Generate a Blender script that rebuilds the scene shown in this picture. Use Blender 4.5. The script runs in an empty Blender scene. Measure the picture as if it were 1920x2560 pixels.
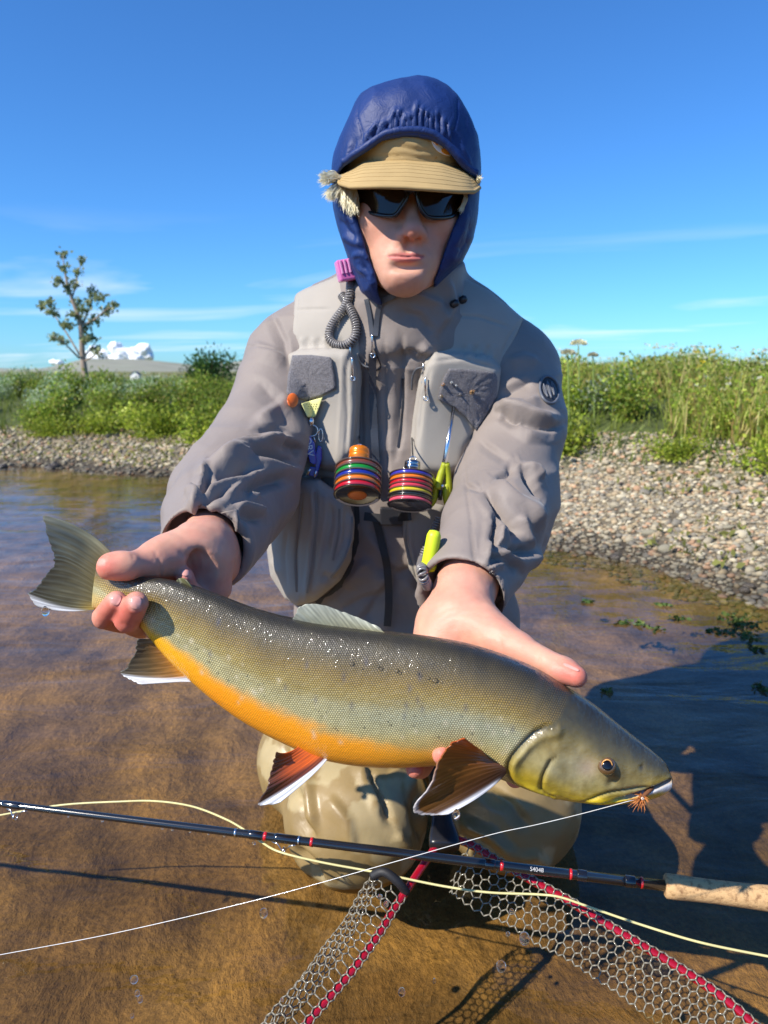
import bpy, bmesh, math, random
import numpy as np
from mathutils import Vector, Matrix
from mathutils.bvhtree import BVHTree

random.seed(7)
RNG = np.random.default_rng(7)
scene = bpy.context.scene
col = scene.collection

# ------------------------------------------------------------------ camera
CAM_H = 0.66
PITCH = math.radians(10.9)
FPX = 1848.0                       # focal length in photo pixels (1920 x 2560)
cam_d = bpy.data.cameras.new('camera')
cam_d.sensor_fit = 'VERTICAL'
cam_d.sensor_height = 36.0
cam_d.lens = 36.0 * FPX / 2560.0
cam_d.clip_start = 0.02
cam_d.clip_end = 9000.0
cam_d.dof.use_dof = True
cam_d.dof.focus_distance = 0.70
cam_d.dof.aperture_fstop = 9.5
cam = bpy.data.objects.new('camera', cam_d)
col.objects.link(cam)
cam.location = (0, 0, CAM_H)
cam.rotation_euler = (math.pi / 2 - PITCH, 0, 0)
scene.camera = cam

# ------------------------------------------------------------------ world, sun, exposure
SUN_TRAVEL = Vector((0.92, 0.64, -1.0)).normalized()      # direction the light travels
sun_dir = -SUN_TRAVEL
SUN_EL = math.asin(sun_dir.z)
SUN_ROT = math.atan2(sun_dir.x, sun_dir.y)
world = bpy.data.worlds.new('World')
scene.world = world
world.use_nodes = True
wn, wl = world.node_tree.nodes, world.node_tree.links
wn.clear()
w_out = wn.new('ShaderNodeOutputWorld')
w_bg = wn.new('ShaderNodeBackground')
w_bg.inputs['Strength'].default_value = 0.115
sky = wn.new('ShaderNodeTexSky')
sky.sky_type = 'NISHITA'
sky.sun_disc = False
sky.sun_elevation = SUN_EL
sky.sun_rotation = SUN_ROT
sky.altitude = 200.0
sky.air_density = 1.0
sky.dust_density = 0.2
sky.ozone_density = 5.5
# thin streaks of cirrus, laid out as a flat layer overhead so they draw out towards the horizon
tc = wn.new('ShaderNodeTexCoord')
sep = wn.new('ShaderNodeSeparateXYZ')
wl.new(tc.outputs['Generated'], sep.inputs[0])
def wmath(op, a, b=None):
    n = wn.new('ShaderNodeMath'); n.operation = op
    for i, v in enumerate((a, b)):
        if v is None: continue
        if isinstance(v, (int, float)): n.inputs[i].default_value = v
        else: wl.new(v, n.inputs[i])
    return n.outputs[0]
zz = wmath('ADD', wmath('MAXIMUM', sep.outputs['Z'], 0.0), 0.06)
cx = wmath('DIVIDE', sep.outputs['X'], zz)
cy = wmath('DIVIDE', sep.outputs['Y'], zz)
cmb = wn.new('ShaderNodeCombineXYZ')
wl.new(wmath('MULTIPLY', cx, 0.5), cmb.inputs[0])
wl.new(wmath('ADD', wmath('MULTIPLY', cy, 0.95), wmath('MULTIPLY', cx, 0.25)), cmb.inputs[1])
nz = wn.new('ShaderNodeTexNoise')
nz.inputs['Scale'].default_value = 0.62
nz.inputs['Detail'].default_value = 5
nz.inputs['Roughness'].default_value = 0.5
nz.inputs['Distortion'].default_value = 0.6
wl.new(cmb.outputs[0], nz.inputs['Vector'])
rp = wn.new('ShaderNodeValToRGB')
rp.color_ramp.elements[0].position = 0.52
rp.color_ramp.elements[1].position = 0.80
wl.new(nz.outputs[0], rp.inputs[0])
low = wn.new('ShaderNodeMapRange')
low.inputs['From Min'].default_value = 0.19
low.inputs['From Max'].default_value = 0.09
wl.new(sep.outputs['Z'], low.inputs['Value'])
fac = wmath('MULTIPLY', wmath('MULTIPLY', rp.outputs[0], low.outputs[0]), 0.75)
mixc = wn.new('ShaderNodeMix'); mixc.data_type = 'RGBA'
hsv = wn.new('ShaderNodeVectorMath'); hsv.operation = 'MULTIPLY'
wl.new(sky.outputs[0], hsv.inputs[0]); hsv.inputs[1].default_value = (0.40, 0.77, 1.12)
wl.new(fac, mixc.inputs[0])
wl.new(hsv.outputs[0], mixc.inputs[6])
mixc.inputs[7].default_value = (6.8, 7.2, 8.0, 1)
wl.new(mixc.outputs[2], w_bg.inputs['Color'])
wl.new(w_bg.outputs[0], w_out.inputs[0])

sun_d = bpy.data.lights.new('sun', 'SUN')
sun_d.energy = 4.8
sun_d.angle = math.radians(0.53)
sun_d.color = (1.0, 0.93, 0.82)
sun = bpy.data.objects.new('sun', sun_d)
col.objects.link(sun)
sun.location = (-3, -3, 5)
sun.rotation_euler = SUN_TRAVEL.to_track_quat('-Z', 'Y').to_euler()

vs = scene.view_settings
vs.view_transform = 'Standard'
vs.look = 'None'
vs.gamma = 1.0
vs.exposure = 0.55
vs.use_curve_mapping = False
scene.cycles.max_bounces = 10
scene.cycles.transparent_max_bounces = 16
scene.cycles.use_denoising = True
scene.cycles.caustics_reflective = False
scene.cycles.caustics_refractive = False
scene.cycles.sample_clamp_indirect = 6.0

# ------------------------------------------------------------------ pixel <-> world
CP, SP = math.cos(PITCH), math.sin(PITCH)
FWD = np.array((0, CP, -SP)); UP = np.array((0, SP, CP)); RT = np.array((1.0, 0, 0))
CAM = np.array((0, 0, CAM_H))
def raydir(u, v):
    return FWD + RT * ((u - 960) / FPX) + UP * ((1280 - v) / FPX)
def P(u, v, y):
    """point at forward distance y (metres) behind photo pixel u, v"""
    d = raydir(u, v)
    return CAM + d * (y / d[1])
def PZ(u, v, z):
    d = raydir(u, v)
    return CAM + d * ((z - CAM_H) / d[2])
def proj(p):
    q = np.asarray(p, float) - CAM
    dep = q @ FWD
    return 960 + FPX * (q @ RT) / dep, 1280 - FPX * (q @ UP) / dep, dep
def mpp(p):
    return float(((np.asarray(p) - CAM) @ FWD) / FPX)

# ------------------------------------------------------------------ noise
def _hash(ix, iy, iz, seed):
    h = (ix.astype(np.uint32) * np.uint32(374761393) + iy.astype(np.uint32) * np.uint32(668265263)
         + iz.astype(np.uint32) * np.uint32(2147483647) + np.uint32((seed * 974711) & 0xffffffff))
    h = (h ^ (h >> np.uint32(13))) * np.uint32(1274126177)
    h = h ^ (h >> np.uint32(16))
    return (h & np.uint32(0xffffff)).astype(np.float32) / np.float32(0xffffff)
def vnoise(p, seed=0):
    p = np.asarray(p, np.float32)
    f = np.floor(p); i = f.astype(np.int64); w = p - f
    w = w * w * (3 - 2 * w)
    o = 0
    for dx in (0, 1):
        for dy in (0, 1):
            for dz in (0, 1):
                wt = (w[:, 0] if dx else 1 - w[:, 0]) * (w[:, 1] if dy else 1 - w[:, 1]) * (w[:, 2] if dz else 1 - w[:, 2])
                o = o + wt * _hash(i[:, 0] + dx, i[:, 1] + dy, i[:, 2] + dz, seed)
    return o * 2 - 1
def fbm(p, octv=3, seed=0, gain=0.5):
    p = np.asarray(p, np.float32)
    a, s, o = 1.0, 0, 0
    for k in range(octv):
        o = o + a * vnoise(p * (2 ** k) + 17.3 * k, seed + k); s += a; a *= gain
    return o / s

# ------------------------------------------------------------------ implicit shapes
def cone(p, a, b, ra, rb):
    a = np.asarray(a, np.float32); b = np.asarray(b, np.float32)
    ab = b - a
    t = np.clip(((p - a) @ ab) / max(float(ab @ ab), 1e-9), 0, 1)
    d = p - a - t[:, None] * ab
    return np.sqrt((d * d).sum(1)) - (ra + (rb - ra) * t)
def ell(p, c, r, R=None):
    q = p - np.asarray(c, np.float32)
    if R is not None: q = q @ np.asarray(R, np.float32)
    r = np.asarray(r, np.float32)
    k0 = np.sqrt(((q / r) ** 2).sum(1)); k1 = np.sqrt(((q / (r * r)) ** 2).sum(1)) + 1e-6
    return k0 * (k0 - 1) / k1
def rbox(p, c, h, r, R=None):
    q = p - np.asarray(c, np.float32)
    if R is not None: q = q @ np.asarray(R, np.float32)
    q = np.abs(q) - (np.asarray(h, np.float32) - r)
    return np.sqrt((np.maximum(q, 0) ** 2).sum(1)) + np.minimum(q.max(1), 0) - r
def smin(a, b, k):
    h = np.clip(0.5 + 0.5 * (b - a) / k, 0, 1)
    return b + (a - b) * h - k * h * (1 - h)
def smax(a, b, k):
    return -smin(-a, -b, k)
def chain(p, pts, rad, k=0.006):
    d = None
    for i in range(len(pts) - 1):
        e = cone(p, pts[i], pts[i + 1], rad[i], rad[i + 1])
        d = e if d is None else np.minimum(d, e)
    return d
def poly2(uv, poly):
    """signed distance (px) to a closed polygon in pixel coordinates; negative inside"""
    u, v = uv
    P2 = np.asarray(poly, np.float32); n = len(P2)
    best = np.full(u.shape, 1e9, np.float32); ins = np.zeros(u.shape, bool)
    for i in range(n):
        a = P2[i]; b = P2[(i + 1) % n]; e = b - a
        wu, wv = u - a[0], v - a[1]
        t = np.clip((wu * e[0] + wv * e[1]) / max(float(e @ e), 1e-6), 0, 1)
        best = np.minimum(best, (wu - e[0] * t) ** 2 + (wv - e[1] * t) ** 2)
        c = (a[1] <= v) != (b[1] <= v)
        if abs(e[1]) > 1e-6:
            ins ^= c & (u < a[0] + (v - a[1]) * e[0] / e[1])
    d = np.sqrt(best)
    return np.where(ins, -d, d)
def cone_poly(p, poly, dep0=None):
    """the solid seen inside a pixel polygon, as a distance in metres"""
    u, v, dep = proj(p)
    dep = np.maximum(dep, 0.1)
    return (poly2((u, v), poly) * dep / FPX).astype(np.float32)

_C8 = np.array([[i, j, k] for i in (0, 1) for j in (0, 1) for k in (0, 1)], np.int64)
_E12 = [(a, b) for a in range(8) for b in range(a + 1, 8) if np.abs(_C8[a] - _C8[b]).sum() == 1]
def sdf_mesh(f, lo, hi, res, levels=4, safe=1.35):
    """surface nets on a sparse grid refined only near the surface"""
    lo = np.asarray(lo, float); hi = np.asarray(hi, float)
    size = res * 2 ** levels
    n = np.ceil((hi - lo) / size).astype(int)
    cells = np.stack(np.meshgrid(*[np.arange(m) for m in n], indexing='ij'), -1).reshape(-1, 3).astype(np.int64)
    for L in range(levels + 1):
        d = f((lo + (cells + 0.5) * size).astype(np.float32))
        cells = cells[np.abs(d) < size * 0.87 * safe]
        if L < levels:
            cells = (cells[:, None, :] * 2 + _C8[None]).reshape(-1, 3); size /= 2
    M = 1 << 20
    key = lambda c: (c[..., 0] * M + c[..., 1]) * M + c[..., 2]
    cells = cells[np.argsort(key(cells))]
    ck = key(cells)
    cor = cells[:, None, :] + _C8[None]
    uk, inv = np.unique(key(cor).reshape(-1), return_inverse=True)
    pts = np.stack([uk // (M * M), (uk // M) % M, uk % M], -1)
    val = f((lo + pts * res).astype(np.float32))
    cv = val[inv.reshape(-1, 8)]
    neg = cv < 0
    act = neg.any(1) & ~neg.all(1)
    cells, ck, cv, neg = cells[act], ck[act], cv[act], neg[act]
    acc = np.zeros((len(cells), 3)); cnt = np.zeros(len(cells))
    for a, b in _E12:
        m = neg[:, a] != neg[:, b]
        t = (cv[m, a] / (cv[m, a] - cv[m, b]))[:, None]
        acc[m] += _C8[a] + t * (_C8[b] - _C8[a]); cnt[m] += 1
    V = lo + (cells + acc / cnt[:, None]) * res
    F = []
    for ax in range(3):
        c1 = {0: 4, 1: 2, 2: 1}[ax]
        m = neg[:, 0] != neg[:, c1]
        base = cells[m]
        o1 = np.zeros(3, np.int64); o2 = np.zeros(3, np.int64)
        o1[(ax + 1) % 3] = 1; o2[(ax + 2) % 3] = 1
        quad = []; ok = np.ones(len(base), bool)
        for off in (0 * o1, o1, o1 + o2, o2):
            kk = key(base - off)
            ix = np.searchsorted(ck, kk); ix = np.minimum(ix, len(ck) - 1)
            ok &= ck[ix] == kk
            quad.append(ix)
        q = np.stack(quad, -1)
        fl = ~neg[m, 0]
        q[fl] = q[fl][:, ::-1]
        F.append(q[ok])
    return V, np.concatenate(F)

# ------------------------------------------------------------------ mesh objects
def setp(o, label=None, cat=None, group=None, kind=None):
    if label: o['label'] = label
    if cat: o['category'] = cat
    if group: o['group'] = group
    if kind: o['kind'] = kind
    return o
def mk(name, V, F, mat=None, parent=None, smooth=True, vcol=None, uv=None, mats=None, fmat=None):
    """one mesh object from arrays; F an (n,4)/(n,3) array or a list of index lists"""
    me = bpy.data.meshes.new(name)
    V = np.asarray(V, np.float32)
    if isinstance(F, np.ndarray):
        F = F.astype(np.int32); k = F.shape[1]
        me.vertices.add(len(V)); me.vertices.foreach_set('co', V.reshape(-1))
        me.loops.add(F.size); me.loops.foreach_set('vertex_index', F.reshape(-1))
        me.polygons.add(len(F))
        me.polygons.foreach_set('loop_start', np.arange(0, F.size, k, dtype=np.int32))
        me.polygons.foreach_set('loop_total', np.full(len(F), k, np.int32))
        me.update(calc_edges=True)
        me.validate()
    else:
        me.from_pydata(V.tolist(), [], F); me.update()
    if smooth:
        me.polygons.foreach_set('use_smooth', np.ones(len(me.polygons), bool))
    if vcol is not None:
        vc = np.asarray(vcol, np.float32)
        if vc.shape[1] == 3: vc = np.concatenate([vc, np.ones((len(vc), 1), np.float32)], 1)
        at = me.color_attributes.new('Col', 'FLOAT_COLOR', 'POINT')
        at.data.foreach_set('color', vc.reshape(-1))
    if uv is not None:
        li = np.empty(len(me.loops), np.int32); me.loops.foreach_get('vertex_index', li)
        ul = me.uv_layers.new(name='UVMap')
        ul.data.foreach_set('uv', np.asarray(uv, np.float32)[li].reshape(-1))
    o = bpy.data.objects.new(name, me)
    col.objects.link(o)
    if mats:
        for m in mats: me.materials.append(m)
        if fmat is not None: me.polygons.foreach_set('material_index', np.asarray(fmat, np.int32))
    elif mat: me.materials.append(mat)
    if parent is not None: o.parent = parent
    return o
def empty(name, loc=(0, 0, 0)):
    o = bpy.data.objects.new(name, None); col.objects.link(o); o.location = loc
    o.empty_display_size = 0.02
    return o
def under(parts, root):
    """parent meshes built in world space under a root that stands elsewhere"""
    inv = Matrix.Translation(-Vector(root.location))
    for o in parts:
        o.parent = root; o.matrix_parent_inverse = inv
def normals(V, F):
    V = np.asarray(V, float)
    a, b, c = V[F[:, 0]], V[F[:, 1]], V[F[:, 2]]
    n = np.cross(b - a, c - a)
    if F.shape[1] == 4: n = n + np.cross(c - a, V[F[:, 3]] - a)
    N = np.zeros_like(V)
    for k in range(F.shape[1]): np.add.at(N, F[:, k], n)
    return N / np.maximum(np.linalg.norm(N, axis=1), 1e-12)[:, None]
def relax(V, F, it=2, w=0.5):
    V = np.asarray(V, float).copy()
    e = np.concatenate([F[:, [i, (i + 1) % F.shape[1]]] for i in range(F.shape[1])])
    deg = np.zeros(len(V)); np.add.at(deg, e[:, 0], 1); np.add.at(deg, e[:, 1], 1)
    for _ in range(it):
        s = np.zeros_like(V); np.add.at(s, e[:, 0], V[e[:, 1]]); np.add.at(s, e[:, 1], V[e[:, 0]])
        V += w * (s / np.maximum(deg, 1)[:, None] - V)
    return V
def polydist(u, v, line):
    """distance to a polyline and arc parameter 0..1"""
    L = np.asarray(line, float)
    seg = np.linalg.norm(np.diff(L, axis=0), axis=1); tot = seg.sum(); s0 = 0
    best = np.full(u.shape, 1e9); par = np.zeros(u.shape); side = np.zeros(u.shape)
    for i in range(len(L) - 1):
        a, b = L[i], L[i + 1]; e = b - a
        wu, wv = u - a[0], v - a[1]
        t = np.clip((wu * e[0] + wv * e[1]) / max(e @ e, 1e-9), 0, 1)
        d = np.hypot(wu - e[0] * t, wv - e[1] * t)
        m = d < best
        best = np.where(m, d, best); par = np.where(m, (s0 + t * seg[i]) / tot, par)
        side = np.where(m, np.sign(e[0] * wv - e[1] * wu), side)
        s0 += seg[i]
    return best, par, side
def folds(V, F, lines, ymax=9, face=0.05):
    """raise (amp > 0) or press in (amp < 0) ridges of cloth along lines; width in pixels, amplitude in mm"""
    N = normals(V, F)
    u, v, dep = proj(V)
    toc = CAM - V; toc /= np.linalg.norm(toc, axis=1)[:, None]
    fac = np.clip(((N * toc).sum(1) - face) / 0.25 + 0.35, 0, 1) * (V[:, 1] < ymax)
    add = np.zeros(len(V))
    for ln in lines:
        pts, amp, wid = ln[0], ln[1], ln[2]
        lo = np.min(pts, 0) - 4 * wid; hi = np.max(pts, 0) + 4 * wid
        m = (u > lo[0]) & (u < hi[0]) & (v > lo[1]) & (v < hi[1]) & (fac > 0)
        if not m.any(): continue
        d, t, sd = polydist(u[m], v[m], pts)
        w = wid * np.where(sd > 0, 1.5, 0.75) if len(ln) > 3 else wid
        rr = d / (1.9 * w)
        add[m] += amp * 0.001 * np.clip(1.05 - np.sqrt(rr * rr + .012), 0, 1) ** 1.25 * np.clip(np.sin(np.pi * np.clip(t * 0.9 + 0.05, 0, 1)) * 1.6, 0, 1)
    return V + N * (add * fac)[:, None]

def catmull(pts, n):
    """n points along a smooth curve through pts"""
    P_ = np.asarray(pts, float)
    if len(P_) == 2:
        t = np.linspace(0, 1, n)[:, None]; return P_[0] * (1 - t) + P_[1] * t
    ext = np.concatenate([[2 * P_[0] - P_[1]], P_, [2 * P_[-1] - P_[-2]]])
    t = np.linspace(0, len(P_) - 1, n); i = np.minimum(t.astype(int), len(P_) - 2); f = (t - i)[:, None]
    a, b, c, d = ext[i], ext[i + 1], ext[i + 2], ext[i + 3]
    return 0.5 * ((2 * b) + (c - a) * f + (2 * a - 5 * b + 4 * c - d) * f ** 2 + (3 * b - a - 3 * c + d) * f ** 3)
def tube_vf(pts, rad, n=10, caps=True, closed=False):
    """vertices and faces of a tube along pts (m,3) with radius rad (scalar or per point)"""
    pts = np.asarray(pts, float); m = len(pts)
    rad = np.broadcast_to(np.asarray(rad, float), (m,))
    tan = np.gradient(pts, axis=0) if not closed else (np.roll(pts, -1, 0) - np.roll(pts, 1, 0))
    tan /= np.maximum(np.linalg.norm(tan, axis=1), 1e-12)[:, None]
    ref = np.array((0, 0, 1.0)) if abs(tan[0, 2]) < 0.9 else np.array((1.0, 0, 0))
    nn = np.cross(tan[0], ref); nn /= np.linalg.norm(nn)
    V = []; ang = np.linspace(0, 2 * np.pi, n, endpoint=False)
    for i in range(m):
        nn = nn - tan[i] * (nn @ tan[i]); nn /= max(np.linalg.norm(nn), 1e-12)
        bb = np.cross(tan[i], nn)
        V.append(pts[i] + rad[i] * (np.cos(ang)[:, None] * nn + np.sin(ang)[:, None] * bb))
    V = np.concatenate(V)
    F = []
    for i in range(m if closed else m - 1):
        j = (i + 1) % m
        for k in range(n):
            F.append([i * n + k, i * n + (k + 1) % n, j * n + (k + 1) % n, j * n + k])
    if caps and not closed:
        F.append(list(range(n))[::-1]); F.append([(m - 1) * n + k for k in range(n)])
    return V, F
def tube(name, pts, rad, mat, parent=None, n=10, closed=False, smooth=True):
    V, F = tube_vf(pts, rad, n, True, closed)
    return mk(name, V, F, mat, parent, smooth)
class MB:
    """collects shapes of ONE part"""
    def __init__(self): self.V, self.F, self.n = [], [], 0
    def add(self, V, F):
        self.V.append(np.asarray(V, float)); self.F += [[i + self.n for i in f] for f in (F.tolist() if isinstance(F, np.ndarray) else F)]
        self.n += len(V); return self
    def tube(self, pts, rad, n=8, closed=False): return self.add(*tube_vf(pts, rad, n, True, closed))
    def build(self, name, mat, parent=None, smooth=True): return mk(name, np.concatenate(self.V), self.F, mat, parent, smooth)
def lathe_vf(prof, axis_o, axis_d, n=32):
    """prof: list of (height, radius) turned about an axis"""
    d = np.asarray(axis_d, float); d /= np.linalg.norm(d)
    ref = np.array((0, 0, 1.0)) if abs(d[2]) < 0.9 else np.array((0, 1.0, 0))
    a = np.cross(d, ref); a /= np.linalg.norm(a); b = np.cross(d, a)
    ang = np.linspace(0, 2 * np.pi, n, endpoint=False)
    V = []
    for h, r in prof:
        V.append(np.asarray(axis_o) + d * h + r * (np.cos(ang)[:, None] * a + np.sin(ang)[:, None] * b))
    V = np.concatenate(V); F = []
    for i in range(len(prof) - 1):
        for k in range(n):
            F.append([i * n + k, i * n + (k + 1) % n, (i + 1) * n + (k + 1) % n, (i + 1) * n + k])
    F.append(list(range(n))[::-1]); F.append([(len(prof) - 1) * n + k for k in range(n)])
    return V, F
def lathe(name, prof, o, d, mat, parent=None, n=32):
    V, F = lathe_vf(prof, o, d, n)
    ob = mk(name, V, F, mat, parent, True)
    return ob

# ------------------------------------------------------------------ materials
def new_mat(name):
    m = bpy.data.materials.new(name); m.use_nodes = True
    nt = m.node_tree; bs = nt.nodes['Principled BSDF']
    return m, nt, bs
def nd(nt, t, **kw):
    n = nt.nodes.new(t)
    for k, v in kw.items():
        if k in n.inputs.keys(): n.inputs[k].default_value = v
        else: setattr(n, k, v)
    return n
def material(name, rgb=(.5, .5, .5), rough=0.6, metal=0.0, attr=False, var=0.12, vscale=40.0, bump=0.0, bscale=300.0,
             spec=0.5, coat=0.0, sss=0.0, sheen=0.0, bdist=0.001, wet=None, crease=0.0, cscale=40.0):
    """plain surface: a colour (or the mesh's own colours), varied by noise, with fine relief"""
    m, nt, bs = new_mat(name); L = nt.links
    g = nd(nt, 'ShaderNodeTexCoord')
    nz = nd(nt, 'ShaderNodeTexNoise', Scale=vscale, Detail=4.0)
    L.new(g.outputs['Object'], nz.inputs['Vector'])
    mr = nd(nt, 'ShaderNodeMapRange'); mr.inputs['From Min'].default_value = .25; mr.inputs['From Max'].default_value = .75
    mr.inputs['To Min'].default_value = 1 - var; mr.inputs['To Max'].default_value = 1 + var
    L.new(nz.outputs[0], mr.inputs['Value'])
    mx = nd(nt, 'ShaderNodeMix', data_type='RGBA', blend_type='MULTIPLY'); mx.inputs[0].default_value = 1
    if attr:
        at = nd(nt, 'ShaderNodeVertexColor', layer_name='Col'); L.new(at.outputs[0], mx.inputs[6])
    else: mx.inputs[6].default_value = (*rgb, 1)
    L.new(mr.outputs[0], mx.inputs[7])
    L.new(mx.outputs[2], bs.inputs['Base Color'])
    bs.inputs['Roughness'].default_value = rough; bs.inputs['Metallic'].default_value = metal
    bs.inputs['Specular IOR Level'].default_value = spec
    bs.inputs['Coat Weight'].default_value = coat; bs.inputs['Coat Roughness'].default_value = 0.08
    bs.inputs['Sheen Weight'].default_value = sheen
    if sss:
        bs.inputs['Subsurface Weight'].default_value = sss
        bs.inputs['Subsurface Radius'].default_value = (1.0, 0.35, 0.2); bs.inputs['Subsurface Scale'].default_value = 0.004
    if crease:
        cz = nd(nt, 'ShaderNodeTexNoise', Scale=cscale, Detail=3.0, Roughness=.55, Distortion=1.2); L.new(g.outputs['Object'], cz.inputs['Vector'])
        cbp = nd(nt, 'ShaderNodeBump', Strength=crease, Distance=.004); L.new(cz.outputs[0], cbp.inputs['Height'])
    if bump:
        b2 = nd(nt, 'ShaderNodeTexNoise', Scale=bscale, Detail=3.0)
        L.new(g.outputs['Object'], b2.inputs['Vector'])
        bp = nd(nt, 'ShaderNodeBump', Strength=bump, Distance=bdist)
        if crease: L.new(cbp.outputs[0], bp.inputs['Normal'])
        L.new(b2.outputs[0], bp.inputs['Height']); L.new(bp.outputs[0], bs.inputs['Normal'])
    if wet is not None:
        wz = nd(nt, 'ShaderNodeTexNoise', Scale=wet[0], Detail=3.0)
        L.new(g.outputs['Object'], wz.inputs['Vector'])
        wr = nd(nt, 'ShaderNodeMapRange'); wr.inputs['From Min'].default_value = .42; wr.inputs['From Max'].default_value = .6
        wr.inputs['To Min'].default_value = wet[1]; wr.inputs['To Max'].default_value = rough
        L.new(wz.outputs[0], wr.inputs['Value']); L.new(wr.outputs[0], bs.inputs['Roughness'])
    return m
def srgb(r, g, b):
    f = lambda c: (c / 12.92 if c <= .04045 else ((c + .055) / 1.055) ** 2.4)
    return tuple(f(x / 255) for x in (r, g, b))
def S(*c): return np.array(srgb(*c), np.float32)
# ================================================================== SETTING
shore_px = [(0, 1168), (169, 1169), (274, 1183), (380, 1189), (464, 1195)]
shore_px2 = [(1355, 1372), (1440, 1380), (1560, 1402), (1650, 1431), (1760, 1462), (1850, 1484), (1920, 1508)]
_s = [(-60, 16), (-15, 7.2), (-6, 5.7)] + [tuple(PZ(*q, 0)[:2]) for q in shore_px] + [(-0.5, 3.95), (0.15, 3.25)] \
     + [tuple(PZ(*q, 0)[:2]) for q in shore_px2] + [(1.6, 1.55), (2.6, 0.5), (5, -2.5), (12, -9)]
SHORE = np.array(_s)
def shore_d(x, y):
    """metres inland (+) or out over the water (-)"""
    d, t, sd = polydist(np.asarray(x, float), np.asarray(y, float), SHORE)
    return d * np.where(sd > 0, 1, -1)
def smooth(a, b, x):
    t = np.clip((x - a) / (b - a), 0, 1); return t * t * (3 - 2 * t)
def ground_z(x, y):
    x = np.asarray(x, float); y = np.asarray(y, float)
    d = shore_d(x, y)
    p = np.stack([x, y, 0 * x], -1)
    n1 = fbm(p * 1.7, 3, 3); n2 = fbm(p * 9.0, 3, 5)
    rt = smooth(-0.5, 1.2, x)                                      # the right-hand bank is higher
    z = np.where(d < 0, -0.135 * (1 - np.exp(np.minimum(d, 0) / 0.55)) - 0.006, np.minimum(d, 1.0) * (0.19 + 0.03 * rt))
    z = z + smooth(0.75, 1.9, d) * (0.17 + 0.10 * rt) + smooth(1.9, 5.0, d) * (0.05 + 0.10 * rt)
    z = z + np.where(d < 0, 0.016 * n1 + 0.016 * n2, 0.03 * n1 * smooth(0, .6, d) + 0.008 * n2)
    far = np.clip(y - 12, 0, 190)
    z = z - far * 0.0118 * (1 - 0.9 * smooth(3, 25, x))
    z = z + 0.5 * fbm(p * 0.05, 3, 9) * smooth(20, 60, y)
    return z

def graded(lo, hi, step, outer, grow=1.22):
    a = list(np.arange(lo, hi + 1e-6, step)); s = step
    while a[-1] < outer:
        s *= grow; a.append(a[-1] + s)
    b = [a[0]]; s = step
    while b[-1] > -outer:
        s *= grow; b.append(b[-1] - s)
    return np.array(b[1:][::-1] + a)
gx = graded(-2.8, 2.8, 0.025, 4500)
gy = graded(0.25, 6.2, 0.025, 4500); gy = gy[gy > -40]
GX, GY = np.meshgrid(gx, gy, indexing='xy')
gz = ground_z(GX.ravel(), GY.ravel())
GV = np.stack([GX.ravel(), GY.ravel(), gz], -1)
ny_, nx_ = GX.shape
ii = (np.arange(ny_ - 1)[:, None] * nx_ + np.arange(nx_ - 1)[None]).ravel()
GF = np.stack([ii, ii + 1, ii + nx_ + 1, ii + nx_], -1)

def ground_material():
    m, nt, bs = new_mat('ground'); L = nt.links
    at = nd(nt, 'ShaderNodeVertexColor', layer_name='Col')
    g = nd(nt, 'ShaderNodeTexCoord')
    mp = nd(nt, 'ShaderNodeMapping'); mp.inputs['Rotation'].default_value = (0, 0, 0.55); mp.inputs['Scale'].default_value = (1.0, 0.62, 1)
    L.new(g.outputs['Object'], mp.inputs['Vector'])
    n1 = nd(nt, 'ShaderNodeTexNoise', Scale=9.0, Detail=9.0, Roughness=0.66, Distortion=0.25)
    L.new(mp.outputs[0], n1.inputs['Vector'])
    r1 = nd(nt, 'ShaderNodeValToRGB')
    e = r1.color_ramp.elements
    e[0].position = .30; e[0].color = (.36, .34, .30, 1)
    e[1].position = .72; e[1].color = (1.45, 1.38, 1.15, 1)
    k = e.new(.52); k.color = (.98, .96, .92, 1)
    L.new(n1.outputs[0], r1.inputs[0])
    n2 = nd(nt, 'ShaderNodeTexNoise', Scale=110.0, Detail=4.0, Roughness=0.7)
    L.new(g.outputs['Object'], n2.inputs['Vector'])
    mr = nd(nt, 'ShaderNodeMapRange'); mr.inputs['From Min'].default_value = .3; mr.inputs['From Max'].default_value = .7
    mr.inputs['To Min'].default_value = .62; mr.inputs['To Max'].default_value = 1.38
    L.new(n2.outputs[0], mr.inputs['Value'])
    a = nd(nt, 'ShaderNodeMix', data_type='RGBA', blend_type='MULTIPLY'); a.inputs[0].default_value = 1
    b = nd(nt, 'ShaderNodeMix', data_type='RGBA', blend_type='MULTIPLY'); b.inputs[0].default_value = 1
    L.new(at.outputs[0], a.inputs[6]); L.new(r1.outputs[0], a.inputs[7])
    L.new(a.outputs[2], b.inputs[6]); L.new(mr.outputs[0], b.inputs[7])
    L.new(b.outputs[2], bs.inputs['Base Color'])
    bs.inputs['Roughness'].default_value = .9
    bp = nd(nt, 'ShaderNodeBump', Strength=.9, Distance=.035)
    L.new(n1.outputs[0], bp.inputs['Height'])
    bp2 = nd(nt, 'ShaderNodeBump', Strength=.5, Distance=.003)
    L.new(n2.outputs[0], bp2.inputs['Height']); L.new(bp.outputs[0], bp2.inputs['Normal'])
    L.new(bp2.outputs[0], bs.inputs['Normal'])
    return m
dS = shore_d(GV[:, 0], GV[:, 1])
pn = fbm(GV * np.array([1.3, 1.3, 0]), 3, 11); pn2 = fbm(GV * np.array([4, 4, 0]), 3, 12)
c_bed = S(128, 102, 62); c_bed2 = S(128, 108, 88); c_wet = S(70, 62, 50); c_grv = S(132, 122, 104); c_soil = S(72, 84, 38); c_field = S(112, 116, 56)
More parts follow.
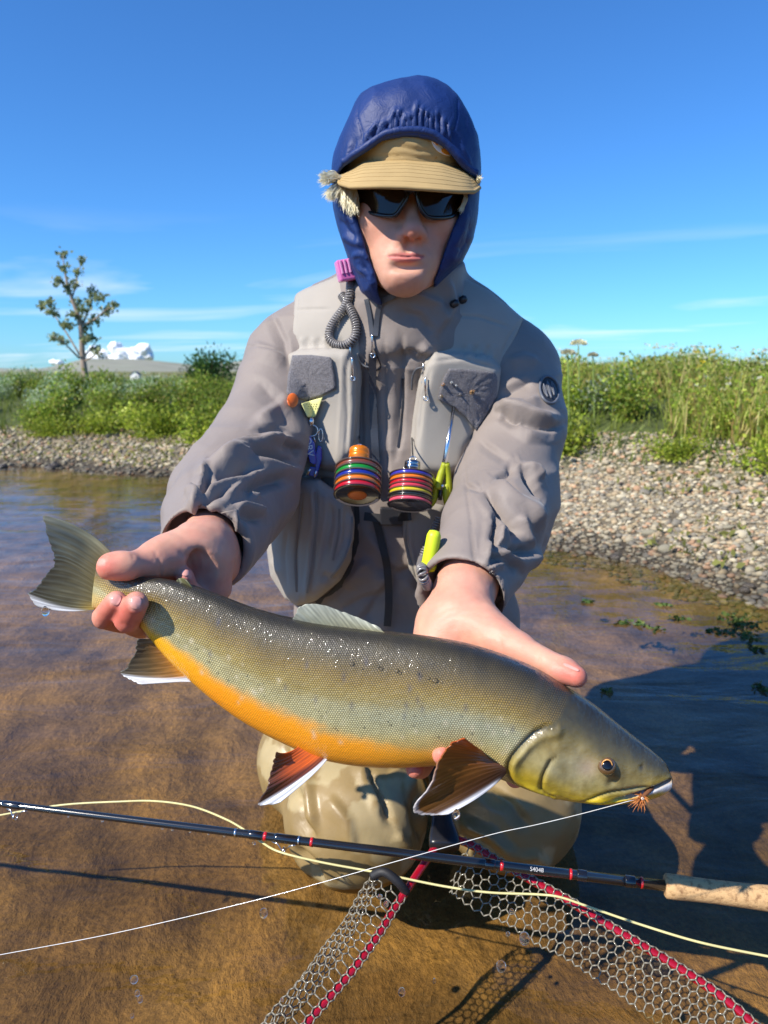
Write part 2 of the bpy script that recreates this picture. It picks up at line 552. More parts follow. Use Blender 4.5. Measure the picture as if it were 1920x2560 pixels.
w_near = smooth(0.9, 1.7, GV[:, 1] + 0.25 * pn + 0.25 * GV[:, 0])[:, None]
cbed = c_bed * (1 - w_near) + c_bed2 * w_near
pn3 = fbm(GV * np.array([2.3, 1.7, 0]) + 5.0, 4, 15)
cb = cbed * (1 + 0.45 * pn2[:, None])
alg = (smooth(.08, .34, pn3 + .25 * pn2) * .72)[:, None]; pale = (smooth(.10, .40, -pn3 + .2 * pn2) * .55)[:, None]
cb = cb * (1 - alg) + S(78, 64, 38) * alg
cb = cb * (1 - pale) + S(164, 134, 78) * pale
w1 = smooth(-0.10, 0.05, dS)[:, None]; w2 = smooth(0.08, 0.3, dS + 0.06 * pn2)[:, None]
w3 = smooth(0.75, 1.1, dS + 0.15 * pn)[:, None]; w4 = smooth(6, 14, GV[:, 1])[:, None]
cc = cb * (1 - w1) + c_wet * w1
cc = cc * (1 - w2) + c_grv * (1 + .15 * pn2[:, None]) * w2
cc = cc * (1 - w3) + c_soil * w3
cc = cc * (1 - w4) + (c_field * (1 + .3 * pn[:, None])) * w4
brown = (smooth(20, 40, GV[:, 1]) * (0.5 + 0.5 * pn))[:, None] * 0.5
cc = cc * (1 - brown) + S(120, 104, 70) * brown
ground = mk('ground', GV, GF, ground_material(), vcol=np.clip(cc, 0.01, 1))
setp(ground, 'brown silty riverbed rising to gravel beach and green bank', kind='structure')

# ---- hills behind the far bank
def hills():
    prof = [(-700, 931), (-300, 924), (0, 921), (90, 925), (150, 911), (215, 897), (330, 897), (400, 903), (500, 914), (545, 913), (605, 902), (680, 906),
            (800, 915), (1000, 905), (1300, 912), (1600, 905), (1900, 914), (2300, 908), (2800, 925)]
    pu = np.array([q[0] for q in prof]); pv = np.array([q[1] for q in prof])
    us = np.linspace(-700, 2800, 260); vs_ = np.interp(us, pu, pv) + fbm(np.stack([us * .02, 0 * us, 0 * us], -1), 3, 4) * 2
    V = []
    rows = 14
    for r in range(rows):
        t = r / (rows - 1)
        y = 900 + 700 * t
        base = P(us, 0 * us + 948, y) if False else None
        for u, v in zip(us, vs_):
            p = P(u, v, 1600.0)
            h = p[2] * (t ** 1.3) - 2.5 * (1 - t)
            x = p[0] * y / 1600.0
            h += 2.2 * float(math.sin(x * .011 + 3 * t) * math.sin(t * math.pi))
            V.append((x, y, h))
    V = np.array(V); n = len(us)
    V[:, 2] += fbm(V * np.array([.012, .012, 0]), 3, 6) * 2.0 * np.sin(np.linspace(0, 1, rows).repeat(n) * np.pi)
    back = V[-n:].copy(); back[:, 1] += 500; back[:, 2] = -6
    V = np.concatenate([V, back]); rows += 1
    ii = (np.arange(rows - 1)[:, None] * n + np.arange(n - 1)[None]).ravel()
    F = np.stack([ii, ii + 1, ii + n + 1, ii + n], -1)
    w = (fbm(V * np.array([.02, .02, .08]), 4, 8)[:, None] + 1) / 2
    c = S(128, 132, 110) * (1 - w) + S(150, 146, 132) * w
    o = mk('hills', V, F, material('hill_ground', attr=True, rough=.95, var=.15, vscale=.02), vcol=c)
    setp(o, 'low bare grey-green hills along the horizon', kind='structure')
hills()

# ---- small cumulus standing over the hills
def cumulus(name, blobs, y):
    pts = [(P(u, v, y), r) for u, v, r in blobs]
    def f(p):
        d = None
        for c, r in pts:
            e = ell(p, c, (r * 1.1, r * 1.2, r))
            d = e if d is None else smin(d, e, 12)
        q = p / 20.0
        return d + 9 * fbm(q, 2, 2) + 5 * fbm(q * 3.1, 2, 9)
    c = np.array([q[0] for q in pts])
    V, F = sdf_mesh(f, c.min(0) - 90, c.max(0) + 90, 4.0, 3, 2.0)
    V = relax(V, F, 2)
    m, nt, bs = new_mat('cloud'); bs.inputs['Base Color'].default_value = (.9, .92, .95, 1); bs.inputs['Roughness'].default_value = 1
    bs.inputs['Specular IOR Level'].default_value = 0
    o = mk(name, V, F, m)
    setp(o, 'small white cumulus cloud over the hills', kind='structure')
cumulus('cloud', [(236, 878, 16), (258, 886, 18), (290, 872, 24), (312, 884, 20), (340, 880, 20), (360, 874, 22), (372, 890, 16), (222, 893, 18), (300, 898, 26), (250, 902, 26), (345, 900, 24), (132, 903, 11), (150, 908, 13)], 2600.0)

# ---- water
RINGS = [(P(660, 2300, 1)[0:0], 0)]
ring_c = [(PZ(345, 2505, 0), .0030, .085), (PZ(660, 2290, 0), .0024, .07), (PZ(700, 2430, 0), .002, .10), (PZ(1010, 2330, 0), .003, .20),
          (PZ(1150, 2420, 0), .002, .22), (PZ(1500, 1600, 0), .00022, .9), (PZ(800, 2250, 0), .002, .25)]
def water_z(x, y):
    p = np.stack([x, y, 0 * x], -1)
    z = 0.0017 * fbm(p * np.array([3.0, 7.5, 1]), 3, 21) + 0.0003 * fbm(p * np.array([11, 22, 1]), 2, 23)
    near = np.exp(-((x - .05) ** 2 + (y - .72) ** 2) / .09)
    z = z + near * 0.0034 * fbm(p * np.array([14, 17, 1]), 3, 29)
    for c, a, r in ring_c:
        d = np.hypot(x - c[0], y - c[1])
        z = z + a * np.sin(d / (.022 if r < .5 else .085) * 2 * np.pi) * np.exp(-(d / r) ** 2 * 2)
    ridge, t, sd = polydist(x, y, np.array([PZ(1075, 2275, 0)[:2], PZ(1120, 2255, 0)[:2], PZ(1200, 2262, 0)[:2], PZ(1290, 2300, 0)[:2], PZ(1400, 2350, 0)[:2]]))
    z = z + 0.007 * np.exp(-(ridge / .014) ** 2)
    return z
def water():
    wx = graded(-1.6, 1.8, 0.012, 70, 1.15); wy = graded(0.3, 3.0, 0.012, 18, 1.10); wy = wy[wy > -8]
    X, Y = np.meshgrid(wx, wy)
    x, y = X.ravel(), Y.ravel()
    V = np.stack([x, y, water_z(x, y)], -1)
    d = shore_d(x, y)
    nY, nX = X.shape
    ii = (np.arange(nY - 1)[:, None] * nX + np.arange(nX - 1)[None]).ravel()
    F = np.stack([ii, ii + 1, ii + nX + 1, ii + nX], -1)
    F = F[(d[F] < 0.45).any(1)]
    used = np.unique(F); mp = np.full(len(V), -1); mp[used] = np.arange(len(used))
    m, nt, bs = new_mat('water'); L = nt.links
    out = nt.nodes['Material Output']; nt.nodes.remove(bs)
    g = nd(nt, 'ShaderNodeTexCoord')
    mpn = nd(nt, 'ShaderNodeMapping'); mpn.inputs['Scale'].default_value = (1, 2.6, 1); mpn.inputs['Rotation'].default_value = (0, 0, -.12)
    L.new(g.outputs['Object'], mpn.inputs['Vector'])
    n1 = nd(nt, 'ShaderNodeTexNoise', Scale=3.2, Detail=4.0, Roughness=.5, Distortion=.6); L.new(mpn.outputs[0], n1.inputs['Vector'])
    n2 = nd(nt, 'ShaderNodeTexNoise', Scale=17.0, Detail=3.0, Roughness=.5); L.new(mpn.outputs[0], n2.inputs['Vector'])
    b1 = nd(nt, 'ShaderNodeBump', Strength=.5, Distance=.011); L.new(n1.outputs[0], b1.inputs['Height'])
    b2 = nd(nt, 'ShaderNodeBump', Strength=.3, Distance=.0012); L.new(n2.outputs[0], b2.inputs['Height']); L.new(b1.outputs[0], b2.inputs['Normal'])
    ge = nd(nt, 'ShaderNodeNewGeometry'); io = nd(nt, 'ShaderNodeMapRange'); io.inputs['To Min'].default_value = 1.333; io.inputs['To Max'].default_value = 1 / 1.333
    L.new(ge.outputs['Backfacing'], io.inputs['Value'])
    fr = nd(nt, 'ShaderNodeFresnel'); L.new(io.outputs[0], fr.inputs['IOR']); L.new(b2.outputs[0], fr.inputs['Normal'])
    gl = nd(nt, 'ShaderNodeBsdfGlossy', Roughness=.02); gl.inputs['Color'].default_value = (1, 1, 1, 1); L.new(b2.outputs[0], gl.inputs['Normal'])
    tr = nd(nt, 'ShaderNodeBsdfTransparent'); tr.inputs['Color'].default_value = (.84, .76, .60, 1)
    mx = nd(nt, 'ShaderNodeMixShader')
    L.new(fr.outputs[0], mx.inputs[0]); L.new(tr.outputs[0], mx.inputs[1]); L.new(gl.outputs[0], mx.inputs[2])
    L.new(mx.outputs[0], out.inputs['Surface'])
    o = mk('water', V[used], mp[F], m)
    setp(o, 'clear shallow river water with light ripples', kind='structure')
    return o
water_o = water()
BED_BVH = None
def zg(x, y): return float(ground_z(np.array([x]), np.array([y]))[0])

# ---- stones of the beach
def ico(level):
    bm = bmesh.new(); bmesh.ops.create_icosphere(bm, subdivisions=level, radius=1.0)
    V = np.array([v.co[:] for v in bm.verts]); F = np.array([[v.index for v in f.verts] for f in bm.faces]); bm.free()
    return V, F
ICO1, ICO2 = ico(1), ico(2)
def rotz(a):
    c, s = np.cos(a), np.sin(a); return np.array([[c, -s, 0], [s, c, 0], [0, 0, 1]])
def stone_shape(base, seed):
    V = base[0].copy()
    n = fbm(V * 1.1 + seed * 7.7, 2, seed)
    V *= (1 + 0.30 * n)[:, None]
    V += 0.16 * np.stack([fbm(V * .9 + 3.1, 1, seed + 50), fbm(V * .9 + 8.3, 1, seed + 51), 0 * n], -1)
    return V
stone_pal = [S(150, 140, 118), S(134, 126, 110), S(164, 152, 126), S(118, 112, 100), S(154, 136, 108), S(172, 162, 138), S(144, 128, 100), S(158, 126, 98), S(128, 122, 104)]
stone_pal = [np.clip(c * 1.25, 0, 1) for c in stone_pal]
def stone_material(name):
    m = material(name, attr=True, rough=.85, var=.22, vscale=45, bump=.5, bscale=160, bdist=.002)
    return m
m_gravel = stone_material('gravel')
def beach_spots(n, x0, x1, y0, y1, d0, d1, seed):
    r = np.random.default_rng(seed)
    x = r.uniform(x0, x1, n); y = r.uniform(y0, y1, n)
    d = shore_d(x, y)
    k = (d > d0) & (d < d1)
    return x[k], y[k], d[k], r
def gravel(name, lab, spots, smin_, smax_, base):
    x, y, d, r = spots
    n = len(x); z = ground_z(x, y)
    shapes = [stone_shape(base, s) for s in range(8)]
    size = smin_ + (smax_ - smin_) * r.random(n) ** 2.2
    Vs, Fs, Cs = [], [], []
    nb = len(base[0])
    for k in range(8):
        m = np.arange(n) % 8 == k
        idx = np.where(m)[0]
        a = r.uniform(0, 6.28, len(idx)); c, s = np.cos(a), np.sin(a)
        sc = size[idx][:, None] * np.stack([r.uniform(.8, 1.35, len(idx)), r.uniform(.65, 1.0, len(idx)), r.uniform(.35, .7, len(idx))], -1)
        W = shapes[k][None] * sc[:, None, :]
        X = W[..., 0] * c[:, None] - W[..., 1] * s[:, None]; Y = W[..., 0] * s[:, None] + W[..., 1] * c[:, None]
        W = np.stack([X + x[idx][:, None], Y + y[idx][:, None], W[..., 2] + (z[idx] + .25 * size[idx])[:, None]], -1)
        pal = np.array(stone_pal)[r.integers(0, len(stone_pal), len(idx))] * r.uniform(.8, 1.12, (len(idx), 1))
        wet = (1 - smooth(.02, .22, d[idx]))[:, None]
        pal = pal * (1 - .62 * wet) * np.array([1, 1, 1])
        base_i = sum(len(q) for q in Vs)
        Vs.append(W.reshape(-1, 3)); Cs.append(np.repeat(pal, nb, 0))
        Fs.append((base[1][None] + (base_i + np.arange(len(idx)) * nb)[:, None, None]).reshape(-1, 3))
    o = mk(name, np.concatenate(Vs), np.concatenate(Fs), m_gravel, ground, vcol=np.concatenate(Cs))
    o['kind'] = 'stuff'
    return o
gravel('gravel', '', beach_spots(90000, .25, 4.2, 1.0, 5.4, -.12, 1.25, 5), .005, .017, ICO1)
gravel('gravel', '', beach_spots(26000, -5.5, .3, 3.2, 7.2, -.10, 1.0, 6), .008, .024, ICO1)
# the larger stones, one by one
def stones():
    r = np.random.default_rng(19)
    mats = []
    for k, c in enumerate(stone_pal):
        mats.append(material('stone_%d' % k, tuple(c), .8, var=.28, vscale=38, bump=.6, bscale=120, bdist=.003))
    wetm = material('stone_wet', tuple(S(74, 66, 56)), .3, var=.3, vscale=38, bump=.5, bscale=120, bdist=.003)
    meshes = []
    for s in range(10):
        V = stone_shape(ICO2, s + 20)
        me = bpy.data.meshes.new('stone'); me.from_pydata(V.tolist(), [], ICO2[1].tolist()); me.update()
        me.polygons.foreach_set('use_smooth', np.ones(len(me.polygons), bool)); meshes.append(me)
    cnt = 0
    spots = []
    # stones the photograph shows singly, by the water's edge
    for u, v, s in [(1852, 1352, .024), (1730, 1205, .018), (1690, 1330, .022), (1560, 1330, .018), (1820, 1335, .02), (1535, 1290, .018), (1870, 1415, .018), (1640, 1370, .02), (1572, 1396, .022),
                    (1745, 1340, .018), (1900, 1445, .016), (1605, 1300, .017), (1490, 1310, .016), (1420, 1330, .017), (1880, 1270, .02), (1780, 1280, .016)]:
        z = 0.1
        for _ in range(6):
            q = PZ(u, v, z); z = zg(q[0], q[1])
        spots.append((q[0], q[1], s))
    x, y, d, rr = beach_spots(3200, .35, 3.6, 1.2, 5.0, -.05, 1.2, 33)
    for i in range(len(x)):
        if len(spots) >= 215: break
        spots.append((x[i], y[i], rr.uniform(.012, .026)))
    x, y, d, rr = beach_spots(900, -4.5, .2, 3.4, 6.4, -.04, .75, 34)
    for i in range(len(x)):
        if len(spots) >= 280: break
        spots.append((x[i], y[i], rr.uniform(.018, .036)))
    for x, y, s in spots:
        d = float(shore_d(np.array([x]), np.array([y]))[0])
        me = meshes[cnt % 10]
        o = bpy.data.objects.new('stone', me); col.objects.link(o); o.parent = ground
        if not me.materials: me.materials.append(mats[0])
        o.material_slots[0].link = 'OBJECT'
        o.material_slots[0].material = wetm if d < .10 else mats[int(r.integers(0, len(mats)))]
        o.location = (x, y, zg(x, y) + .22 * s)
        o.rotation_euler = (r.uniform(-.25, .25), r.uniform(-.25, .25), r.uniform(0, 6.28))
        o.scale = (s * r.uniform(.9, 1.35), s * r.uniform(.7, 1.0), s * r.uniform(.5, .8))
        cnt += 1
stones()

# ---- plants
def leaf_material(name, rgb=None, rough=.5, transl=.42, rnd=.25):
    m, nt, bs = new_mat(name); L = nt.links
    out = nt.nodes['Material Output']
    at = nd(nt, 'ShaderNodeVertexColor', layer_name='Col')
    oi = nd(nt, 'ShaderNodeObjectInfo')
    hs = nd(nt, 'ShaderNodeHueSaturation')
    mr = nd(nt, 'ShaderNodeMapRange'); mr.inputs['To Min'].default_value = 1 - rnd; mr.inputs['To Max'].default_value = 1 + rnd
    L.new(oi.outputs['Random'], mr.inputs['Value']); L.new(mr.outputs[0], hs.inputs['Value'])
    L.new(at.outputs[0], hs.inputs['Color'])
    L.new(hs.outputs[0], bs.inputs['Base Color']); bs.inputs['Roughness'].default_value = rough
    bs.inputs['Specular IOR Level'].default_value = .35
    tr = nd(nt, 'ShaderNodeBsdfTranslucent')
    L.new(hs.outputs[0], tr.inputs['Color'])
    mx = nd(nt, 'ShaderNodeMixShader'); mx.inputs[0].default_value = transl
    L.new(bs.outputs[0], mx.inputs[1]); L.new(tr.outputs[0], mx.inputs[2])
    L.new(mx.outputs[0], out.inputs['Surface'])
    return m
m_leaf = leaf_material('leaf')
m_stem = material('stem', tuple(S(92, 84, 58)), .8)
def leaves_vf(pos, dirs, size, width, cols, r, curl=.25):
    """pointed leaves as folded quads: base, side, tip, side"""
    n = len(pos)
    d = dirs / np.maximum(np.linalg.norm(dirs, axis=1), 1e-9)[:, None]
    ref = r.normal(size=(n, 3)); s = np.cross(d, ref); s /= np.maximum(np.linalg.norm(s, axis=1), 1e-9)[:, None]
    nn = np.cross(s, d)
    L = size[:, None]; W = (size * width)[:, None]
    b = pos; t = pos + d * L - nn * L * curl * .5
    m1 = pos + d * L * .45 + s * W + nn * L * curl * .35; m2 = pos + d * L * .45 - s * W + nn * L * curl * .35
    V = np.stack([b, m1, t, m2], 1).reshape(-1, 3)
    F = np.arange(4 * n).reshape(-1, 4)
    return V, F, np.repeat(cols, 4, 0)
def blades_vf(pos, h, lean, w, cols, r):
    n = len(pos)
    a = r.uniform(0, 6.28, n); sx = np.stack([np.cos(a), np.sin(a), 0 * a], -1) * w[:, None]
    ld = np.stack([lean[:, 0], lean[:, 1], 0 * h], -1)
    mid = pos + np.stack([0 * h, 0 * h, h * .55], -1) + ld * .35 * h[:, None]
    tip = pos + np.stack([0 * h, 0 * h, h * .95], -1) + ld * h[:, None]
    V = np.stack([pos - sx, pos + sx, mid + sx * .8, mid - sx * .8, tip + sx * .08, tip - sx * .08], 1).reshape(-1, 3)
    k = np.arange(n)[:, None] * 6
    F = np.concatenate([k + np.array([0, 1, 2, 3]), k + np.array([3, 2, 4, 5])])
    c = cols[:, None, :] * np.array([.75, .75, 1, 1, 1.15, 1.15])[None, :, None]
    return V, F, c.reshape(-1, 3)
def rand_dir(r, n, up=.4):
    d = r.normal(size=(n, 3)); d /= np.linalg.norm(d, axis=1)[:, None]; d[:, 2] = d[:, 2] + up
    return d
def shrub_proto(name, seed, rad, hgt, nleaf, lsize, lwid, pal, stems=9, clumps=16):
    r = np.random.default_rng(seed)
    root = empty(name)
    st = MB(); tips = []
    for k in range(stems):
        a = r.uniform(0, 6.28); q = r.uniform(.25, 1) * rad
        top = np.array([math.cos(a) * q, math.sin(a) * q, hgt * r.uniform(.5, 1) * (1.05 - .35 * q / rad)])
        pts = catmull([(0, 0, -.03), top * np.array([.35, .35, .5]), top], 6)
        st.tube(pts, np.linspace(.006, .002, 6) * (1 + hgt), 5); tips.append(pts)
    C = []
    for k in range(clumps):
        t = tips[k % stems]; C.append(t[r.integers(2, 6)] + r.normal(size=3) * rad * .13)
    C = np.array(C)
    idx = r.integers(0, clumps, nleaf)
    off = r.normal(size=(nleaf, 3)) * rad * .20
    pos = C[idx] + off; pos[:, 2] = np.maximum(pos[:, 2], .01)
    tone = r.uniform(.7, 1.3, clumps)[idx]
    cols = np.array(pal)[r.integers(0, len(pal), nleaf)] * tone[:, None] * r.uniform(.8, 1.2, (nleaf, 1))
    V, F, c = leaves_vf(pos, rand_dir(r, nleaf) + off * 4 / rad, lsize * r.uniform(.6, 1.3, nleaf), lwid, cols, r)
    fo = mk('foliage', V, F, m_leaf, root, False, vcol=np.clip(c, 0, 1))
    so = st.build('stem', m_stem, root)
    return root
def herb_proto(name, seed, rad, hgt, nbl, nleaf, pal, lpal, flower=None, lsize=.028):
    r = np.random.default_rng(seed)
    root = empty(name)
    a = r.uniform(0, 6.28, nbl); q = rad * np.sqrt(r.random(nbl))
    pos = np.stack([np.cos(a) * q, np.sin(a) * q, 0 * q - .02], -1)
    h = hgt * r.uniform(.45, 1.1, nbl)
    lean = r.normal(size=(nbl, 2)) * .28
    cols = np.array(pal)[r.integers(0, len(pal), nbl)] * r.uniform(.75, 1.25, (nbl, 1))
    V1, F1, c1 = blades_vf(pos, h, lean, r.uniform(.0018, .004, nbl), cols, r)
    a = r.uniform(0, 6.28, nleaf); q = rad * np.sqrt(r.random(nleaf))
    lp = np.stack([np.cos(a) * q, np.sin(a) * q, hgt * .85 * r.random(nleaf) ** 1.1], -1)
    lc = np.array(lpal)[r.integers(0, len(lpal), nleaf)] * r.uniform(.7, 1.3, (nleaf, 1))
    V2, F2, c2 = leaves_vf(lp, rand_dir(r, nleaf, .5), lsize * r.uniform(.5, 1.3, nleaf), .3, lc, r)
    mk('foliage', np.concatenate([V1, V2]), np.concatenate([F1, F2 + len(V1)]), m_leaf, root, False, vcol=np.clip(np.concatenate([c1, c2]), 0, 1))
    if flower is not None:
        nf, fc, fs = flower
        for k in range(nf):
            a = r.uniform(0, 6.28); q = rad * r.uniform(.1, .9); hz = hgt * r.uniform(.8, 1.15)
            np_ = 14
            ctr = np.array([math.cos(a) * q, math.sin(a) * q, hz])
            off = r.normal(size=(np_, 3)) * fs * np.array([.6, .6, .25])
            Vf, Ff, cf = leaves_vf(ctr + off, rand_dir(r, np_, 1.2), fs * r.uniform(.4, .8, np_), .5, np.array([fc] * np_) * r.uniform(.85, 1.1, (np_, 1)), r)
            mk('flower', Vf, Ff, m_leaf, root, False, vcol=cf)
    return root
def place(proto, first, x, y, s, rz, label, cat, group):
    """move the prototype the first time, afterwards copy it with its parts"""
    if first[0]:
        o = proto; first[0] = False
    else:
        o = proto.copy(); col.objects.link(o)
        for ch in proto.children:
            c = ch.copy(); col.objects.link(c); c.parent = o
    o.location = (x, y, zg(x, y)); o.rotation_euler = (0, 0, rz); o.scale = (s, s, s * random.uniform(.85, 1.15))
    setp(o, label, cat, group)
    return o
silver = [S(176, 192, 152), S(196, 206, 178), S(140, 164, 100), S(110, 142, 66)]
green = [S(146, 168, 56), S(122, 148, 48), S(174, 190, 84), S(98, 122, 42), S(156, 150, 70)]
yell = [S(160, 178, 56), S(178, 186, 74), S(130, 152, 50)]
dark = [S(58, 92, 40), S(70, 106, 50), S(46, 76, 34)]
grassy = [S(176, 188, 88), S(150, 168, 66), S(196, 196, 116), S(206, 190, 128), S(170, 140, 92)]
protos = {
 'willow': [shrub_proto('willow_shrub', 100 + k, .34, .40, 1500, .036, .32, silver, 9, 18) for k in range(3)],
 'leafy': [shrub_proto('leafy_shrub', 110 + k, .34, .34, 1600, .036, .38, green, 9, 18) for k in range(3)],
 'low': [shrub_proto('mossy_clump', 120 + k, .26, .12, 1300, .024, .4, yell, 8, 20) for k in range(2)],
 'herb': [herb_proto('herb_clump', 130 + k, .26, .34, 260, 700, grassy, green, (6, S(236, 234, 216), .016)) for k in range(3)],
 'yellow': [herb_proto('yellow_flowered_herb', 140 + k, .22, .36, 220, 600, grassy, green, (7, S(222, 196, 30), .016)) for k in range(2)],
}
FIRST = {k: [[True] for _ in v] for k, v in protos.items()}
def put(kind, x, y, s, label, cat, group):
    k = random.randrange(len(protos[kind]))
    return place(protos[kind][k], FIRST[kind][k], x, y, s, random.uniform(0, 6.28), label, cat, group)
def bank_plants():
    r = np.random.default_rng(77)
    # left bank, five to eight metres away
    n = 0
    while n < 100:
        x = r.uniform(-5.6, -.3); y = r.uniform(4.6, 9.0)
        d = float(shore_d(np.array([x]), np.array([y]))[0])
        if not (.85 < d < 3.0): continue
        n += 1
        back = d > 1.6
        if x < -2.0 and r.random() < .55 and d > 1.0: put('willow', x, y, r.uniform(.45, .62), 'silvery-leaved willow shrub on the bank across the river', 'shrub', 'silvery willow shrubs')
        else: put('leafy', x, y, r.uniform(.42, .66), 'bright green leafy shrub on the bank across the river', 'shrub', 'green leafy shrubs')
    n = 0
    while n < 20:
        x = r.uniform(-5.0, -.4); y = r.uniform(4.5, 7.0)
        d = float(shore_d(np.array([x]), np.array([y]))[0])
        if not (.72 < d < 1.0): continue
        n += 1
        put('low', x, y, r.uniform(.7, 1.1), 'low yellow-green mossy clump at the edge of the gravel beach', 'plant', 'mossy clumps')
    # right bank, three to five metres away
    n = 0
    while n < 150:
        x = r.uniform(.2, 4.6); y = r.uniform(1.6, 6.4)
        d = float(shore_d(np.array([x]), np.array([y]))[0])
        if not (1.08 < d < 3.3): continue
        n += 1
        q = r.random()
        if q < .58: put('herb', x, y, r.uniform(.55, .9), 'grassy clump of wild herbs with small white flowers above the gravel beach', 'plant', 'wild herb clumps')
        elif q < .80: put('yellow', x, y, r.uniform(.55, .85), 'clump of wild herbs with yellow flowers above the gravel beach', 'plant', 'yellow flowered herbs')
        elif q < .93: put('leafy', x, y, r.uniform(.45, .7), 'green leafy shrub among the wild herbs above the gravel beach', 'shrub', 'green shrubs above the beach')
        else: put('willow', x, y, r.uniform(.35, .6), 'small silvery willow among the wild herbs above the gravel beach', 'shrub', 'small silvery willows')
    n = 0
    while n < 16:
        x = r.uniform(.3, 3.6); y = r.uniform(1.8, 5.4)
        d = float(shore_d(np.array([x]), np.array([y]))[0])
        if not (.95 < d < 1.15): continue
        n += 1
        put('low', x, y, r.uniform(.5, .95), 'low yellow-green mossy clump at the edge of the gravel beach', 'plant', 'mossy clumps')
bank_plants()
# short grass between the plants and out over the field
def meadow():
    r = np.random.default_rng(5)
    N = 70000
    x = r.uniform(-7, 6, N); y = 1.5 + 13 * r.random(N) ** 1.3
    d = shore_d(x, y)
    k = (d > .8 + .15 * vnoise(np.stack([x * 2, y * 2, 0 * x], -1), 3)) & (r.random(N) < .9)
    x, y = x[k], y[k]; n = len(x)
    z = ground_z(x, y)
    t = (vnoise(np.stack([x * 1.3, y * 1.3, 0 * x], -1), 8) + 1) / 2
    cols = (S(150, 160, 74) * t[:, None] + S(98, 124, 44) * (1 - t[:, None])) * r.uniform(.7, 1.25, (n, 1))
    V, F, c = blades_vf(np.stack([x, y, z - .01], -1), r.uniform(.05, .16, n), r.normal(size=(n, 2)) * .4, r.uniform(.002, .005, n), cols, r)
    o = mk('meadow_grass', V, F, m_leaf, None, False, vcol=np.clip(c, 0, 1))
    setp(o, 'meadow grass growing between the shrubs along both banks', 'grass', kind='stuff')
    # sparse green growth on the gravel
    N = 26000
    x = r.uniform(-5, 4, N); y = r.uniform(1.2, 7, N); d = shore_d(x, y)
    k = (d > .1) & (d < 1.0) & (vnoise(np.stack([x * 3.5, y * 3.5, 0 * x], -1), 14) > np.where(x < 0, -.75, .12))
    x, y = x[k], y[k]; n = len(x)
    pos = np.stack([x, y, ground_z(x, y) + .012], -1)
    V, F, c = leaves_vf(pos, rand_dir(r, n, .8), r.uniform(.012, .04, n), .3, (S(150, 152, 80) * r.uniform(.6, 1.2, (n, 1))), r)
    o = mk('beach_moss', V, F, m_leaf, None, False, vcol=np.clip(c, 0, 1))
    setp(o, 'thin green moss and seedlings scattered over the gravel', 'moss', kind='stuff')
meadow()

# the young tree on the far bank
def young_tree():
    Y = 9.0
    Z = lambda u, v: (u * .422, 600 + v * .422)
    base = P(215, 954, Y)
    root = empty('young_tree', (base[0], base[1], zg(base[0], base[1])))
    g0 = np.array([base[0], base[1], zg(base[0], base[1]) - .05])
    r = np.random.default_rng(3)
    tp = [P(*Z(*q), Y) for q in [(510, 840), (490, 690), (482, 560), (470, 470), (430, 360), (400, 260), (385, 190), (372, 90)]]
    tr = catmull([g0] + tp, 40)
    bark = material('birch_bark', tuple(S(150, 132, 116)), .8, var=.3, vscale=20)
    trunk = tube('trunk', tr, np.linspace(.045, .006, 40), bark, None, 8)
    def br(pts, r0):
        q = catmull([P(*Z(a, b), Y + dy) for a, b, dy in pts], 14)
        return tube('branch', q, np.linspace(r0, .004, 14), bark, None, 6)
    parts = [trunk]
    for b in ([(478, 690, 0), (400, 560, .1), (340, 470, .15), (300, 420, .2), (245, 388, .2)], [(470, 700, 0), (410, 640, -.1), (370, 600, -.15), (315, 572, -.2)],
              [(480, 520, 0), (520, 430, .1), (550, 350, .15), (560, 300, .2)], [(495, 500, 0), (560, 470, -.1), (620, 420, -.15), (670, 390, -.2)],
              [(425, 350, 0), (450, 260, .1), (465, 190, .1), (487, 122, .1)], [(410, 290, 0), (370, 260, -.1), (342, 240, -.1)],
              [(500, 690, 0), (540, 640, .1), (570, 600, .1)], [(496, 720, 0), (550, 690, -.1), (590, 660, -.1)]):
        parts.append(br(b, .012))
    cl = [(375, 85, 9), (487, 125, 8), (378, 165, 11), (462, 190, 8), (345, 240, 11), (440, 262, 11), (400, 290, 7), (548, 310, 12), (588, 345, 13), (630, 420, 12), (672, 392, 9), (300, 378, 10), (250, 390, 9), (312, 432, 11),
          (455, 370, 11), (492, 415, 11), (430, 440, 8), (560, 478, 12), (395, 505, 12), (510, 525, 12), (540, 580, 12), (500, 590, 8), (320, 575, 9), (372, 600, 11), (572, 642, 9), (525, 380, 8), (480, 470, 9), (575, 668, 8)]
    Vs, Cs = [], []
    n = 0
    pal = np.array([S(124, 136, 92), S(146, 154, 108), S(104, 116, 74), S(172, 174, 132)])
    for a, b, rr in cl:
        c = P(*Z(a, b), Y + r.normal() * .12); m = int(5.2 * rr)
        pos = c + r.normal(size=(m, 3)) * rr * .0019 * np.array([1.5, 1.5, 1.2])
        V, F, cc_ = leaves_vf(pos, rand_dir(r, m, .2), r.uniform(.035, .06, m), .34, pal[r.integers(0, 4, m)] * r.uniform(.8, 1.2, (m, 1)), r)
        Vs.append(V); Cs.append(cc_); n += m
    crown = mk('crown', np.concatenate(Vs), np.arange(4 * n).reshape(-1, 4), m_leaf, None, False, vcol=np.concatenate(Cs))
    parts.append(crown)
    under(parts, root)
    setp(root, 'slender young tree with sparse small leaf tufts, alone on the far bank', 'tree')
young_tree()
# round dark bush out on the field
def far_bush():
    q = P(527, 965, 11.0)
    o = shrub_proto('dark_bush', 300, .42, .52, 2600, .05, .3, dark, 11, 26)
    o.location = (q[0], q[1], zg(q[0], q[1])); setp(o, 'round dark green bush standing alone on the field before the hills', 'bush')
far_bush()
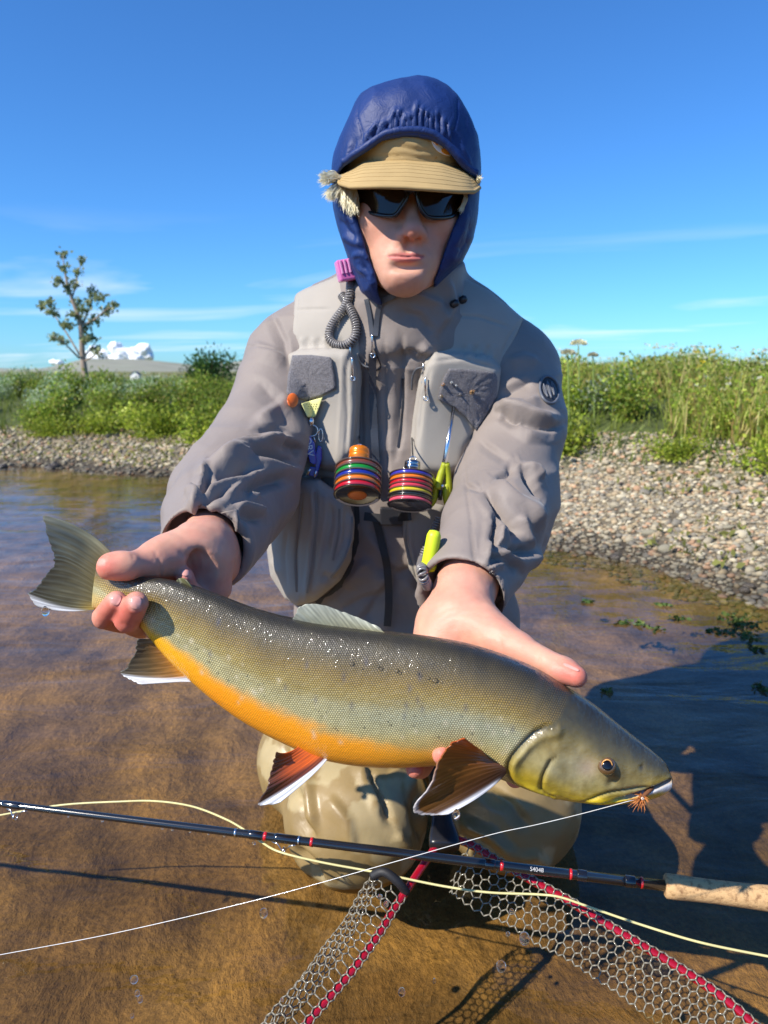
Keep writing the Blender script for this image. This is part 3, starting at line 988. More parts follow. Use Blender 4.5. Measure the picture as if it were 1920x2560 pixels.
# tall white umbels against the sky on the right bank
def umbel(u, v, y, s, label):
    t = P(u, v, y); x, yy = t[0], t[1]; z0 = zg(x, yy)
    root = empty('umbel_flower', (x, yy, z0)); r = np.random.default_rng(int(u))
    st = tube('stem', catmull([(x + .03, yy, z0 - .03), (x + .015, yy, (z0 + t[2]) / 2), t], 8), np.linspace(.006, .0035, 8), material('umbel_stem', tuple(S(120, 140, 70)), .7), None, 6)
    n = 260
    off = r.normal(size=(n, 3)); off /= np.linalg.norm(off, axis=1)[:, None]; off[:, 2] = np.abs(off[:, 2]) * .55
    V, F, c = leaves_vf(t + off * s * r.uniform(.6, 1, (n, 1)), off + rand_dir(r, n, .3) * .3, r.uniform(.008, .016, n), .5, np.array([S(226, 222, 190)] * n) * r.uniform(.8, 1.1, (n, 1)), r)
    fl = mk('flower_head', V, F, m_leaf, None, False, vcol=c)
    under([st, fl], root); setp(root, label, 'flower')
umbel(1420, 885, 3.9, .034, 'cream umbel flower on a tall stalk nearest the grey sleeve')
umbel(1446, 862, 4.3, .045, 'wide cream umbel flower rising highest against the sky')
umbel(1482, 890, 4.2, .022, 'small cream umbel flower beside two taller ones')
# farmhouse far out on the field
def farmhouse():
    q = P(336, 945, 200.0); x, y = q[0], q[1]; z = zg(x, y) - .1
    root = empty('farmhouse', (x, y, z))
    w, dp, h, rh = 1.15, 2.2, 1.0, .85
    V = np.array([(-w, 0, 0), (w, 0, 0), (w, 0, h), (0, 0, h + rh), (-w, 0, h), (-w, dp, 0), (w, dp, 0), (w, dp, h), (0, dp, h + rh), (-w, dp, h)]) + (x, y, z)
    F = [[0, 1, 2, 3, 4], [6, 5, 9, 8, 7], [0, 4, 9, 5], [1, 6, 7, 2]]
    wall = mk('wall', V, F, material('white_paint', (.8, .8, .78), .7), None, False)
    e = .15
    R = np.array([(-w - e, -e, h - .1), (0, -e, h + rh + .05), (w + e, -e, h - .1), (-w - e, dp + e, h - .1), (0, dp + e, h + rh + .05), (w + e, dp + e, h - .1)]) + (x, y, z)
    R2 = R + (0, 0, .12)
    roof = mk('roof', np.concatenate([R, R2]), [[0, 1, 4, 3], [1, 2, 5, 4], [6, 9, 10, 7], [7, 10, 11, 8], [0, 6, 7, 1], [1, 7, 8, 2], [3, 4, 10, 9], [4, 5, 11, 10], [0, 3, 9, 6], [2, 8, 11, 5]], material('grey_roof', tuple(S(90, 96, 108)), .6), None, False)
    Wn = np.array([(.25, -.02, .35), (.75, -.02, .35), (.75, -.02, .8), (.25, -.02, .8)]) + (x, y, z)
    win = mk('window', Wn, [[0, 1, 2, 3]], material('window_glass', (.05, .06, .08), .1), None, False)
    under([wall, roof, win], root); setp(root, 'tiny white gabled hut with a grey roof far out on the field', 'building')
farmhouse()
# ================================================================== THE ANGLER
T2 = lambda zx, zy: (600 + .5063 * zx, 640 + .5063 * zy)          # torso close-up -> photo pixels
H2 = lambda zx, zy: (750 + .3315 * zx, 150 + .3315 * zy)          # head close-up
Fk = 1.1573
def KF(*q): return [(a * Fk, b * Fk) for a, b in q]               # full view -> photo pixels

m_skin = material('skin', attr=True, rough=.5, var=.09, vscale=60, bump=.35, bscale=900, bdist=.0007, sss=.25, spec=.38)
m_jacket = material('jacket_cloth', tuple(S(132, 121, 114)), .66, var=.06, vscale=14, bump=.2, bscale=1400, bdist=.0004, sheen=.15, crease=.22, cscale=34)
m_vest = material('vest_cloth', tuple(S(160, 153, 143)), .75, var=.05, vscale=18, bump=.25, bscale=1500, bdist=.0004, sheen=.1)
m_hood = material('hood_nylon', tuple(S(22, 48, 104)), .55, var=.10, vscale=26, bump=.15, bscale=1100, bdist=.0005, spec=.35, crease=.35, cscale=60)
m_wader = material('wader_cloth', attr=True, rough=.66, var=.10, vscale=30, bump=.3, bscale=900, bdist=.0005, wet=(16, .36), crease=.25, cscale=20)
m_cap = material('cap_cotton', tuple(S(172, 146, 98)), .85, var=.08, vscale=40, bump=.4, bscale=1800, bdist=.0005)
m_black = material('black_webbing', (.012, .012, .014), .6, bump=.2, bscale=1500, bdist=.0004)
m_zip = material('zip_tape', tuple(S(74, 77, 84)), .5, bump=.3, bscale=1800, bdist=.0006)
m_steel = material('steel', (.72, .73, .75), .2, 1.0, var=.05)
m_dark = material('dark_plastic', (.02, .02, .024), .35)
m_felt = material('fleece_patch', tuple(S(110, 107, 110)), .95, var=.35, vscale=420, bump=1.0, bscale=800, bdist=.0016, sheen=.3)

# ---- joints, from the photograph
SHL = P(735, 920, 1.155); ELL_ = P(575, 1225, .985); WRL = P(508, 1368, .735)      # his right arm (left in the picture)
SHR = P(1280, 950, 1.15); ELR = P(1290, 1240, 1.02); WRR = P(1162, 1490, .775)    # his left arm
HIP = P(990, 1700, 1.17)

# ---------------- head, neck, arms and hands: one body
def hand_l(p):
    """his right hand, closed round the tail"""
    W = WRL
    d = chain(p, [W + (W - P(470, 1330, .70)) * .9, P(512, 1372, .735), P(485, 1395, .715)], [.029, .029, .030])
    palm = [cone(p, P(475, 1375, .712), P(395, 1395, .682), .022, .0175),        # thenar
            cone(p, P(522, 1400, .725), P(530, 1465, .722), .024, .020),         # heel towards the little finger
            cone(p, P(500, 1420, .728), P(470, 1490, .714), .018, .016),
            cone(p, P(455, 1420, .720), P(420, 1490, .706), .017, .015)]
    for e in palm: d = smin(d, e, .016)
    hollow = ell(p, P(492, 1425, .694), (.016, .012, .020))
    d = smax(d, -hollow, .012)
    th = chain(p, [P(415, 1390, .690), P(388, 1400, .678), P(330, 1412, .656), P(272, 1416, .645)], [.0175, .0152, .0128, .0112])
    th = smin(th, ell(p, P(300, 1412, .647), (.017, .0115, .0125)), .008)
    d = smin(d, th, .010)
    fin = [([P(425, 1495, .706), P(310, 1556, .705), P(258, 1545, .655), P(290, 1503, .633)], [.0125, .0115, .0108, .0092]),
           ([P(455, 1500, .712), P(356, 1566, .695), P(318, 1550, .641), P(340, 1508, .624)], [.0125, .0122, .0122, .0105]),
           ([P(480, 1500, .716), P(430, 1580, .695), P(388, 1574, .672), P(374, 1556, .664)], [.012, .0112, .0105, .009]),
           ([P(530, 1470, .720), P(500, 1500, .702), P(470, 1468, .686), P(463, 1440, .682)], [.0115, .0102, .0094, .0082])]
    for pts, rad in fin:
        d = smin(d, chain(p, pts, rad), .0045)
    # nail beds are set in as shallow plates
    return d
def hand_r(p):
    """his left hand, under the belly with the thumb along the back"""
    W = WRR
    d = chain(p, [W + (W - P(1150, 1560, .73)) * .9, P(1150, 1500, .770), P(1140, 1560, .742)], [.031, .032, .036])
    d = smin(d, cone(p, P(1095, 1560, .745), P(1078, 1640, .715), .022, .020), .02)
    d = smin(d, cone(p, P(1180, 1555, .735), P(1240, 1600, .700), .028, .021), .02)
    d = smin(d, cone(p, P(1130, 1620, .730), P(1150, 1720, .700), .028, .022), .02)
    th = chain(p, [P(1210, 1575, .712), P(1282, 1615, .680), P(1368, 1656, .646), P(1440, 1692, .624)], [.021, .0150, .0122, .0098])
    th = smin(th, ell(p, P(1290, 1618, .680), (.016, .015, .0145)), .01)
    th = smin(th, ell(p, P(1405, 1676, .634), (.014, .012, .0112)), .008)
    d = smin(d, th, .012)
    fin = [([P(1180, 1720, .690), P(1270, 1830, .690), P(1290, 1930, .650), P(1288, 1945, .630)], [.013, .012, .011, .009]),
           ([P(1150, 1730, .690), P(1165, 1870, .690), P(1125, 1915, .640), P(1106, 1885, .600)], [.013, .012, .011, .009]),
           ([P(1120, 1720, .690), P(1085, 1860, .695), P(1050, 1918, .652), P(1037, 1922, .626)], [.013, .012, .0105, .0085]),
           ([P(1090, 1700, .695), P(1010, 1820, .700), P(985, 1870, .672), P(975, 1870, .655)], [.0115, .0105, .0095, .008])]
    for pts, rad in fin:
        d = smin(d, chain(p, pts, rad), .005)
    return d
FX = 1015
def head_f(p):
    d = ell(p, P(FX + 2, 420, 1.090), (.078, .094, .080))
    d = smin(d, ell(p, P(FX, 540, 1.055), (.070, .078, .066)), .03)
    d = smin(d, ell(p, P(FX - 2, 615, 1.035), (.0585, .062, .055)), .03)
    d = smin(d, cone(p, P(FX - 44, 630, 1.045), P(FX - 14, 684, .998), .036, .021), .03)
    d = smin(d, cone(p, P(FX + 40, 630, 1.045), P(FX + 4, 684, .998), .036, .021), .03)
    d = smin(d, ell(p, P(FX - 6, 694, .988), (.023, .018, .0155)), .016)          # chin
    for s in (-1, 1):                                                            # cheekbones
        d = smin(d, ell(p, P(FX + 82 * s, 555, 1.008), (.020, .020, .016)), .03)
    # nose
    nose = cone(p, P(FX + 12, 495, .980), P(FX + 18, 572, .958), .0095, .0100)
    nose = smin(nose, ell(p, P(FX + 18, 575, .955), (.0105, .0115, .0105)), .008)
    for s in (-1, 1):
        nose = smin(nose, ell(p, P(FX + 15 + 23 * s, 586, .9665), (.0072, .0095, .0075)), .007)
    d = smin(d, nose, .012)
    for s in (-1, 1):                                                            # nostrils
        d = smax(d, -ell(p, P(FX + 16 + 13 * s, 596, .9590), (.0036, .0055, .0028)), .003)
    # mouth
    d = smin(d, ell(p, P(FX, 640, .992), (.032, .0175, .022)), .022)
    d = smin(d, ell(p, P(FX - 14, 633.5, .9745), (.0150, .0058, .0036)), .006)
    d = smin(d, ell(p, P(FX + 16, 633.5, .9745), (.0150, .0058, .0036)), .006)
    d = smin(d, ell(p, P(FX + 1, 649, .9735), (.0180, .0076, .0060)), .006)
    d = smax(d, -ell(p, P(FX, 668, .9690), (.016, .0045, .0035)), .010)           # hollow under the lip
    d = smax(d, -ell(p, P(FX + 4, 616, .9675), (.0026, .003, .006)), .008)        # philtrum
    d = smin(d, cone(p, P(FX, 640, 1.09), P(FX, 800, 1.16), .052, .05), .03)     # neck
    return d
def arms_f(p):
    d = chain(p, [SHL, ELL_, WRL], [.034, .030, .028])
    d = np.minimum(d, chain(p, [SHR, ELR, WRR], [.034, .030, .030]))
    tr = cone(p, P(1000, 950, 1.18), P(990, 1560, 1.19), .075, .075)
    tr = smin(tr, cone(p, SHL, SHR, .036, .036), .05)
    return smin(d, tr, .04)
def body_f(p):
    d = arms_f(p)
    d = smin(d, head_f(p), .03)
    # evaluate the hands only nearby
    out = d
    for hf, c, r in ((hand_l, P(400, 1470, .69), .20), (hand_r, P(1200, 1700, .68), .24)):
        q = np.sqrt(((p - np.asarray(c, np.float32)) ** 2).sum(1))
        m = q < r + .05
        e = (q - r + .02).astype(np.float32)
        if m.any(): e[m] = hf(p[m])
        out = smin(out, e, .012)
    return out
BV, BF = sdf_mesh(body_f, (-.50, .52, .02), (.42, 1.32, 1.12), .0016, 6, 1.2)
BV = relax(BV, BF, 2, .4)
def skin_colors(V):
    u, v, dep = proj(V)
    n = len(V)
    c = np.tile(S(208, 158, 134), (n, 1)) * (1 + .05 * fbm(V * 30, 3, 4)[:, None])
    def blend(mask, colr):
        nonlocal c
        c = c * (1 - mask[:, None]) + np.asarray(colr) * mask[:, None]
    g = lambda cu, cv, ru, rv: np.exp(-(((u - cu) / ru) ** 2 + ((v - cv) / rv) ** 2))
    head = V[:, 2] > .70
    blend(.55 * head * g(FX + 18, 585, 42, 30), S(196, 112, 96))
    blend(.35 * head * (g(FX - 80, 580, 50, 50) + g(FX + 85, 585, 45, 50)), S(200, 128, 108))
    blend(.35 * head * g(FX - 6, 712, 60, 24), S(204, 128, 106))
    lt = np.clip(1 - (np.abs(u - FX) / 48) ** 2, 0, 1)
    up_ = 641 - lt * (11 - 2.5 * np.exp(-((u - FX - 2) / 9) ** 2)); lo_ = 641 + lt ** .8 * 17
    lip = smooth(up_ - 2, up_ + 2, v) * smooth(lo_ + 3, lo_ - 3, v) * (lt > .02)
    blend(np.clip(lip, 0, 1) * .8 * (head & (V[:, 1] < 1.0)), S(196, 104, 100))
    blend(.6 * head * np.exp(-(((v - 641) / 1.6) ** 2)) * (np.abs(u - FX) < 44) * (V[:, 1] < 1.0), S(120, 52, 50))
    # hands: pink and mottled, redder towards the finger ends
    hand = (~head) & (V[:, 1] < .80)
    mot = fbm(V * 55, 3, 14)
    blend(.45 * hand * np.clip(.6 + mot, 0, 1), S(206, 134, 116))
    for a, b, ru, rv in [(262, 1414, 38, 34), (275, 1540, 48, 50), (325, 1545, 50, 60), (465, 1440, 26, 26), (1435, 1690, 55, 36), (1037, 1920, 30, 30), (1290, 1945, 30, 30), (1106, 1885, 30, 30)]:
        blend(np.clip(.75 * hand * g(a, b, ru, rv), 0, .75), S(206, 98, 84))
    blend(.5 * hand * g(500, 1440, 40, 60) * np.clip(.5 + mot, 0, 1), S(200, 112, 100))
    blend(.30 * hand * g(1150, 1570, 90, 60), S(214, 148, 124))
    # finger nails
    for a, b, ru, rv, th_ in [(338, 1508, 18, 20, .1), (288, 1497, 15, 18, .3), (467, 1436, 13, 11, 0), (252, 1405, 12, 9, 0)]:
        blend(.7 * hand * (V[:, 1] < .70) * np.clip(1.6 - (((u - a) / ru) ** 4 + ((v - b) / rv) ** 4) * 1.2, 0, 1), S(216, 152, 138))
    return np.clip(c, 0, 1)
# creases of the hands and face, pressed into the skin
BV = folds(BV, BF, [([(396, 1392), (404, 1420), (398, 1445)], -1.1, 4), ([(388, 1378), (392, 1392)], -.6, 3.5), ([(440, 1372), (470, 1392), (482, 1425), (478, 1452)], -1.4, 7),
                    ([(520, 1372), (528, 1395), (522, 1430)], 1.4, 8), ([(500, 1380), (508, 1405), (505, 1430)], 1.2, 6), ([(330, 1384), (336, 1398)], -.5, 4), ([(330, 1440), (334, 1428)], -.5, 4),
                    ([(1235, 1580), (1250, 1600), (1252, 1625)], -.7, 5), ([(1218, 1570), (1232, 1592), (1232, 1612)], -.5, 5), ([(1340, 1625), (1348, 1640), (1344, 1655)], -.5, 5),
                    ([(1070, 1545), (1120, 1520), (1180, 1512)], -.6, 6), ([(1085, 1560), (1150, 1535), (1215, 1530)], -.5, 5), ([(1395, 1655), (1430, 1662)], -.5, 5),
                    ([(322, 1488), (340, 1478 + 10), (358, 1490)], -.7, 2.5), ([(322, 1528), (340, 1533), (358, 1526)], .6, 3), ([(272, 1515), (288, 1522)], .5, 3),
                    ([(455, 1448), (477, 1448)], .5, 2.5), ([(300, 1560), (330, 1566)], -.5, 5), ([(240, 1548), (268, 1568)], -.4, 5),
                    ([(985, 594), (968, 618), (962, 640)], -.8, 7), ([(1056, 596), (1070, 618), (1074, 640)], -.8, 7), ([(968, 640), (990, 640.5), (1003, 641), (1015, 642), (1030, 640.5), (1064, 641)], -2.4, 2.2), ([(1000, 727), (1012, 716)], -.3, 8)])
BV = BV + normals(BV, BF) * (.0007 * fbm(BV * 70, 3, 19) + .0012 * fbm(BV * 26, 2, 23) * (BV[:, 2] < .7))[:, None]
person = mk('person', BV, BF, m_skin, vcol=skin_colors(BV))
setp(person, 'kneeling angler in grey wading jacket, tan cap, sunglasses and blue hood holding a fish', 'person')

# ---------------- jacket
def torso_f(p):
    d = ell(p, P(1005, 985, 1.175), (.185, .110, .20))
    d = smin(d, cone(p, P(760, 888, 1.165), P(1262, 918, 1.165), .062, .062), .06)
    d = smin(d, cone(p, P(862, 812, 1.155), P(1160, 828, 1.155), .058, .058), .05)
    d = smin(d, ell(p, P(1005, 880, 1.150), (.125, .092, .085)), .05)
    d = smin(d, ell(p, P(985, 1330, 1.165), (.165, .112, .20)), .08)
    d = smin(d, ell(p, P(1020, 1560, 1.17), (.185, .125, .17)), .06)
    return d
def sleeve_l(p):
    d = chain(p, [P(722, 905, 1.155), P(670, 1060, 1.06), P(598, 1225, .965)], [.066, .064, .072])
    d = smin(d, chain(p, [P(585, 1230, .965), P(545, 1300, .86), P(520, 1365, .765)], [.074, .066, .050]), .03)
    d = smin(d, ell(p, P(505, 1258, .955), (.032, .05, .045)), .03)               # cloth bagging at the elbow
    return d
def sleeve_r(p):
    d = chain(p, [P(1286, 938, 1.15), P(1300, 1060, 1.09), P(1266, 1235, 1.01)], [.067, .067, .066])
    d = smin(d, chain(p, [P(1262, 1235, 1.01), P(1222, 1340, .90), P(1160, 1470, .800)], [.067, .066, .052]), .03)
    d = smin(d, ell(p, P(1290, 1340, 1.0), (.034, .05, .06)), .03)
    return d
CUFF_L = [WRL, (WRL - P(540, 1300, .86))]; CUFF_R = [WRR, (WRR - P(1225, 1345, .90))]
neck_c = P(1010, 745, 1.10)
def collar_f(p):
    # a standing collar: a ring round the neck, higher at the back, open in front
    c = np.asarray(neck_c, np.float32)
    q = p - c
    r = np.sqrt((q[:, 0] / .082) ** 2 + ((q[:, 1] - .02) / .085) ** 2)
    ring = np.abs(r - 1) * .082 - .0055
    top = .004 + .05 * np.clip((q[:, 1] + .08) / .16, 0, 1) + .020 * np.clip(q[:, 0] / .06, -.3, 1)
    return smax(smax(ring, q[:, 2] - top, .006), -q[:, 2] - .080, .02)
def jacket_f(p):
    d = smin(torso_f(p), sleeve_l(p), .035)
    d = smin(d, sleeve_r(p), .035)
    # neck well
    c = P(1010, 715, 1.115)
    d = smax(d, -ell(p, c, (.072, .074, .055)), .012)
    d = smin(d, collar_f(p), .028)
    # cuffs cut square and hollow
    for W, ax, r in ((P(506, 1372, .755), P(505, 1372, .755) - P(560, 1265, .93), .0425), (P(1155, 1490, .785), P(1155, 1490, .785) - P(1235, 1330, .92), .045)):
        a = ax / np.linalg.norm(ax)
        t = ((p - np.asarray(W, np.float32)) @ a.astype(np.float32))
        q = np.sqrt((((p - np.asarray(W, np.float32)) - t[:, None] * a.astype(np.float32)) ** 2).sum(1))
        near = np.sqrt(((p - np.asarray(W, np.float32)) ** 2).sum(1)) < .13
        d = np.where(near, smax(d, t.astype(np.float32), .004), d)
        bore = np.maximum(q - r, -(t + .055))
        d = np.where(near, smax(d, -bore.astype(np.float32), .004), d)
    # hem
    return smax(d, -(p[:, 2] - .17), .01)
JV, JF = sdf_mesh(jacket_f, (-.50, .68, .10), (.46, 1.40, 1.00), .0028, 5, 1.3)
JV = relax(JV, JF, 2, .5)
# broad cloth relief
_n = fbm(JV * np.array([8, 8, 5.0]), 2, 41); _r1 = 1 - np.abs(fbm(JV * np.array([7, 9, 13.0]), 2, 47)) * 2.2; _r2 = 1 - np.abs(fbm(JV * np.array([15, 17, 24.0]), 2, 49)) * 2.2
JV = JV + normals(JV, JF) * (.0030 * _n + .0042 * _r1 + .0016 * _r2 - .003)[:, None] * smooth(.74, .84, JV[:, 1])[:, None]
Z1 = lambda *q: [(400 + a * .2411, 1040 + b * .2411) for a, b in q]
Z2 = lambda *q: [(1020 + a * .2532, 1000 + b * .2532) for a, b in q]
Tz = lambda *q: [T2(a, b) for a, b in q]
jl = []
def ridge(z, pts, amp, w): jl.append((z(*pts), amp * 1.5, w * 1.0, 1))
# left-hand sleeve, as the cloth lies in the photograph
ridge(Z1, [(600, 440), (850, 330), (1100, 265), (1250, 260)], 11, 11)
ridge(Z1, [(640, 420), (900, 270), (1150, 210), (1380, 235)], 8, 9)
ridge(Z1, [(620, 400), (880, 300), (1100, 235)], -7, 6)
ridge(Z1, [(900, 395), (1150, 400), (1400, 470)], -8, 9)
ridge(Z1, [(480, 500), (900, 420), (1250, 550), (1460, 560)], 9, 11)
ridge(Z1, [(480, 500), (440, 680), (400, 860), (340, 1010)], 10, 9)
ridge(Z1, [(500, 600), (470, 740), (420, 850)], -10, 12)
ridge(Z1, [(560, 600), (750, 570), (950, 560)], -8, 12)
ridge(Z1, [(400, 870), (650, 740), (900, 640), (1080, 580)], 8, 10)
ridge(Z1, [(380, 960), (560, 850), (680, 800)], -9, 8)
ridge(Z1, [(420, 960), (700, 840), (840, 740)], 6, 8)
ridge(Z1, [(900, 760), (1100, 680), (1300, 640)], -8, 10)
ridge(Z1, [(780, 930), (940, 960), (1090, 990)], 7, 7)
ridge(Z1, [(800, 980), (950, 1040), (1060, 1080)], -6, 8)
ridge(Z1, [(920, 800), (1030, 830)], 5, 6)
ridge(Z1, [(270, 840), (380, 770)], 7, 9)
ridge(Z1, [(1020, 140), (1200, 130), (1330, 180)], -6, 8)
ridge(Z1, [(1260, 260), (1420, 320), (1490, 390)], -9, 10)
ridge(Z1, [(820, 960), (815, 1120), (828, 1245)], 3.5, 5)
ridge(Z1, [(820, 1480), (810, 1560), (770, 1610)], -3.5, 5)
ridge(Tz, [(60, 440), (200, 490), (250, 520)], 4, 12)
ridge(Tz, [(150, 280), (220, 420), (240, 560)], -4, 9)
ridge(Tz, [(30, 440), (200, 470)], -2, 3)
ridge(Tz, [(90, 620), (180, 700), (260, 860)], -5, 14)
ridge(Tz, [(80, 820), (230, 700)], 5, 13)
# right-hand sleeve
ridge(Z2, [(860, 60), (1080, 80), (1300, 150), (1470, 160)], 8, 10)
ridge(Z2, [(920, 130), (1050, 210), (1100, 200)], -8, 8)
ridge(Z2, [(1060, 190), (1250, 240), (1400, 300), (1530, 260)], -8, 11)
ridge(Z2, [(1040, 220), (1200, 330), (1420, 330), (1530, 270)], 7, 10)
ridge(Z2, [(700, 400), (850, 500), (1000, 590)], -4, 8)
ridge(Z2, [(1110, 640), (1180, 800), (1300, 980)], -13, 12)
ridge(Z2, [(1100, 620), (1140, 820), (1250, 1060), (1310, 1190)], 9, 11)
ridge(Z2, [(1120, 640), (1260, 690), (1330, 780)], 8, 9)
ridge(Z2, [(870, 780), (1000, 720), (1000, 640)], -6, 8)
ridge(Z2, [(860, 800), (1000, 950), (1180, 1100), (1320, 1260)], 10, 13)
ridge(Z2, [(760, 880), (860, 1020), (980, 1180), (1120, 1340)], -13, 11)
ridge(Z2, [(740, 900), (840, 1080), (930, 1250), (980, 1420)], 8, 10)
ridge(Z2, [(850, 1120), (860, 1260), (830, 1450)], -12, 8)
ridge(Z2, [(830, 1120), (820, 1300), (790, 1480), (765, 1650)], 8, 7)
ridge(Z2, [(880, 1250), (900, 1400), (870, 1440)], 6, 7)
ridge(Z2, [(1000, 1450), (1100, 1510), (1150, 1450)], -8, 12)
ridge(Z2, [(1080, 1150), (1130, 1260), (1230, 1470)], 7, 10)
ridge(Z2, [(880, 1500), (1050, 1580), (1200, 1560), (1300, 1500)], 9, 12)
ridge(Z2, [(800, 1540), (950, 1570), (1100, 1680)], -9, 8)
ridge(Z2, [(560, 830), (660, 860), (740, 880)], -4, 5)
ridge(Z2, [(560, 600), (570, 830), (630, 1200), (660, 1600), (640, 1750)], -1.6, 2.6)
ridge(Z2, [(680, 1640), (800, 1700), (900, 1800)], -4, 6)
ridge(Z2, [(780, 1680), (860, 1640), (940, 1620)], 5, 6)
ridge(Tz, [(1290, 720), (1400, 730), (1480, 700)], 6, 10)
ridge(Tz, [(1290, 690), (1380, 640), (1440, 610)], -6, 10)
ridge(Tz, [(1320, 760), (1430, 790), (1560, 830)], 5, 11)
ridge(Tz, [(1330, 520), (1400, 500), (1470, 520)], 4, 12)
# front of the jacket: placket, chest zip, collar
ridge(Tz, [(620, 400), (600, 700), (605, 950), (612, 1180)], -3, 5)
ridge(Tz, [(715, 400), (720, 700), (730, 950), (735, 1180)], -2, 4)
ridge(Tz, [(800, 390), (806, 600), (790, 900), (770, 1000)], -5, 7)
ridge(Tz, [(860, 500), (900, 470), (930, 440)], 5, 12)
ridge(Tz, [(820, 470), (880, 480), (920, 500)], -5, 8)
jl.append(([(965, 742), (1045, 736), (1098, 758), (1110, 795), (1088, 838)], 6, 9, 1)); jl.append(([(1000, 778), (1050, 792), (1082, 832)], -6, 11, 1)); jl.append(([(1120, 700), (1135, 760), (1110, 810)], 6, 9, 1))
for q, a, w in [([(960, 1420), (975, 1500), (965, 1590)], 6, 14), ([(860, 1470), (900, 1420), (930, 1400)], 6, 14), ([(900, 1560), (945, 1500), (990, 1440)], -6, 12), ([(1010, 1450), (1040, 1480), (1060, 1540)], 5, 10),
                ([(990, 1430), (1030, 1420), (1050, 1400)], -5, 8), ([(840, 1530), (900, 1500), (960, 1480)], -5, 10), ([(905, 1320), (960, 1390), (1000, 1420)], 5, 10)]:
    jl.append((q, a, w, 1))
JV = folds(JV, JF, jl)
jacket = mk('jacket', JV, JF, m_jacket, person)
jacket['label'] = 'taupe-grey waterproof wading jacket with creased sleeves'
def bvh(V, F): return BVHTree.FromPolygons([tuple(q) for q in V], [tuple(int(i) for i in f) for f in F])
def bvh_obj(o):
    me = o.data
    return BVHTree.FromPolygons([v.co[:] for v in me.vertices], [p.vertices[:] for p in me.polygons])
JB = bvh(JV, JF)
def hit(u, v, trees, lift=0.0):
    """first surface behind a photo pixel, lifted towards the viewer"""
    d = raydir(u, v); d = d / np.linalg.norm(d); best = None
    for t in trees:
        r = t.ray_cast(Vector(CAM), Vector(d))
        if r[0] is not None and (best is None or r[3] < best): best = r[3]
    if best is None: return None
    return CAM + d * (best - lift)
def hits(pxs, trees, lift=0.0, dflt=1.05):
    out = []; last = dflt
    for u, v in pxs:
        h = hit(u, v, trees, lift)
        if h is None: h = P(u, v, last)
        last = h[1]; out.append(h)
    return np.array(out)

# ---------------- vest
def vest_shell(p): return torso_f(p) - .0085
VL = [T2(*q) for q in [(270, 180), (420, 120), (560, 60), (585, 200), (590, 420), (600, 600), (590, 900), (600, 1060), (560, 1110), (330, 1080), (215, 1000), (215, 700), (225, 520), (250, 450), (262, 300)]]
VR = [T2(*q) for q in [(1090, 100), (1230, 170), (1400, 310), (1350, 430), (1300, 600), (1300, 760), (1170, 880), (1080, 1090), (850, 1100), (840, 900), (880, 620), (940, 440), (960, 330), (1010, 300), (1060, 220)]]
LOW_L = [(668, 1190), (700, 1185), (800, 1200), (872, 1250), (885, 1300), (878, 1400), (850, 1450), (790, 1500), (742, 1515), (712, 1495), (676, 1440), (664, 1380)]
LOW_R = [(1006, 1265), (1060, 1250), (1112, 1265), (1120, 1400), (1080, 1480), (1052, 1470), (1022, 1420), (1008, 1340)]
def pocket(p, poly, thick, rnd):
    """a padded pocket standing off the vest"""
    a = cone_poly(p, poly) + rnd
    b = torso_f(p) - .0085 - thick + rnd
    return np.sqrt(np.maximum(a, 0) ** 2 + np.maximum(b, 0) ** 2) + np.minimum(np.maximum(a, b), 0) - rnd
PK_L = [T2(*q) for q in [(235, 480), (300, 462), (440, 455), (540, 462), (575, 560), (580, 760), (560, 960), (500, 1060), (400, 1050), (310, 1000), (270, 860), (225, 700), (215, 560)]]
PK_R = [T2(*q) for q in [(920, 540), (960, 480), (1100, 478), (1230, 500), (1285, 560), (1275, 700), (1180, 870), (1130, 960), (1110, 1060), (1000, 1085), (890, 1075), (855, 1000), (870, 800), (890, 660)]]
def vest_f(p):
    front = (p[:, 1] - 1.20).astype(np.float32)
    sh = vest_shell(p)
    a = smax(smax(sh, cone_poly(p, VL), .006), -(torso_f(p) - .001), .002)
    b = smax(smax(sh, cone_poly(p, VR), .006), -(torso_f(p) - .001), .002)
    d = np.minimum(a, b)
    d = smin(d, pocket(p, PK_L, .022, .014), .008)
    d = smin(d, pocket(p, PK_R, .024, .014), .008)
    d = smin(d, pocket(p, LOW_L, .045, .022), .01)
    d = smin(d, pocket(p, LOW_R, .020, .012), .008)
    # arm holes
    return np.maximum(d, front)
VV, VF = sdf_mesh(vest_f, (-.24, .92, .25), (.26, 1.22, .92), .0026, 4, 1.5)
VV = relax(VV, VF, 2, .5)
vn = fbm(VV * np.array([14, 14, 9.]), 3, 51)
VV = VV + normals(VV, VF) * (.0022 * vn)[:, None]
vl = []
def vr(z, pts, amp, w): vl.append((z(*pts), amp, w))
vr(Tz, [(545, 480), (525, 560), (530, 800), (520, 1000)], -3.5, 4.5)         # pocket zip line
vr(Tz, [(505, 470), (500, 700), (480, 1010)], 1.5, 4)
vr(Tz, [(940, 560), (900, 700), (880, 900)], -3, 4)
vr(Tz, [(950, 520), (1100, 500), (1270, 560)], -2.5, 4)
vr(Tz, [(270, 265), (380, 262), (450, 262)], -2, 3)
vr(Tz, [(285, 190), (275, 300), (270, 440)], -2, 3)
vr(Tz, [(980, 290), (1180, 300), (1330, 350)], -2.2, 3)
vr(Tz, [(1390, 320), (1330, 400), (1290, 500)], -2.2, 3)
for k in range(9):
    x = 275 + k * 28
    vr(Tz, [(x, 405), (x + 4, 455)], 2.0 * (1 if k % 2 else -1), 4)
for k in range(6):
    x = 1110 + k * 30
    vr(Tz, [(x, 440), (x - 4, 500)], 2.0 * (1 if k % 2 else -1), 5)
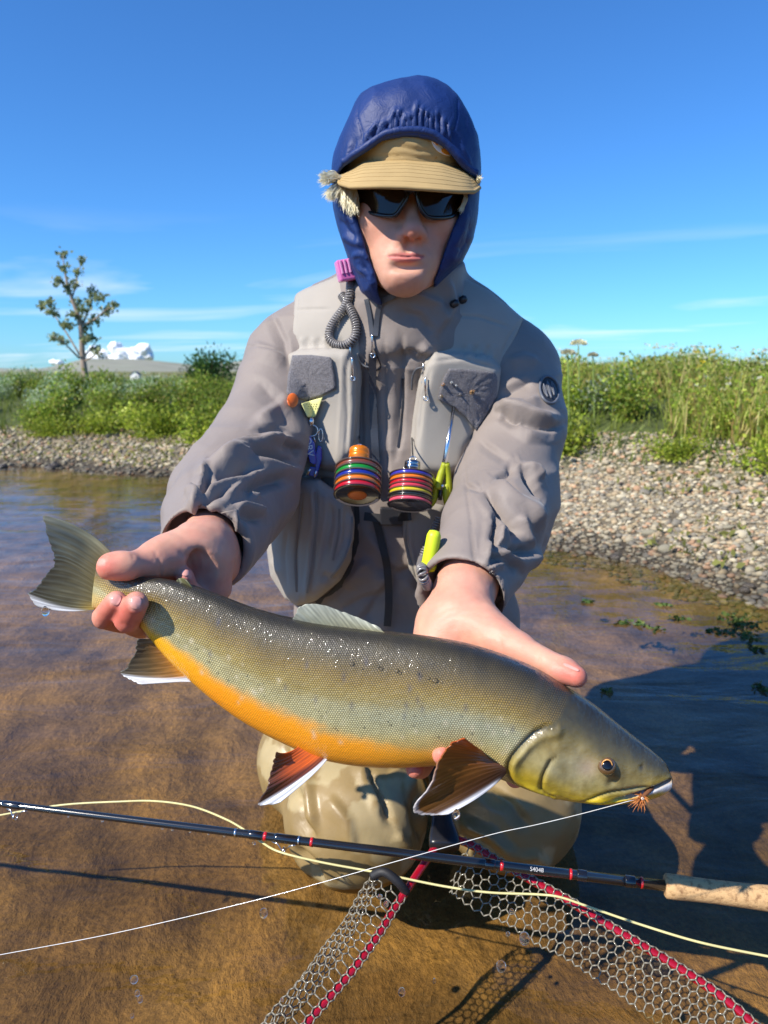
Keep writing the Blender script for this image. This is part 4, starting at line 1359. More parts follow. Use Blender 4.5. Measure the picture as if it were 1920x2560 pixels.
Z3 = lambda *q: [(640 + a * .2893, 1160 + b * .2893) for a, b in q]
for pts, a, w in [([(390, 240), (370, 500), (340, 780), (350, 1150)], -2.5, 5), ([(480, 260), (510, 420), (470, 800), (430, 1190)], 5, 7), ([(510, 200), (520, 480), (480, 850)], -4, 5), ([(600, 260), (610, 450), (550, 800), (520, 950)], 3, 5),
                  ([(640, 340), (640, 500), (590, 800)], -6, 9), ([(720, 380), (710, 600), (660, 840)], -2.5, 4), ([(830, 400), (820, 640), (740, 850), (620, 1020)], 4, 6), ([(780, 400), (770, 650), (690, 850)], -4, 6),
                  ([(270, 560), (240, 800), (260, 1080)], -2.5, 5), ([(120, 830), (200, 950)], 2, 7), ([(560, 960), (640, 1000), (700, 960)], -5, 9),
                  ([(1290, 480), (1290, 700), (1380, 1000)], -3, 4), ([(1330, 480), (1340, 720), (1420, 1010)], 3, 4)]:
    vr(Z3, pts, a, w)
VV = folds(VV, VF, vl)
vest = mk('fishing_vest', VV, VF, m_vest, person)
vest['label'] = 'pale grey fishing vest with padded chest pockets'
VB = bvh(VV, VF)
TB = [JB, VB]
def patch(name, poly, trees, mat, parent, lift=.002, thick=.003, n=26, bulge=0.0, rough=0.0, seed=1):
    """a thin piece of cloth, rubber or metal lying on the surface inside a pixel outline"""
    poly = np.asarray(poly, float)
    cu, cv = poly.mean(0)
    m = len(poly) * 6
    ring = []
    seg = np.linalg.norm(np.roll(poly, -1, 0) - poly, axis=1); cum = np.concatenate([[0], np.cumsum(seg)])
    for s in np.linspace(0, cum[-1], m, endpoint=False):
        i = min(np.searchsorted(cum, s, 'right') - 1, len(poly) - 1); t = (s - cum[i]) / max(seg[i], 1e-6)
        ring.append(poly[i] * (1 - t) + poly[(i + 1) % len(poly)] * t)
    ring = np.array(ring)
    K = 8
    px = [(cu, cv)] + [tuple(c) for k in range(1, K + 1) for c in (np.array([cu, cv]) + (ring - [cu, cv]) * k / K)]
    top = hits(px, trees, lift + thick)
    # flatten small dents so the piece bridges them
    d = raydir(cu, cv); d /= np.linalg.norm(d)
    if bulge:
        rr = np.concatenate([[0]] + [[k / K] * m for k in range(1, K + 1)])
        top = top - d * (bulge * (1 - rr ** 2))[:, None]
    if rough:
        top = top - d * (rough * fbm(top * 260, 2, seed))[:, None]
    bot = top[-m:] + d * (thick + .002)
    V = np.concatenate([top, bot])
    F = []
    for j in range(m): F.append([0, 1 + (j + 1) % m, 1 + j])
    for k in range(K - 1):
        for j in range(m):
            a, b = 1 + k * m, 1 + (k + 1) * m
            F.append([a + j, a + (j + 1) % m, b + (j + 1) % m, b + j])
    a, b = 1 + (K - 1) * m, 1 + K * m
    for j in range(m): F.append([a + j, a + (j + 1) % m, b + (j + 1) % m, b + j])
    return mk(name, V, F, mat, parent)
patch('fleece_patch', Tz((258, 490), (350, 488), (452, 500), (468, 600), (474, 655), (400, 690), (330, 712), (250, 690), (228, 680), (236, 590)), TB, m_felt, vest, .001, .004, rough=.0012)
patch('fleece_patch', Tz((1032, 556), (1150, 560), (1255, 572), (1272, 600), (1268, 690), (1225, 770), (1165, 862), (1120, 800), (1060, 750), (975, 706), (985, 660), (1005, 600)), TB, m_felt, vest, .001, .005, rough=.0016, seed=4)

# ---- zips, straps and buckle
def band(name, pxs, w, mat, parent, trees, lift=.0015, thick=.0018, n=40):
    """a flat strap w metres wide laid over the surface along a pixel line"""
    c = hits([tuple(q) for q in catmull(pxs, n)], trees, lift)
    c = np.stack([np.convolve(np.pad(c[:, k], 2, 'edge'), np.ones(5) / 5, 'valid') for k in range(3)], -1)
    t = np.gradient(c, axis=0); t /= np.linalg.norm(t, axis=1)[:, None]
    nrm = CAM - c; nrm /= np.linalg.norm(nrm, axis=1)[:, None]
    s = np.cross(t, nrm); s /= np.linalg.norm(s, axis=1)[:, None]
    V = np.concatenate([c - s * w / 2, c + s * w / 2, c + s * w / 2 + nrm * thick, c - s * w / 2 + nrm * thick])
    F = []
    for i in range(n - 1):
        for a, b in ((0, 1), (1, 2), (2, 3), (3, 0)):
            F.append([a * n + i, b * n + i, b * n + i + 1, a * n + i + 1])
    F += [[0, n, 2 * n, 3 * n], [n - 1, 4 * n - 1, 3 * n - 1, 2 * n - 1]]
    return mk(name, V, F, mat, parent, False)
m_zip3 = material('dark_zip', tuple(S(52, 55, 62)), .4, bump=.3, bscale=1800, bdist=.0006)
band('zip', Tz((654, 470), (656, 700), (664, 900), (672, 1040), (680, 1180)), .0105, m_zip3, jacket, TB, .0075, .003)
band('zip', Tz((770, 192), (705, 225), (680, 280), (668, 400)), .007, m_zip, jacket, TB, .003)
band('zip', Tz((622, 210), (640, 300), (652, 400)), .006, m_zip, jacket, TB, .003)
band('chest_zip', Tz((804, 600), (806, 700), (798, 820), (780, 950)), .0035, m_dark, jacket, TB, .0005)
band('strap', [(905, 1290), (960, 1296), (1010, 1292), (1030, 1290)], .012, m_black, vest, TB, .012, .003, 20)
band('strap', [(938, 1290), (955, 1360), (968, 1420), (972, 1500), (968, 1570)], .011, m_black, jacket, TB, .004, .0015)
band('strap', [(896, 1250), (898, 1330), (880, 1420), (840, 1480), (790, 1515)], .014, m_black, vest, TB, -.002, .002)
m_zip2 = material('pale_zip', tuple(S(128, 124, 118)), .55, bump=.4, bscale=1800, bdist=.0006)
for q in ([(395, 240), (372, 500), (342, 780), (352, 1120)], [(512, 230), (520, 480), (486, 850), (440, 1130)], [(720, 380), (712, 600), (664, 840)], [(832, 400), (820, 640), (744, 850), (640, 990)], [(1300, 480), (1302, 700), (1380, 980)]):
    band('zip', Z3(*q), .0030, m_zip2, vest, TB, .0006, .0016)
bk = hit(985, 1290, TB, .012)
def box_vf(c, h, R=None):
    V = np.array([(x, y, z) for x in (-1, 1) for y in (-1, 1) for z in (-1, 1)], float) * np.asarray(h)
    if R is not None: V = V @ np.asarray(R).T
    F = [[0, 1, 3, 2], [4, 6, 7, 5], [0, 4, 5, 1], [2, 3, 7, 6], [0, 2, 6, 4], [1, 5, 7, 3]]
    return V + np.asarray(c), F
def bevel_obj(o, w=.001, seg=2):
    md = o.modifiers.new('bevel', 'BEVEL'); md.width = w; md.segments = seg; md.limit_method = 'ANGLE'
    return o
bevel_obj(mk('buckle', *box_vf(bk, (.020, .006, .013)), m_dark, vest, False), .002)
# zip pulls
def zip_pull(u, v, L, parent, mat=m_steel):
    a = hit(u, v, TB, .005)
    b = a + np.array([.001, -.002, -L])
    m = MB().tube([a + (0, 0, .004), a, b], .0016, 6)
    m.tube(b + np.array([[math.cos(t) * .003, 0, math.sin(t) * .003 - .003] for t in np.linspace(0, 6.28, 12, endpoint=False)]), .0009, 5, True)
    return m.build('zip_pull', mat, parent)
for u, v, L in [(875, 872, .02), (880, 900, .022), (930, 842, .022), (1058, 915, .02), (1063, 950, .022)]: zip_pull(u, v, L, vest)
# the cord loop on the zip
lp = [hit(*q, TB, .006) for q in Tz((655, 450), (640, 520), (635, 545), (660, 565), (695, 550), (680, 500), (662, 455))]
tube('cord_loop', catmull(lp, 40), .0011, m_dark, jacket, 6)
lp = [hit(*q, TB, .006) for q in Tz((580, 480), (600, 530), (630, 548), (660, 540), (672, 500))]
tube('cord_loop', catmull(lp, 30), .0016, m_zip, vest, 6)
lp = [hit(*q, TB, .005) for q in Tz((910, 548), (870, 560), (852, 600), (848, 660))]
tube('cord_loop', catmull(lp, 24), .0014, m_zip, vest, 6)
# collar toggles
for q in ((1100, 215), (1060, 235)):
    c = hit(*T2(*q), TB, .004)
    mk('cord_toggle', *lathe_vf([(-.006, .003), (-.003, .0055), (.003, .0055), (.006, .003)], c, (.8, -.3, .4), 14), m_dark, jacket)
# cuff tabs
patch('cuff_tab', Z1((300, 1105), (560, 1020), (800, 960), (822, 1245), (665, 1350), (560, 1265), (430, 1180)), [JB], m_jacket, jacket, .0012, .0016)
patch('cuff_tab', Z2((668, 1630), (780, 1690), (900, 1830), (895, 1950), (850, 1900), (760, 1820), (640, 1755)), [JB], m_jacket, jacket, .0012, .0018)

# emblem on the upper sleeve: a rubber disc with a raised rim and three upright darts
def emblem():
    cu, cv = T2(1527, 660); ru, rv = 24.5, 37
    th = np.linspace(0, 2 * np.pi, 28, endpoint=False); tl = math.radians(-14)
    el = lambda k: [(cu + k * (ru * math.cos(a) * math.cos(tl) - rv * math.sin(a) * math.sin(tl)), cv + k * (ru * math.cos(a) * math.sin(tl) + rv * math.sin(a) * math.cos(tl))) for a in th]
    m_rub = material('rubber', tuple(S(98, 102, 110)), .45)
    m_rubd = material('rubber_dark', tuple(S(44, 46, 52)), .6)
    disc = patch('emblem', el(.9), [JB], m_rubd, jacket, .0008, .0012)
    disc['label'] = 'oval rubber emblem with three upright darts'
    tube('rim', hits(el(.93), [JB], .003), .0020, m_rub, disc, 6, True)
    loc = lambda x, y: (cu + x * ru * math.cos(tl) - y * rv * math.sin(tl), cv + x * ru * math.sin(tl) + y * rv * math.cos(tl))
    for x0 in (-.42, 0, .42):
        y0 = -.62 if x0 == 0 else -.5
        y1 = .58 if x0 == 0 else .45
        q = hits([loc(x0, y0), loc(x0, y0 + .12), loc(x0 * .98, 0), loc(x0 * .8, y1)], [JB], .0028)
        m = MB().tube(catmull(q, 10), [.0004, .0012, .0012, .0010, .0010, .0010, .0010, .0012, .0016, .0016], 6)
        for s in (-1, 1):
            q = hits([loc(x0, y0 + .05), loc(x0 + .13 * s, y0 + .25), loc(x0 + .12 * s, .1), loc(x0 * .85 + .03 * s, y1 - .1)], [JB], .0026)
            m.tube(catmull(q, 8), .0007, 5)
        m.build('dart', m_rub, disc)
emblem()

# ---------------- hood
HOOD = [H2(*q) for q in [(880, 128), (760, 142), (640, 170), (540, 205), (465, 255), (425, 320), (390, 395), (345, 490), (305, 590), (270, 705), (254, 800), (250, 900), (252, 1000), (258, 1110), (282, 1235), (315, 1340),
                         (350, 1440), (385, 1545), (430, 1640), (470, 1750), (530, 1800), (600, 1850), (760, 1900), (900, 1850), (1010, 1720), (1130, 1600), (1215, 1520), (1255, 1440), (1300, 1350), (1330, 1220), (1344, 1120), (1352, 1000), (1354, 820), (1352, 680), (1336, 570), (1300, 480), (1262, 405), (1220, 325), (1180, 265), (1110, 200), (1030, 155), (950, 134)]]
OPEN = [H2(*q) for q in [(320, 805), (400, 745), (490, 690), (620, 605), (780, 572), (900, 575), (1010, 600), (1080, 650), (1150, 720), (1230, 815), (1320, 890), (1330, 960), (1262, 1000), (1225, 1100), (1195, 1190), (1150, 1290), (1100, 1430), (1055, 1560), (1010, 1660), (1000, 1950), (760, 1960), (640, 1900), (600, 1780), (585, 1670), (540, 1560), (500, 1455), (465, 1320), (420, 1190), (395, 1100), (330, 1000), (285, 930), (290, 850)]]
def hood_solid(p):
    e = ell(p, P(1017, 420, 1.105), (.150, .134, .175))
    e = smin(e, ell(p, P(1010, 640, 1.09), (.135, .108, .14)), .05)
    return smax(cone_poly(p, HOOD), e, .030)
def hood_f(p):
    s = hood_solid(p)
    sh = np.maximum(s, -(s + .006))
    op = np.maximum(cone_poly(p, OPEN), (p[:, 1] - 1.10).astype(np.float32))
    return smax(sh, -op, .003)
HV, HF = sdf_mesh(hood_f, (-.10, .93, .68), (.16, 1.28, 1.12), .0023, 4, 1.5)
HV = relax(HV, HF, 2, .5)
hl = []
rr_ = random.Random(4)
for k in range(15):                                     # gathers above the elastic edge
    x = 500 + k * 45 + rr_.uniform(-9, 9)
    y0 = np.interp(x, [480, 620, 780, 900, 1010, 1130], [640, 560, 515, 510, 525, 600])
    lean = (x - 830) * .10
    L = rr_.uniform(90, 210)
    hl.append(([H2(x, y0), H2(x - lean * .3, y0 - L * .5), H2(x - lean + 25, y0 - L)], rr_.uniform(2.6, 4.4), 4.0))
    hl.append(([H2(x + 20, y0), H2(x + 20 - lean * .3, y0 - L * .45), H2(x + 32 - lean, y0 - L * .8)], -rr_.uniform(2.0, 3.6), 3.4))
hl += [([H2(440, 300), H2(435, 420), H2(470, 540), H2(485, 620)], -1.8, 2.2), ([H2(1190, 290), H2(1185, 420), H2(1150, 560)], -1.8, 2.2),
       ([H2(380, 620), H2(365, 700), H2(350, 760)], 2.2, 4), ([H2(430, 600), H2(410, 680), H2(390, 740)], -2, 4), ([H2(1220, 640), H2(1260, 720), H2(1290, 790)], 2.2, 4),
       ([H2(290, 1100), H2(360, 1180), H2(430, 1230)], 3.5, 7), ([H2(300, 1200), H2(380, 1300), H2(440, 1340)], -3.5, 6), ([H2(330, 1320), H2(400, 1370), H2(470, 1390)], 3.5, 6), ([H2(400, 1200), H2(440, 1350), H2(470, 1440)], 3, 5),
       ([H2(400, 1480), H2(450, 1460), H2(490, 1480)], 3, 5), ([H2(430, 1560), H2(520, 1620), H2(570, 1720)], 3.5, 6), ([H2(470, 1540), H2(540, 1650), H2(600, 1760)], -3, 5),
       ([H2(1250, 1150), H2(1220, 1280), H2(1150, 1420)], 3, 6), ([H2(1290, 1230), H2(1250, 1380), H2(1160, 1500)], -3, 6), ([H2(1200, 1420), H2(1140, 1520)], 2.5, 6)]
HV = folds(HV, HF, hl)
hn = fbm(HV * 17, 3, 61); hr = 1 - 2 * np.abs(fbm(HV * np.array([30, 30, 17.]), 2, 67)); HV = HV + normals(HV, HF) * (.0022 * hn + .0014 * hr)[:, None]
hood = mk('hood', HV, HF, m_hood, person); hood['label'] = 'navy blue nylon hood pulled over the cap'
HB = bvh(HV, HF)
tq = [H2(*q) for q in [(318, 800), (400, 738), (490, 680), (620, 590), (700, 562), (780, 550), (880, 550), (950, 560), (1020, 585), (1090, 640), (1160, 712), (1240, 805), (1328, 885)]]
trim_c = []
for u, v in catmull(tq, 60):
    h = hit(u, v - 9, [HB], .001)
    if h is None or h[1] > 1.08: h = P(u, v - 9, trim_c[-1][1] if trim_c else 1.05)
    trim_c.append(h)
trim_c = np.array(trim_c)
trim_c[:, 1] = np.convolve(np.pad(trim_c[:, 1], 4, 'edge'), np.ones(9) / 9, 'valid')
tube('hood_trim', trim_c + np.array((0, .003, 0)), .0048, m_hood, hood, 10)

# ---------------- cap
def cap():
    root = empty('cap', (0, 0, 0)); root.parent = person
    # front panel of the crown
    def f(p):
        e = ell(p, P(1017, 408, 1.085), (.0885, .110, .092))
        sh = np.maximum(e, -(e + .004))
        u, v, d = proj(p)
        lowcut = ((v - (432 + ((u - 1015) / 170) ** 2 * 10)) * d / FPX).astype(np.float32)
        return np.maximum(np.maximum(sh, lowcut), (p[:, 1] - 1.13).astype(np.float32))
    V, F = sdf_mesh(f, (-.08, .95, .84), (.15, 1.15, 1.06), .0026, 4, 1.5)
    V = relax(V, F, 2)
    V = folds(V, F, [([H2(700, 640), H2(860, 680), H2(1000, 690)], -1.6, 4), ([H2(760, 600), H2(900, 650)], 1.4, 4), ([H2(500, 728), H2(800, 722), H2(1200, 790)], -1.5, 3)])
    cr = mk('crown', V, F, m_cap, root)
    # visor: a curved stiff sheet, pointing down and forward
    na, nb = 64, 18
    top, bot = [], []
    for i in range(na):
        a = -1 + 2 * i / (na - 1); s = math.sin(a * math.pi / 2)
        eu = 1022 + 176.5 * s
        ev = np.interp(eu, [845, 850, 876, 949, 1015, 1081, 1148, 1185, 1199], [447, 456, 464, 463, 465, 470, 475.5, 476, 466])
        ey = .915 + .095 * abs(a) ** 2.6
        su = 1018 + 160 * s * (1 - .02 * abs(a)); sv = np.interp(su, [850, 870, 910, 1015, 1100, 1160, 1190], [440, 428, 402, 396, 404, 424, 452]); sy = .988 + .055 * abs(a) ** 2
        A = P(su, sv, sy); B = P(eu, ev, ey)
        for j in range(nb):
            t = j / (nb - 1)
            q = A * (1 - t) + B * t
            q = q + np.array([0, 0, .0045 * math.sin(t * math.pi) * (1 - .4 * abs(a))])
            top.append(q)
    top = np.array(top); bot = top + np.array([0, .0008, -.0034])
    V = np.concatenate([top, bot]); N = na * nb; F = []
    for i in range(na - 1):
        for j in range(nb - 1):
            k = i * nb + j
            F.append([k, k + nb, k + nb + 1, k + 1]); F.append([N + k, N + k + 1, N + k + nb + 1, N + k + nb])
    for i in range(na - 1):
        k = i * nb + nb - 1; F.append([k, k + nb, N + k + nb, N + k])
        k = i * nb; F.append([k, N + k, N + k + nb, k + nb])
    for j in range(nb - 1):
        F.append([j, j + 1, N + j + 1, N + j]); k = (na - 1) * nb + j; F.append([k, N + k, N + k + 1, k + 1])
    vis = bevel_obj(mk('visor', V, F, m_cap, root), .0012, 2)
    tube('piping', top.reshape(na, nb, 3)[:, -1] + (0, 0, -.0016), .0026, m_cap, vis, 8)
    thread = material('thread', tuple(S(156, 130, 84)), .9)
    for r in range(1, 7):
        j = nb - 1 - r * 2
        if j < 1: break
        tube('stitching', top.reshape(na, nb, 3)[3 + r:-3 - r, j] + (0, 0, .00005), .0003, thread, vis, 5)
    # embroidered badge half hidden by the hood
    CB = bvh_obj(cr)
    w_ = material('badge_white', (.75, .77, .82), .8, bump=.5, bscale=1500, bdist=.0005); o_ = material('badge_orange', tuple(S(232, 150, 44)), .8, bump=.5, bscale=1500, bdist=.0005)
    b = patch('badge', [H2(*q) for q in [(985, 600), (1040, 596), (1100, 640), (1142, 700), (1132, 730), (1090, 718), (1040, 690), (1005, 650)]], [CB], w_, root, .0004, .0010)
    patch('badge_patch', [H2(*q) for q in [(1065, 672), (1090, 664), (1125, 696), (1130, 716), (1100, 712), (1070, 694)]], [CB, bvh_obj(b)], o_, b, .0001, .0008)
    patch('badge_patch', [H2(*q) for q in [(1002, 612), (1030, 610), (1052, 634), (1030, 642)]], [CB, bvh_obj(b)], o_, b, .0001, .0008)
    return root
cap_o = cap()

# ---------------- sunglasses
def sunglasses():
    root = empty('sunglasses', (0, 0, 0)); root.parent = person
    lens_m, nt, bs = new_mat('dark_lens')
    bs.inputs['Base Color'].default_value = (.022, .013, .008, 1); bs.inputs['Roughness'].default_value = .06; bs.inputs['Specular IOR Level'].default_value = .32
    fr_m = material('glossy_frame', (.010, .012, .018), .16)
    def yd(u): return .950 + .062 * ((u - 1026) / 135) ** 2
    LL = [H2(*q) for q in [(425, 960), (480, 935), (620, 930), (790, 938), (812, 985), (800, 1050), (760, 1120), (715, 1172), (620, 1172), (520, 1148), (460, 1110), (432, 1040)]]
    LR = [H2(*q) for q in [(880, 960), (910, 940), (1060, 945), (1200, 965), (1245, 990), (1240, 1060), (1205, 1130), (1140, 1180), (1030, 1192), (960, 1180), (915, 1130), (890, 1050)]]
    for poly in (LL, LR):
        pl = np.array(poly); c = pl.mean(0)
        ring = catmull(np.concatenate([pl, pl[:1]]), 73)[:-1]; m = len(ring); K = 7
        V = [P(c[0], c[1], yd(c[0]))]
        for k in range(1, K + 1):
            for q in c + (ring - c) * k / K: V.append(P(q[0], q[1], yd(q[0])))
        V = np.array(V)
        F = [[0, 1 + (j + 1) % m, 1 + j] for j in range(m)]
        for k in range(K - 1):
            for j in range(m):
                a, b = 1 + k * m, 1 + (k + 1) * m
                F.append([a + j, a + (j + 1) % m, b + (j + 1) % m, b + j])
        o = mk('lens', V, F, lens_m, root)
        sd = o.modifiers.new('thick', 'SOLIDIFY'); sd.thickness = .0016; sd.offset = 0
        rim = np.array([P(q[0], q[1], yd(q[0]) - .0006) for q in ring])
        tube('rim', rim, .0027, fr_m, root, 8, True)
    br = catmull([P(*H2(800, 965), yd(H2(800, 0)[0])), P(*H2(845, 965), .946), P(*H2(890, 968), yd(H2(890, 0)[0]))], 14)
    tube('bridge', br, .0058, fr_m, root, 10)
    br = catmull([P(*H2(808, 1010), yd(H2(800, 0)[0]) + .002), P(*H2(846, 990), .951), P(*H2(886, 1015), yd(H2(890, 0)[0]) + .002)], 14)
    tube('bridge', br, .0026, fr_m, root, 8)
    for u0, v0, s in ((H2(424, 985)[0], H2(0, 985)[1], -1), (H2(1246, 1000)[0], H2(0, 1000)[1], 1)):
        a = P(u0, v0, yd(u0)); b = a + np.array([s * .008, .03, .002]); c = a + np.array([s * .006, .10, .004])
        tube('temple', catmull([a, b, c], 14), np.linspace(.006, .004, 14), fr_m, root, 8)
sunglasses()

# ---------------- hair
def hair():
    r = np.random.default_rng(9)
    m, nt, bs = new_mat('blond_hair'); L = nt.links
    at = nd(nt, 'ShaderNodeVertexColor', layer_name='Col'); L.new(at.outputs[0], bs.inputs['Base Color']); bs.inputs['Roughness'].default_value = .45
    Vs, Fs, Cs, n = [], [], [], 0
    def strand(pts, w, colr):
        nonlocal n
        c = catmull(pts, 9)
        t = np.gradient(c, axis=0); t /= np.linalg.norm(t, axis=1)[:, None]
        s = np.cross(t, FWD); s /= np.maximum(np.linalg.norm(s, axis=1), 1e-9)[:, None]
        ww = (w * np.array([.7, 1, 1, 1, .95, .85, .7, .45, .1]))[:, None]
        b = np.cross(s, t)
        V = np.stack([c - s * ww, c + b * ww * .8, c + s * ww], 1).reshape(-1, 3)
        F = []
        for i in range(8):
            k = n + i * 3; F += [[k, k + 1, k + 4, k + 3], [k + 1, k + 2, k + 5, k + 4]]
        Vs.append(V); Fs.extend(F); Cs.append(np.tile(colr, (27, 1))); n += 27
    def tuft(cnt, roots, mids, tips, jr, jt, w=.0004):
        for _ in range(int(cnt * 1.8)):
            a = r.random()
            R_ = np.array(roots[0]) * (1 - a) + np.array(roots[1]) * a; M_ = np.array(mids[0]) * (1 - a) + np.array(mids[1]) * a; T_ = np.array(tips[0]) * (1 - a) + np.array(tips[1]) * a
            R_ = R_ + r.normal(size=2) * jr; M_ = M_ + r.normal(size=2) * (jr + jt) / 2; T_ = T_ + r.normal(size=2) * jt
            dy = r.uniform(-.012, .012)
            colr = S(250, 244, 216) * r.uniform(.85, 1.02) if r.random() < .9 else S(222, 204, 156)
            strand([P(*R_, 1.005 + dy), P(*M_, .995 + dy), P(*T_, .990 + dy * 1.5)], w * r.uniform(.7, 1.6), colr)
    tuft(260, [H2(300, 880), H2(300, 920)], [H2(235, 860), H2(240, 905)], [H2(165, 855), H2(175, 935)], 3, 6)
    tuft(240, [H2(310, 930), H2(350, 960)], [H2(250, 960), H2(290, 1000)], [H2(205, 1010), H2(240, 1050)], 3, 6)
    tuft(420, [H2(330, 935), H2(410, 960)], [H2(310, 1010), H2(400, 1060)], [H2(330, 1080), H2(405, 1150)], 3, 7)
    tuft(200, [H2(390, 960), H2(420, 1000)], [H2(390, 1050), H2(415, 1080)], [H2(385, 1150), H2(425, 1150)], 3, 5)
    tuft(90, [H2(1240, 990), H2(1262, 1000)], [H2(1245, 1050), H2(1250, 1060)], [H2(1205, 1130), H2(1220, 1150)], 2, 3)
    tuft(30, [H2(1335, 900), H2(1345, 930)], [H2(1348, 890), H2(1352, 910)], [H2(1350, 870), H2(1362, 900)], 2, 4)
    mk('hair', np.concatenate(Vs), Fs, m, person, True, vcol=np.concatenate(Cs))
hair()

# ---------------- waders
def waders_f(p):
    def leg(hip, knee, foot, ankle, rk):
        d = cone(p, hip, knee, .105, rk)
        d = smin(d, ell(p, knee, (rk * 1.05, rk * 1.08, rk * 1.02)), .03)
        d = smin(d, cone(p, knee + np.array([0, .03, -.02]), ankle, rk * .92, .065), .03)
        return smin(d, cone(p, ankle, foot, .055, .045), .03)
    KL = P(888, 2035, .935); KR = P(1272, 1995, .955)
    a = leg(P(860, 1760, 1.15), KL, P(800, 2200, 1.55), P(850, 2150, 1.38), .092)
    b = leg(P(1140, 1760, 1.15), KR, P(1310, 2140, 1.55), P(1290, 2100, 1.38), .094)
    a = smin(a, ell(p, P(725, 1900, 1.06), (.05, .09, .07)), .04)
    d = smin(a, b, .018)
    d = smin(d, ell(p, P(990, 1720, 1.17), (.16, .12, .13)), .05)
    return smax(d, (p[:, 2] - .27).astype(np.float32), .01)
WV, WF = sdf_mesh(waders_f, (-.34, .72, -.22), (.42, 1.75, .32), .0042, 4, 1.4)
WV = relax(WV, WF, 2)
wn1 = fbm(WV * np.array([8, 8, 12.]), 3, 71); wn2 = fbm(WV * np.array([22, 22, 30.]), 2, 73)
WV = WV + normals(WV, WF) * (.005 * wn1 + .0016 * wn2 - .004 * np.abs(fbm(WV * np.array([9, 9, 4.]), 2, 79)))[:, None]
Z4 = lambda *q: [(700 + a * .4822, 1850 + b * .4822) for a, b in q]
wl_ = []
for pts, a, w in [([(450, 150), (530, 300), (580, 430)], -6, 9), ([(410, 110), (470, 230), (540, 390)], 5, 10), ([(140, 130), (160, 300), (180, 460)], 5, 12), ([(100, 250), (120, 420), (180, 520)], -6, 10), ([(560, 160), (640, 190), (710, 250)], 6, 12),
                  ([(720, 260), (720, 400), (760, 540)], -6, 10), ([(940, 410), (1100, 480), (1240, 610)], 7, 11), ([(960, 500), (1060, 560), (1180, 640)], -5, 9), ([(1060, 250), (1200, 330), (1300, 470)], -5, 12), ([(70, 560), (160, 640), (220, 760)], -6, 12),
                  ([(250, 300), (350, 420), (380, 580)], 3, 14), ([(600, 480), (680, 560)], 4, 12), ([(20, 20), (60, 200), (40, 300)], -5, 12), ([(1240, 600), (1320, 590), (1400, 640)], 4, 10)]:
    wl_.append((Z4(*pts), a * 2.1, w, 1))
WV = folds(WV, WF, wl_)
wt = fbm(WV * np.array([13, 13, 9.]), 4, 75); wt2 = fbm(WV * np.array([34, 34, 18.]), 3, 77)
wc = S(138, 116, 74) * (1 + .10 * wt2[:, None])
wm = smooth(.08, .16, wt + .5 * wt2)[:, None] * .6
wc = wc * (1 - wm) + S(176, 160, 120) * wm
waders = mk('waders', WV, WF, m_wader, person, vcol=np.clip(wc, 0, 1)); waders['label'] = 'wet tan waders, kneeling'
WB = bvh(WV, WF)
BB = bvh(BV, BF)
m_nail = material('finger_nail', tuple(S(222, 160, 146)), .22, var=.06, coat=.5)
def nail(cu, cv, ru, rv, rot):
    pl = []
    for t in np.linspace(0, 2 * np.pi, 16, endpoint=False):
        x = ru * np.sign(math.cos(t)) * abs(math.cos(t)) ** .7; y = rv * np.sign(math.sin(t)) * abs(math.sin(t)) ** .7
        pl.append((cu + x * math.cos(rot) - y * math.sin(rot), cv + x * math.sin(rot) + y * math.cos(rot)))
    return patch('finger_nail', pl, [BB], m_nail, person, .0001, .0006)
nail(340, 1507, 14, 17, .12); nail(290, 1499, 12, 15, .45); nail(464, 1432, 10, 8, 0); nail(1428, 1668, 22, 4, .42)
# ================================================================== THE FISH
ST = [((212, 1213), (200, 1312)), ((255, 1236), (250, 1327)), ((300, 1246), (303, 1350)), ((350, 1251), (338, 1390)), ((410, 1264), (376, 1432)), ((470, 1286), (420, 1472)), ((540, 1313), (475, 1517)),
      ((610, 1333), (540, 1561)), ((690, 1349), (620, 1602)), ((770, 1360), (700, 1634)), ((850, 1369), (790, 1649)), ((930, 1379), (880, 1650)), ((1010, 1394), (960, 1645)), ((1085, 1417), (1030, 1655)),
      ((1160, 1447), (1090, 1679)), ((1225, 1486), (1150, 1704)), ((1285, 1525), (1215, 1721)), ((1335, 1565), (1285, 1730)), ((1380, 1600), (1345, 1730)), ((1415, 1628), (1395, 1723)), ((1437, 1648), (1428, 1714)), ((1447, 1668), (1446, 1702))]
def fish_y(u): return .655 - .047 * (u - 300) / 1350.0             # the head is held a little nearer
FT = np.array([a for a, b in ST]) * Fk; FB = np.array([b for a, b in ST]) * Fk
M_ = 420; K_ = 120
ft = catmull(FT, M_); fb = catmull(FB, M_)
ctr = (ft + fb) / 2
slen = np.concatenate([[0], np.cumsum(np.linalg.norm(np.diff(ctr, axis=0), axis=1))]); sn = slen / slen[-1]
wid = np.interp(sn, [0, .03, .08, .16, .28, .42, .55, .66, .74, .80, .86, .92, .96, .985, 1.0], [.004, .009, .0135, .0185, .0255, .031, .0335, .0335, .0325, .0315, .0285, .0225, .0165, .011, .007])
phi = np.linspace(0, 2 * np.pi, K_, endpoint=False)
q_ = (1 - np.cos(phi)) / 2
def fish_point(px, side):
    """place a pixel in the fish's own plane, then step out sideways (metres; - is the near side)"""
    c = P(px[0], px[1], fish_y(px[0]))
    return c
plane = np.zeros((M_, K_, 2)); 
for i in range(M_):
    plane[i] = ft[i] * (1 - q_[:, None]) + fb[i] * q_[:, None]
side = -np.sign(np.sin(phi)) * np.abs(np.sin(phi)) ** .82
thick = wid[:, None] * side[None]
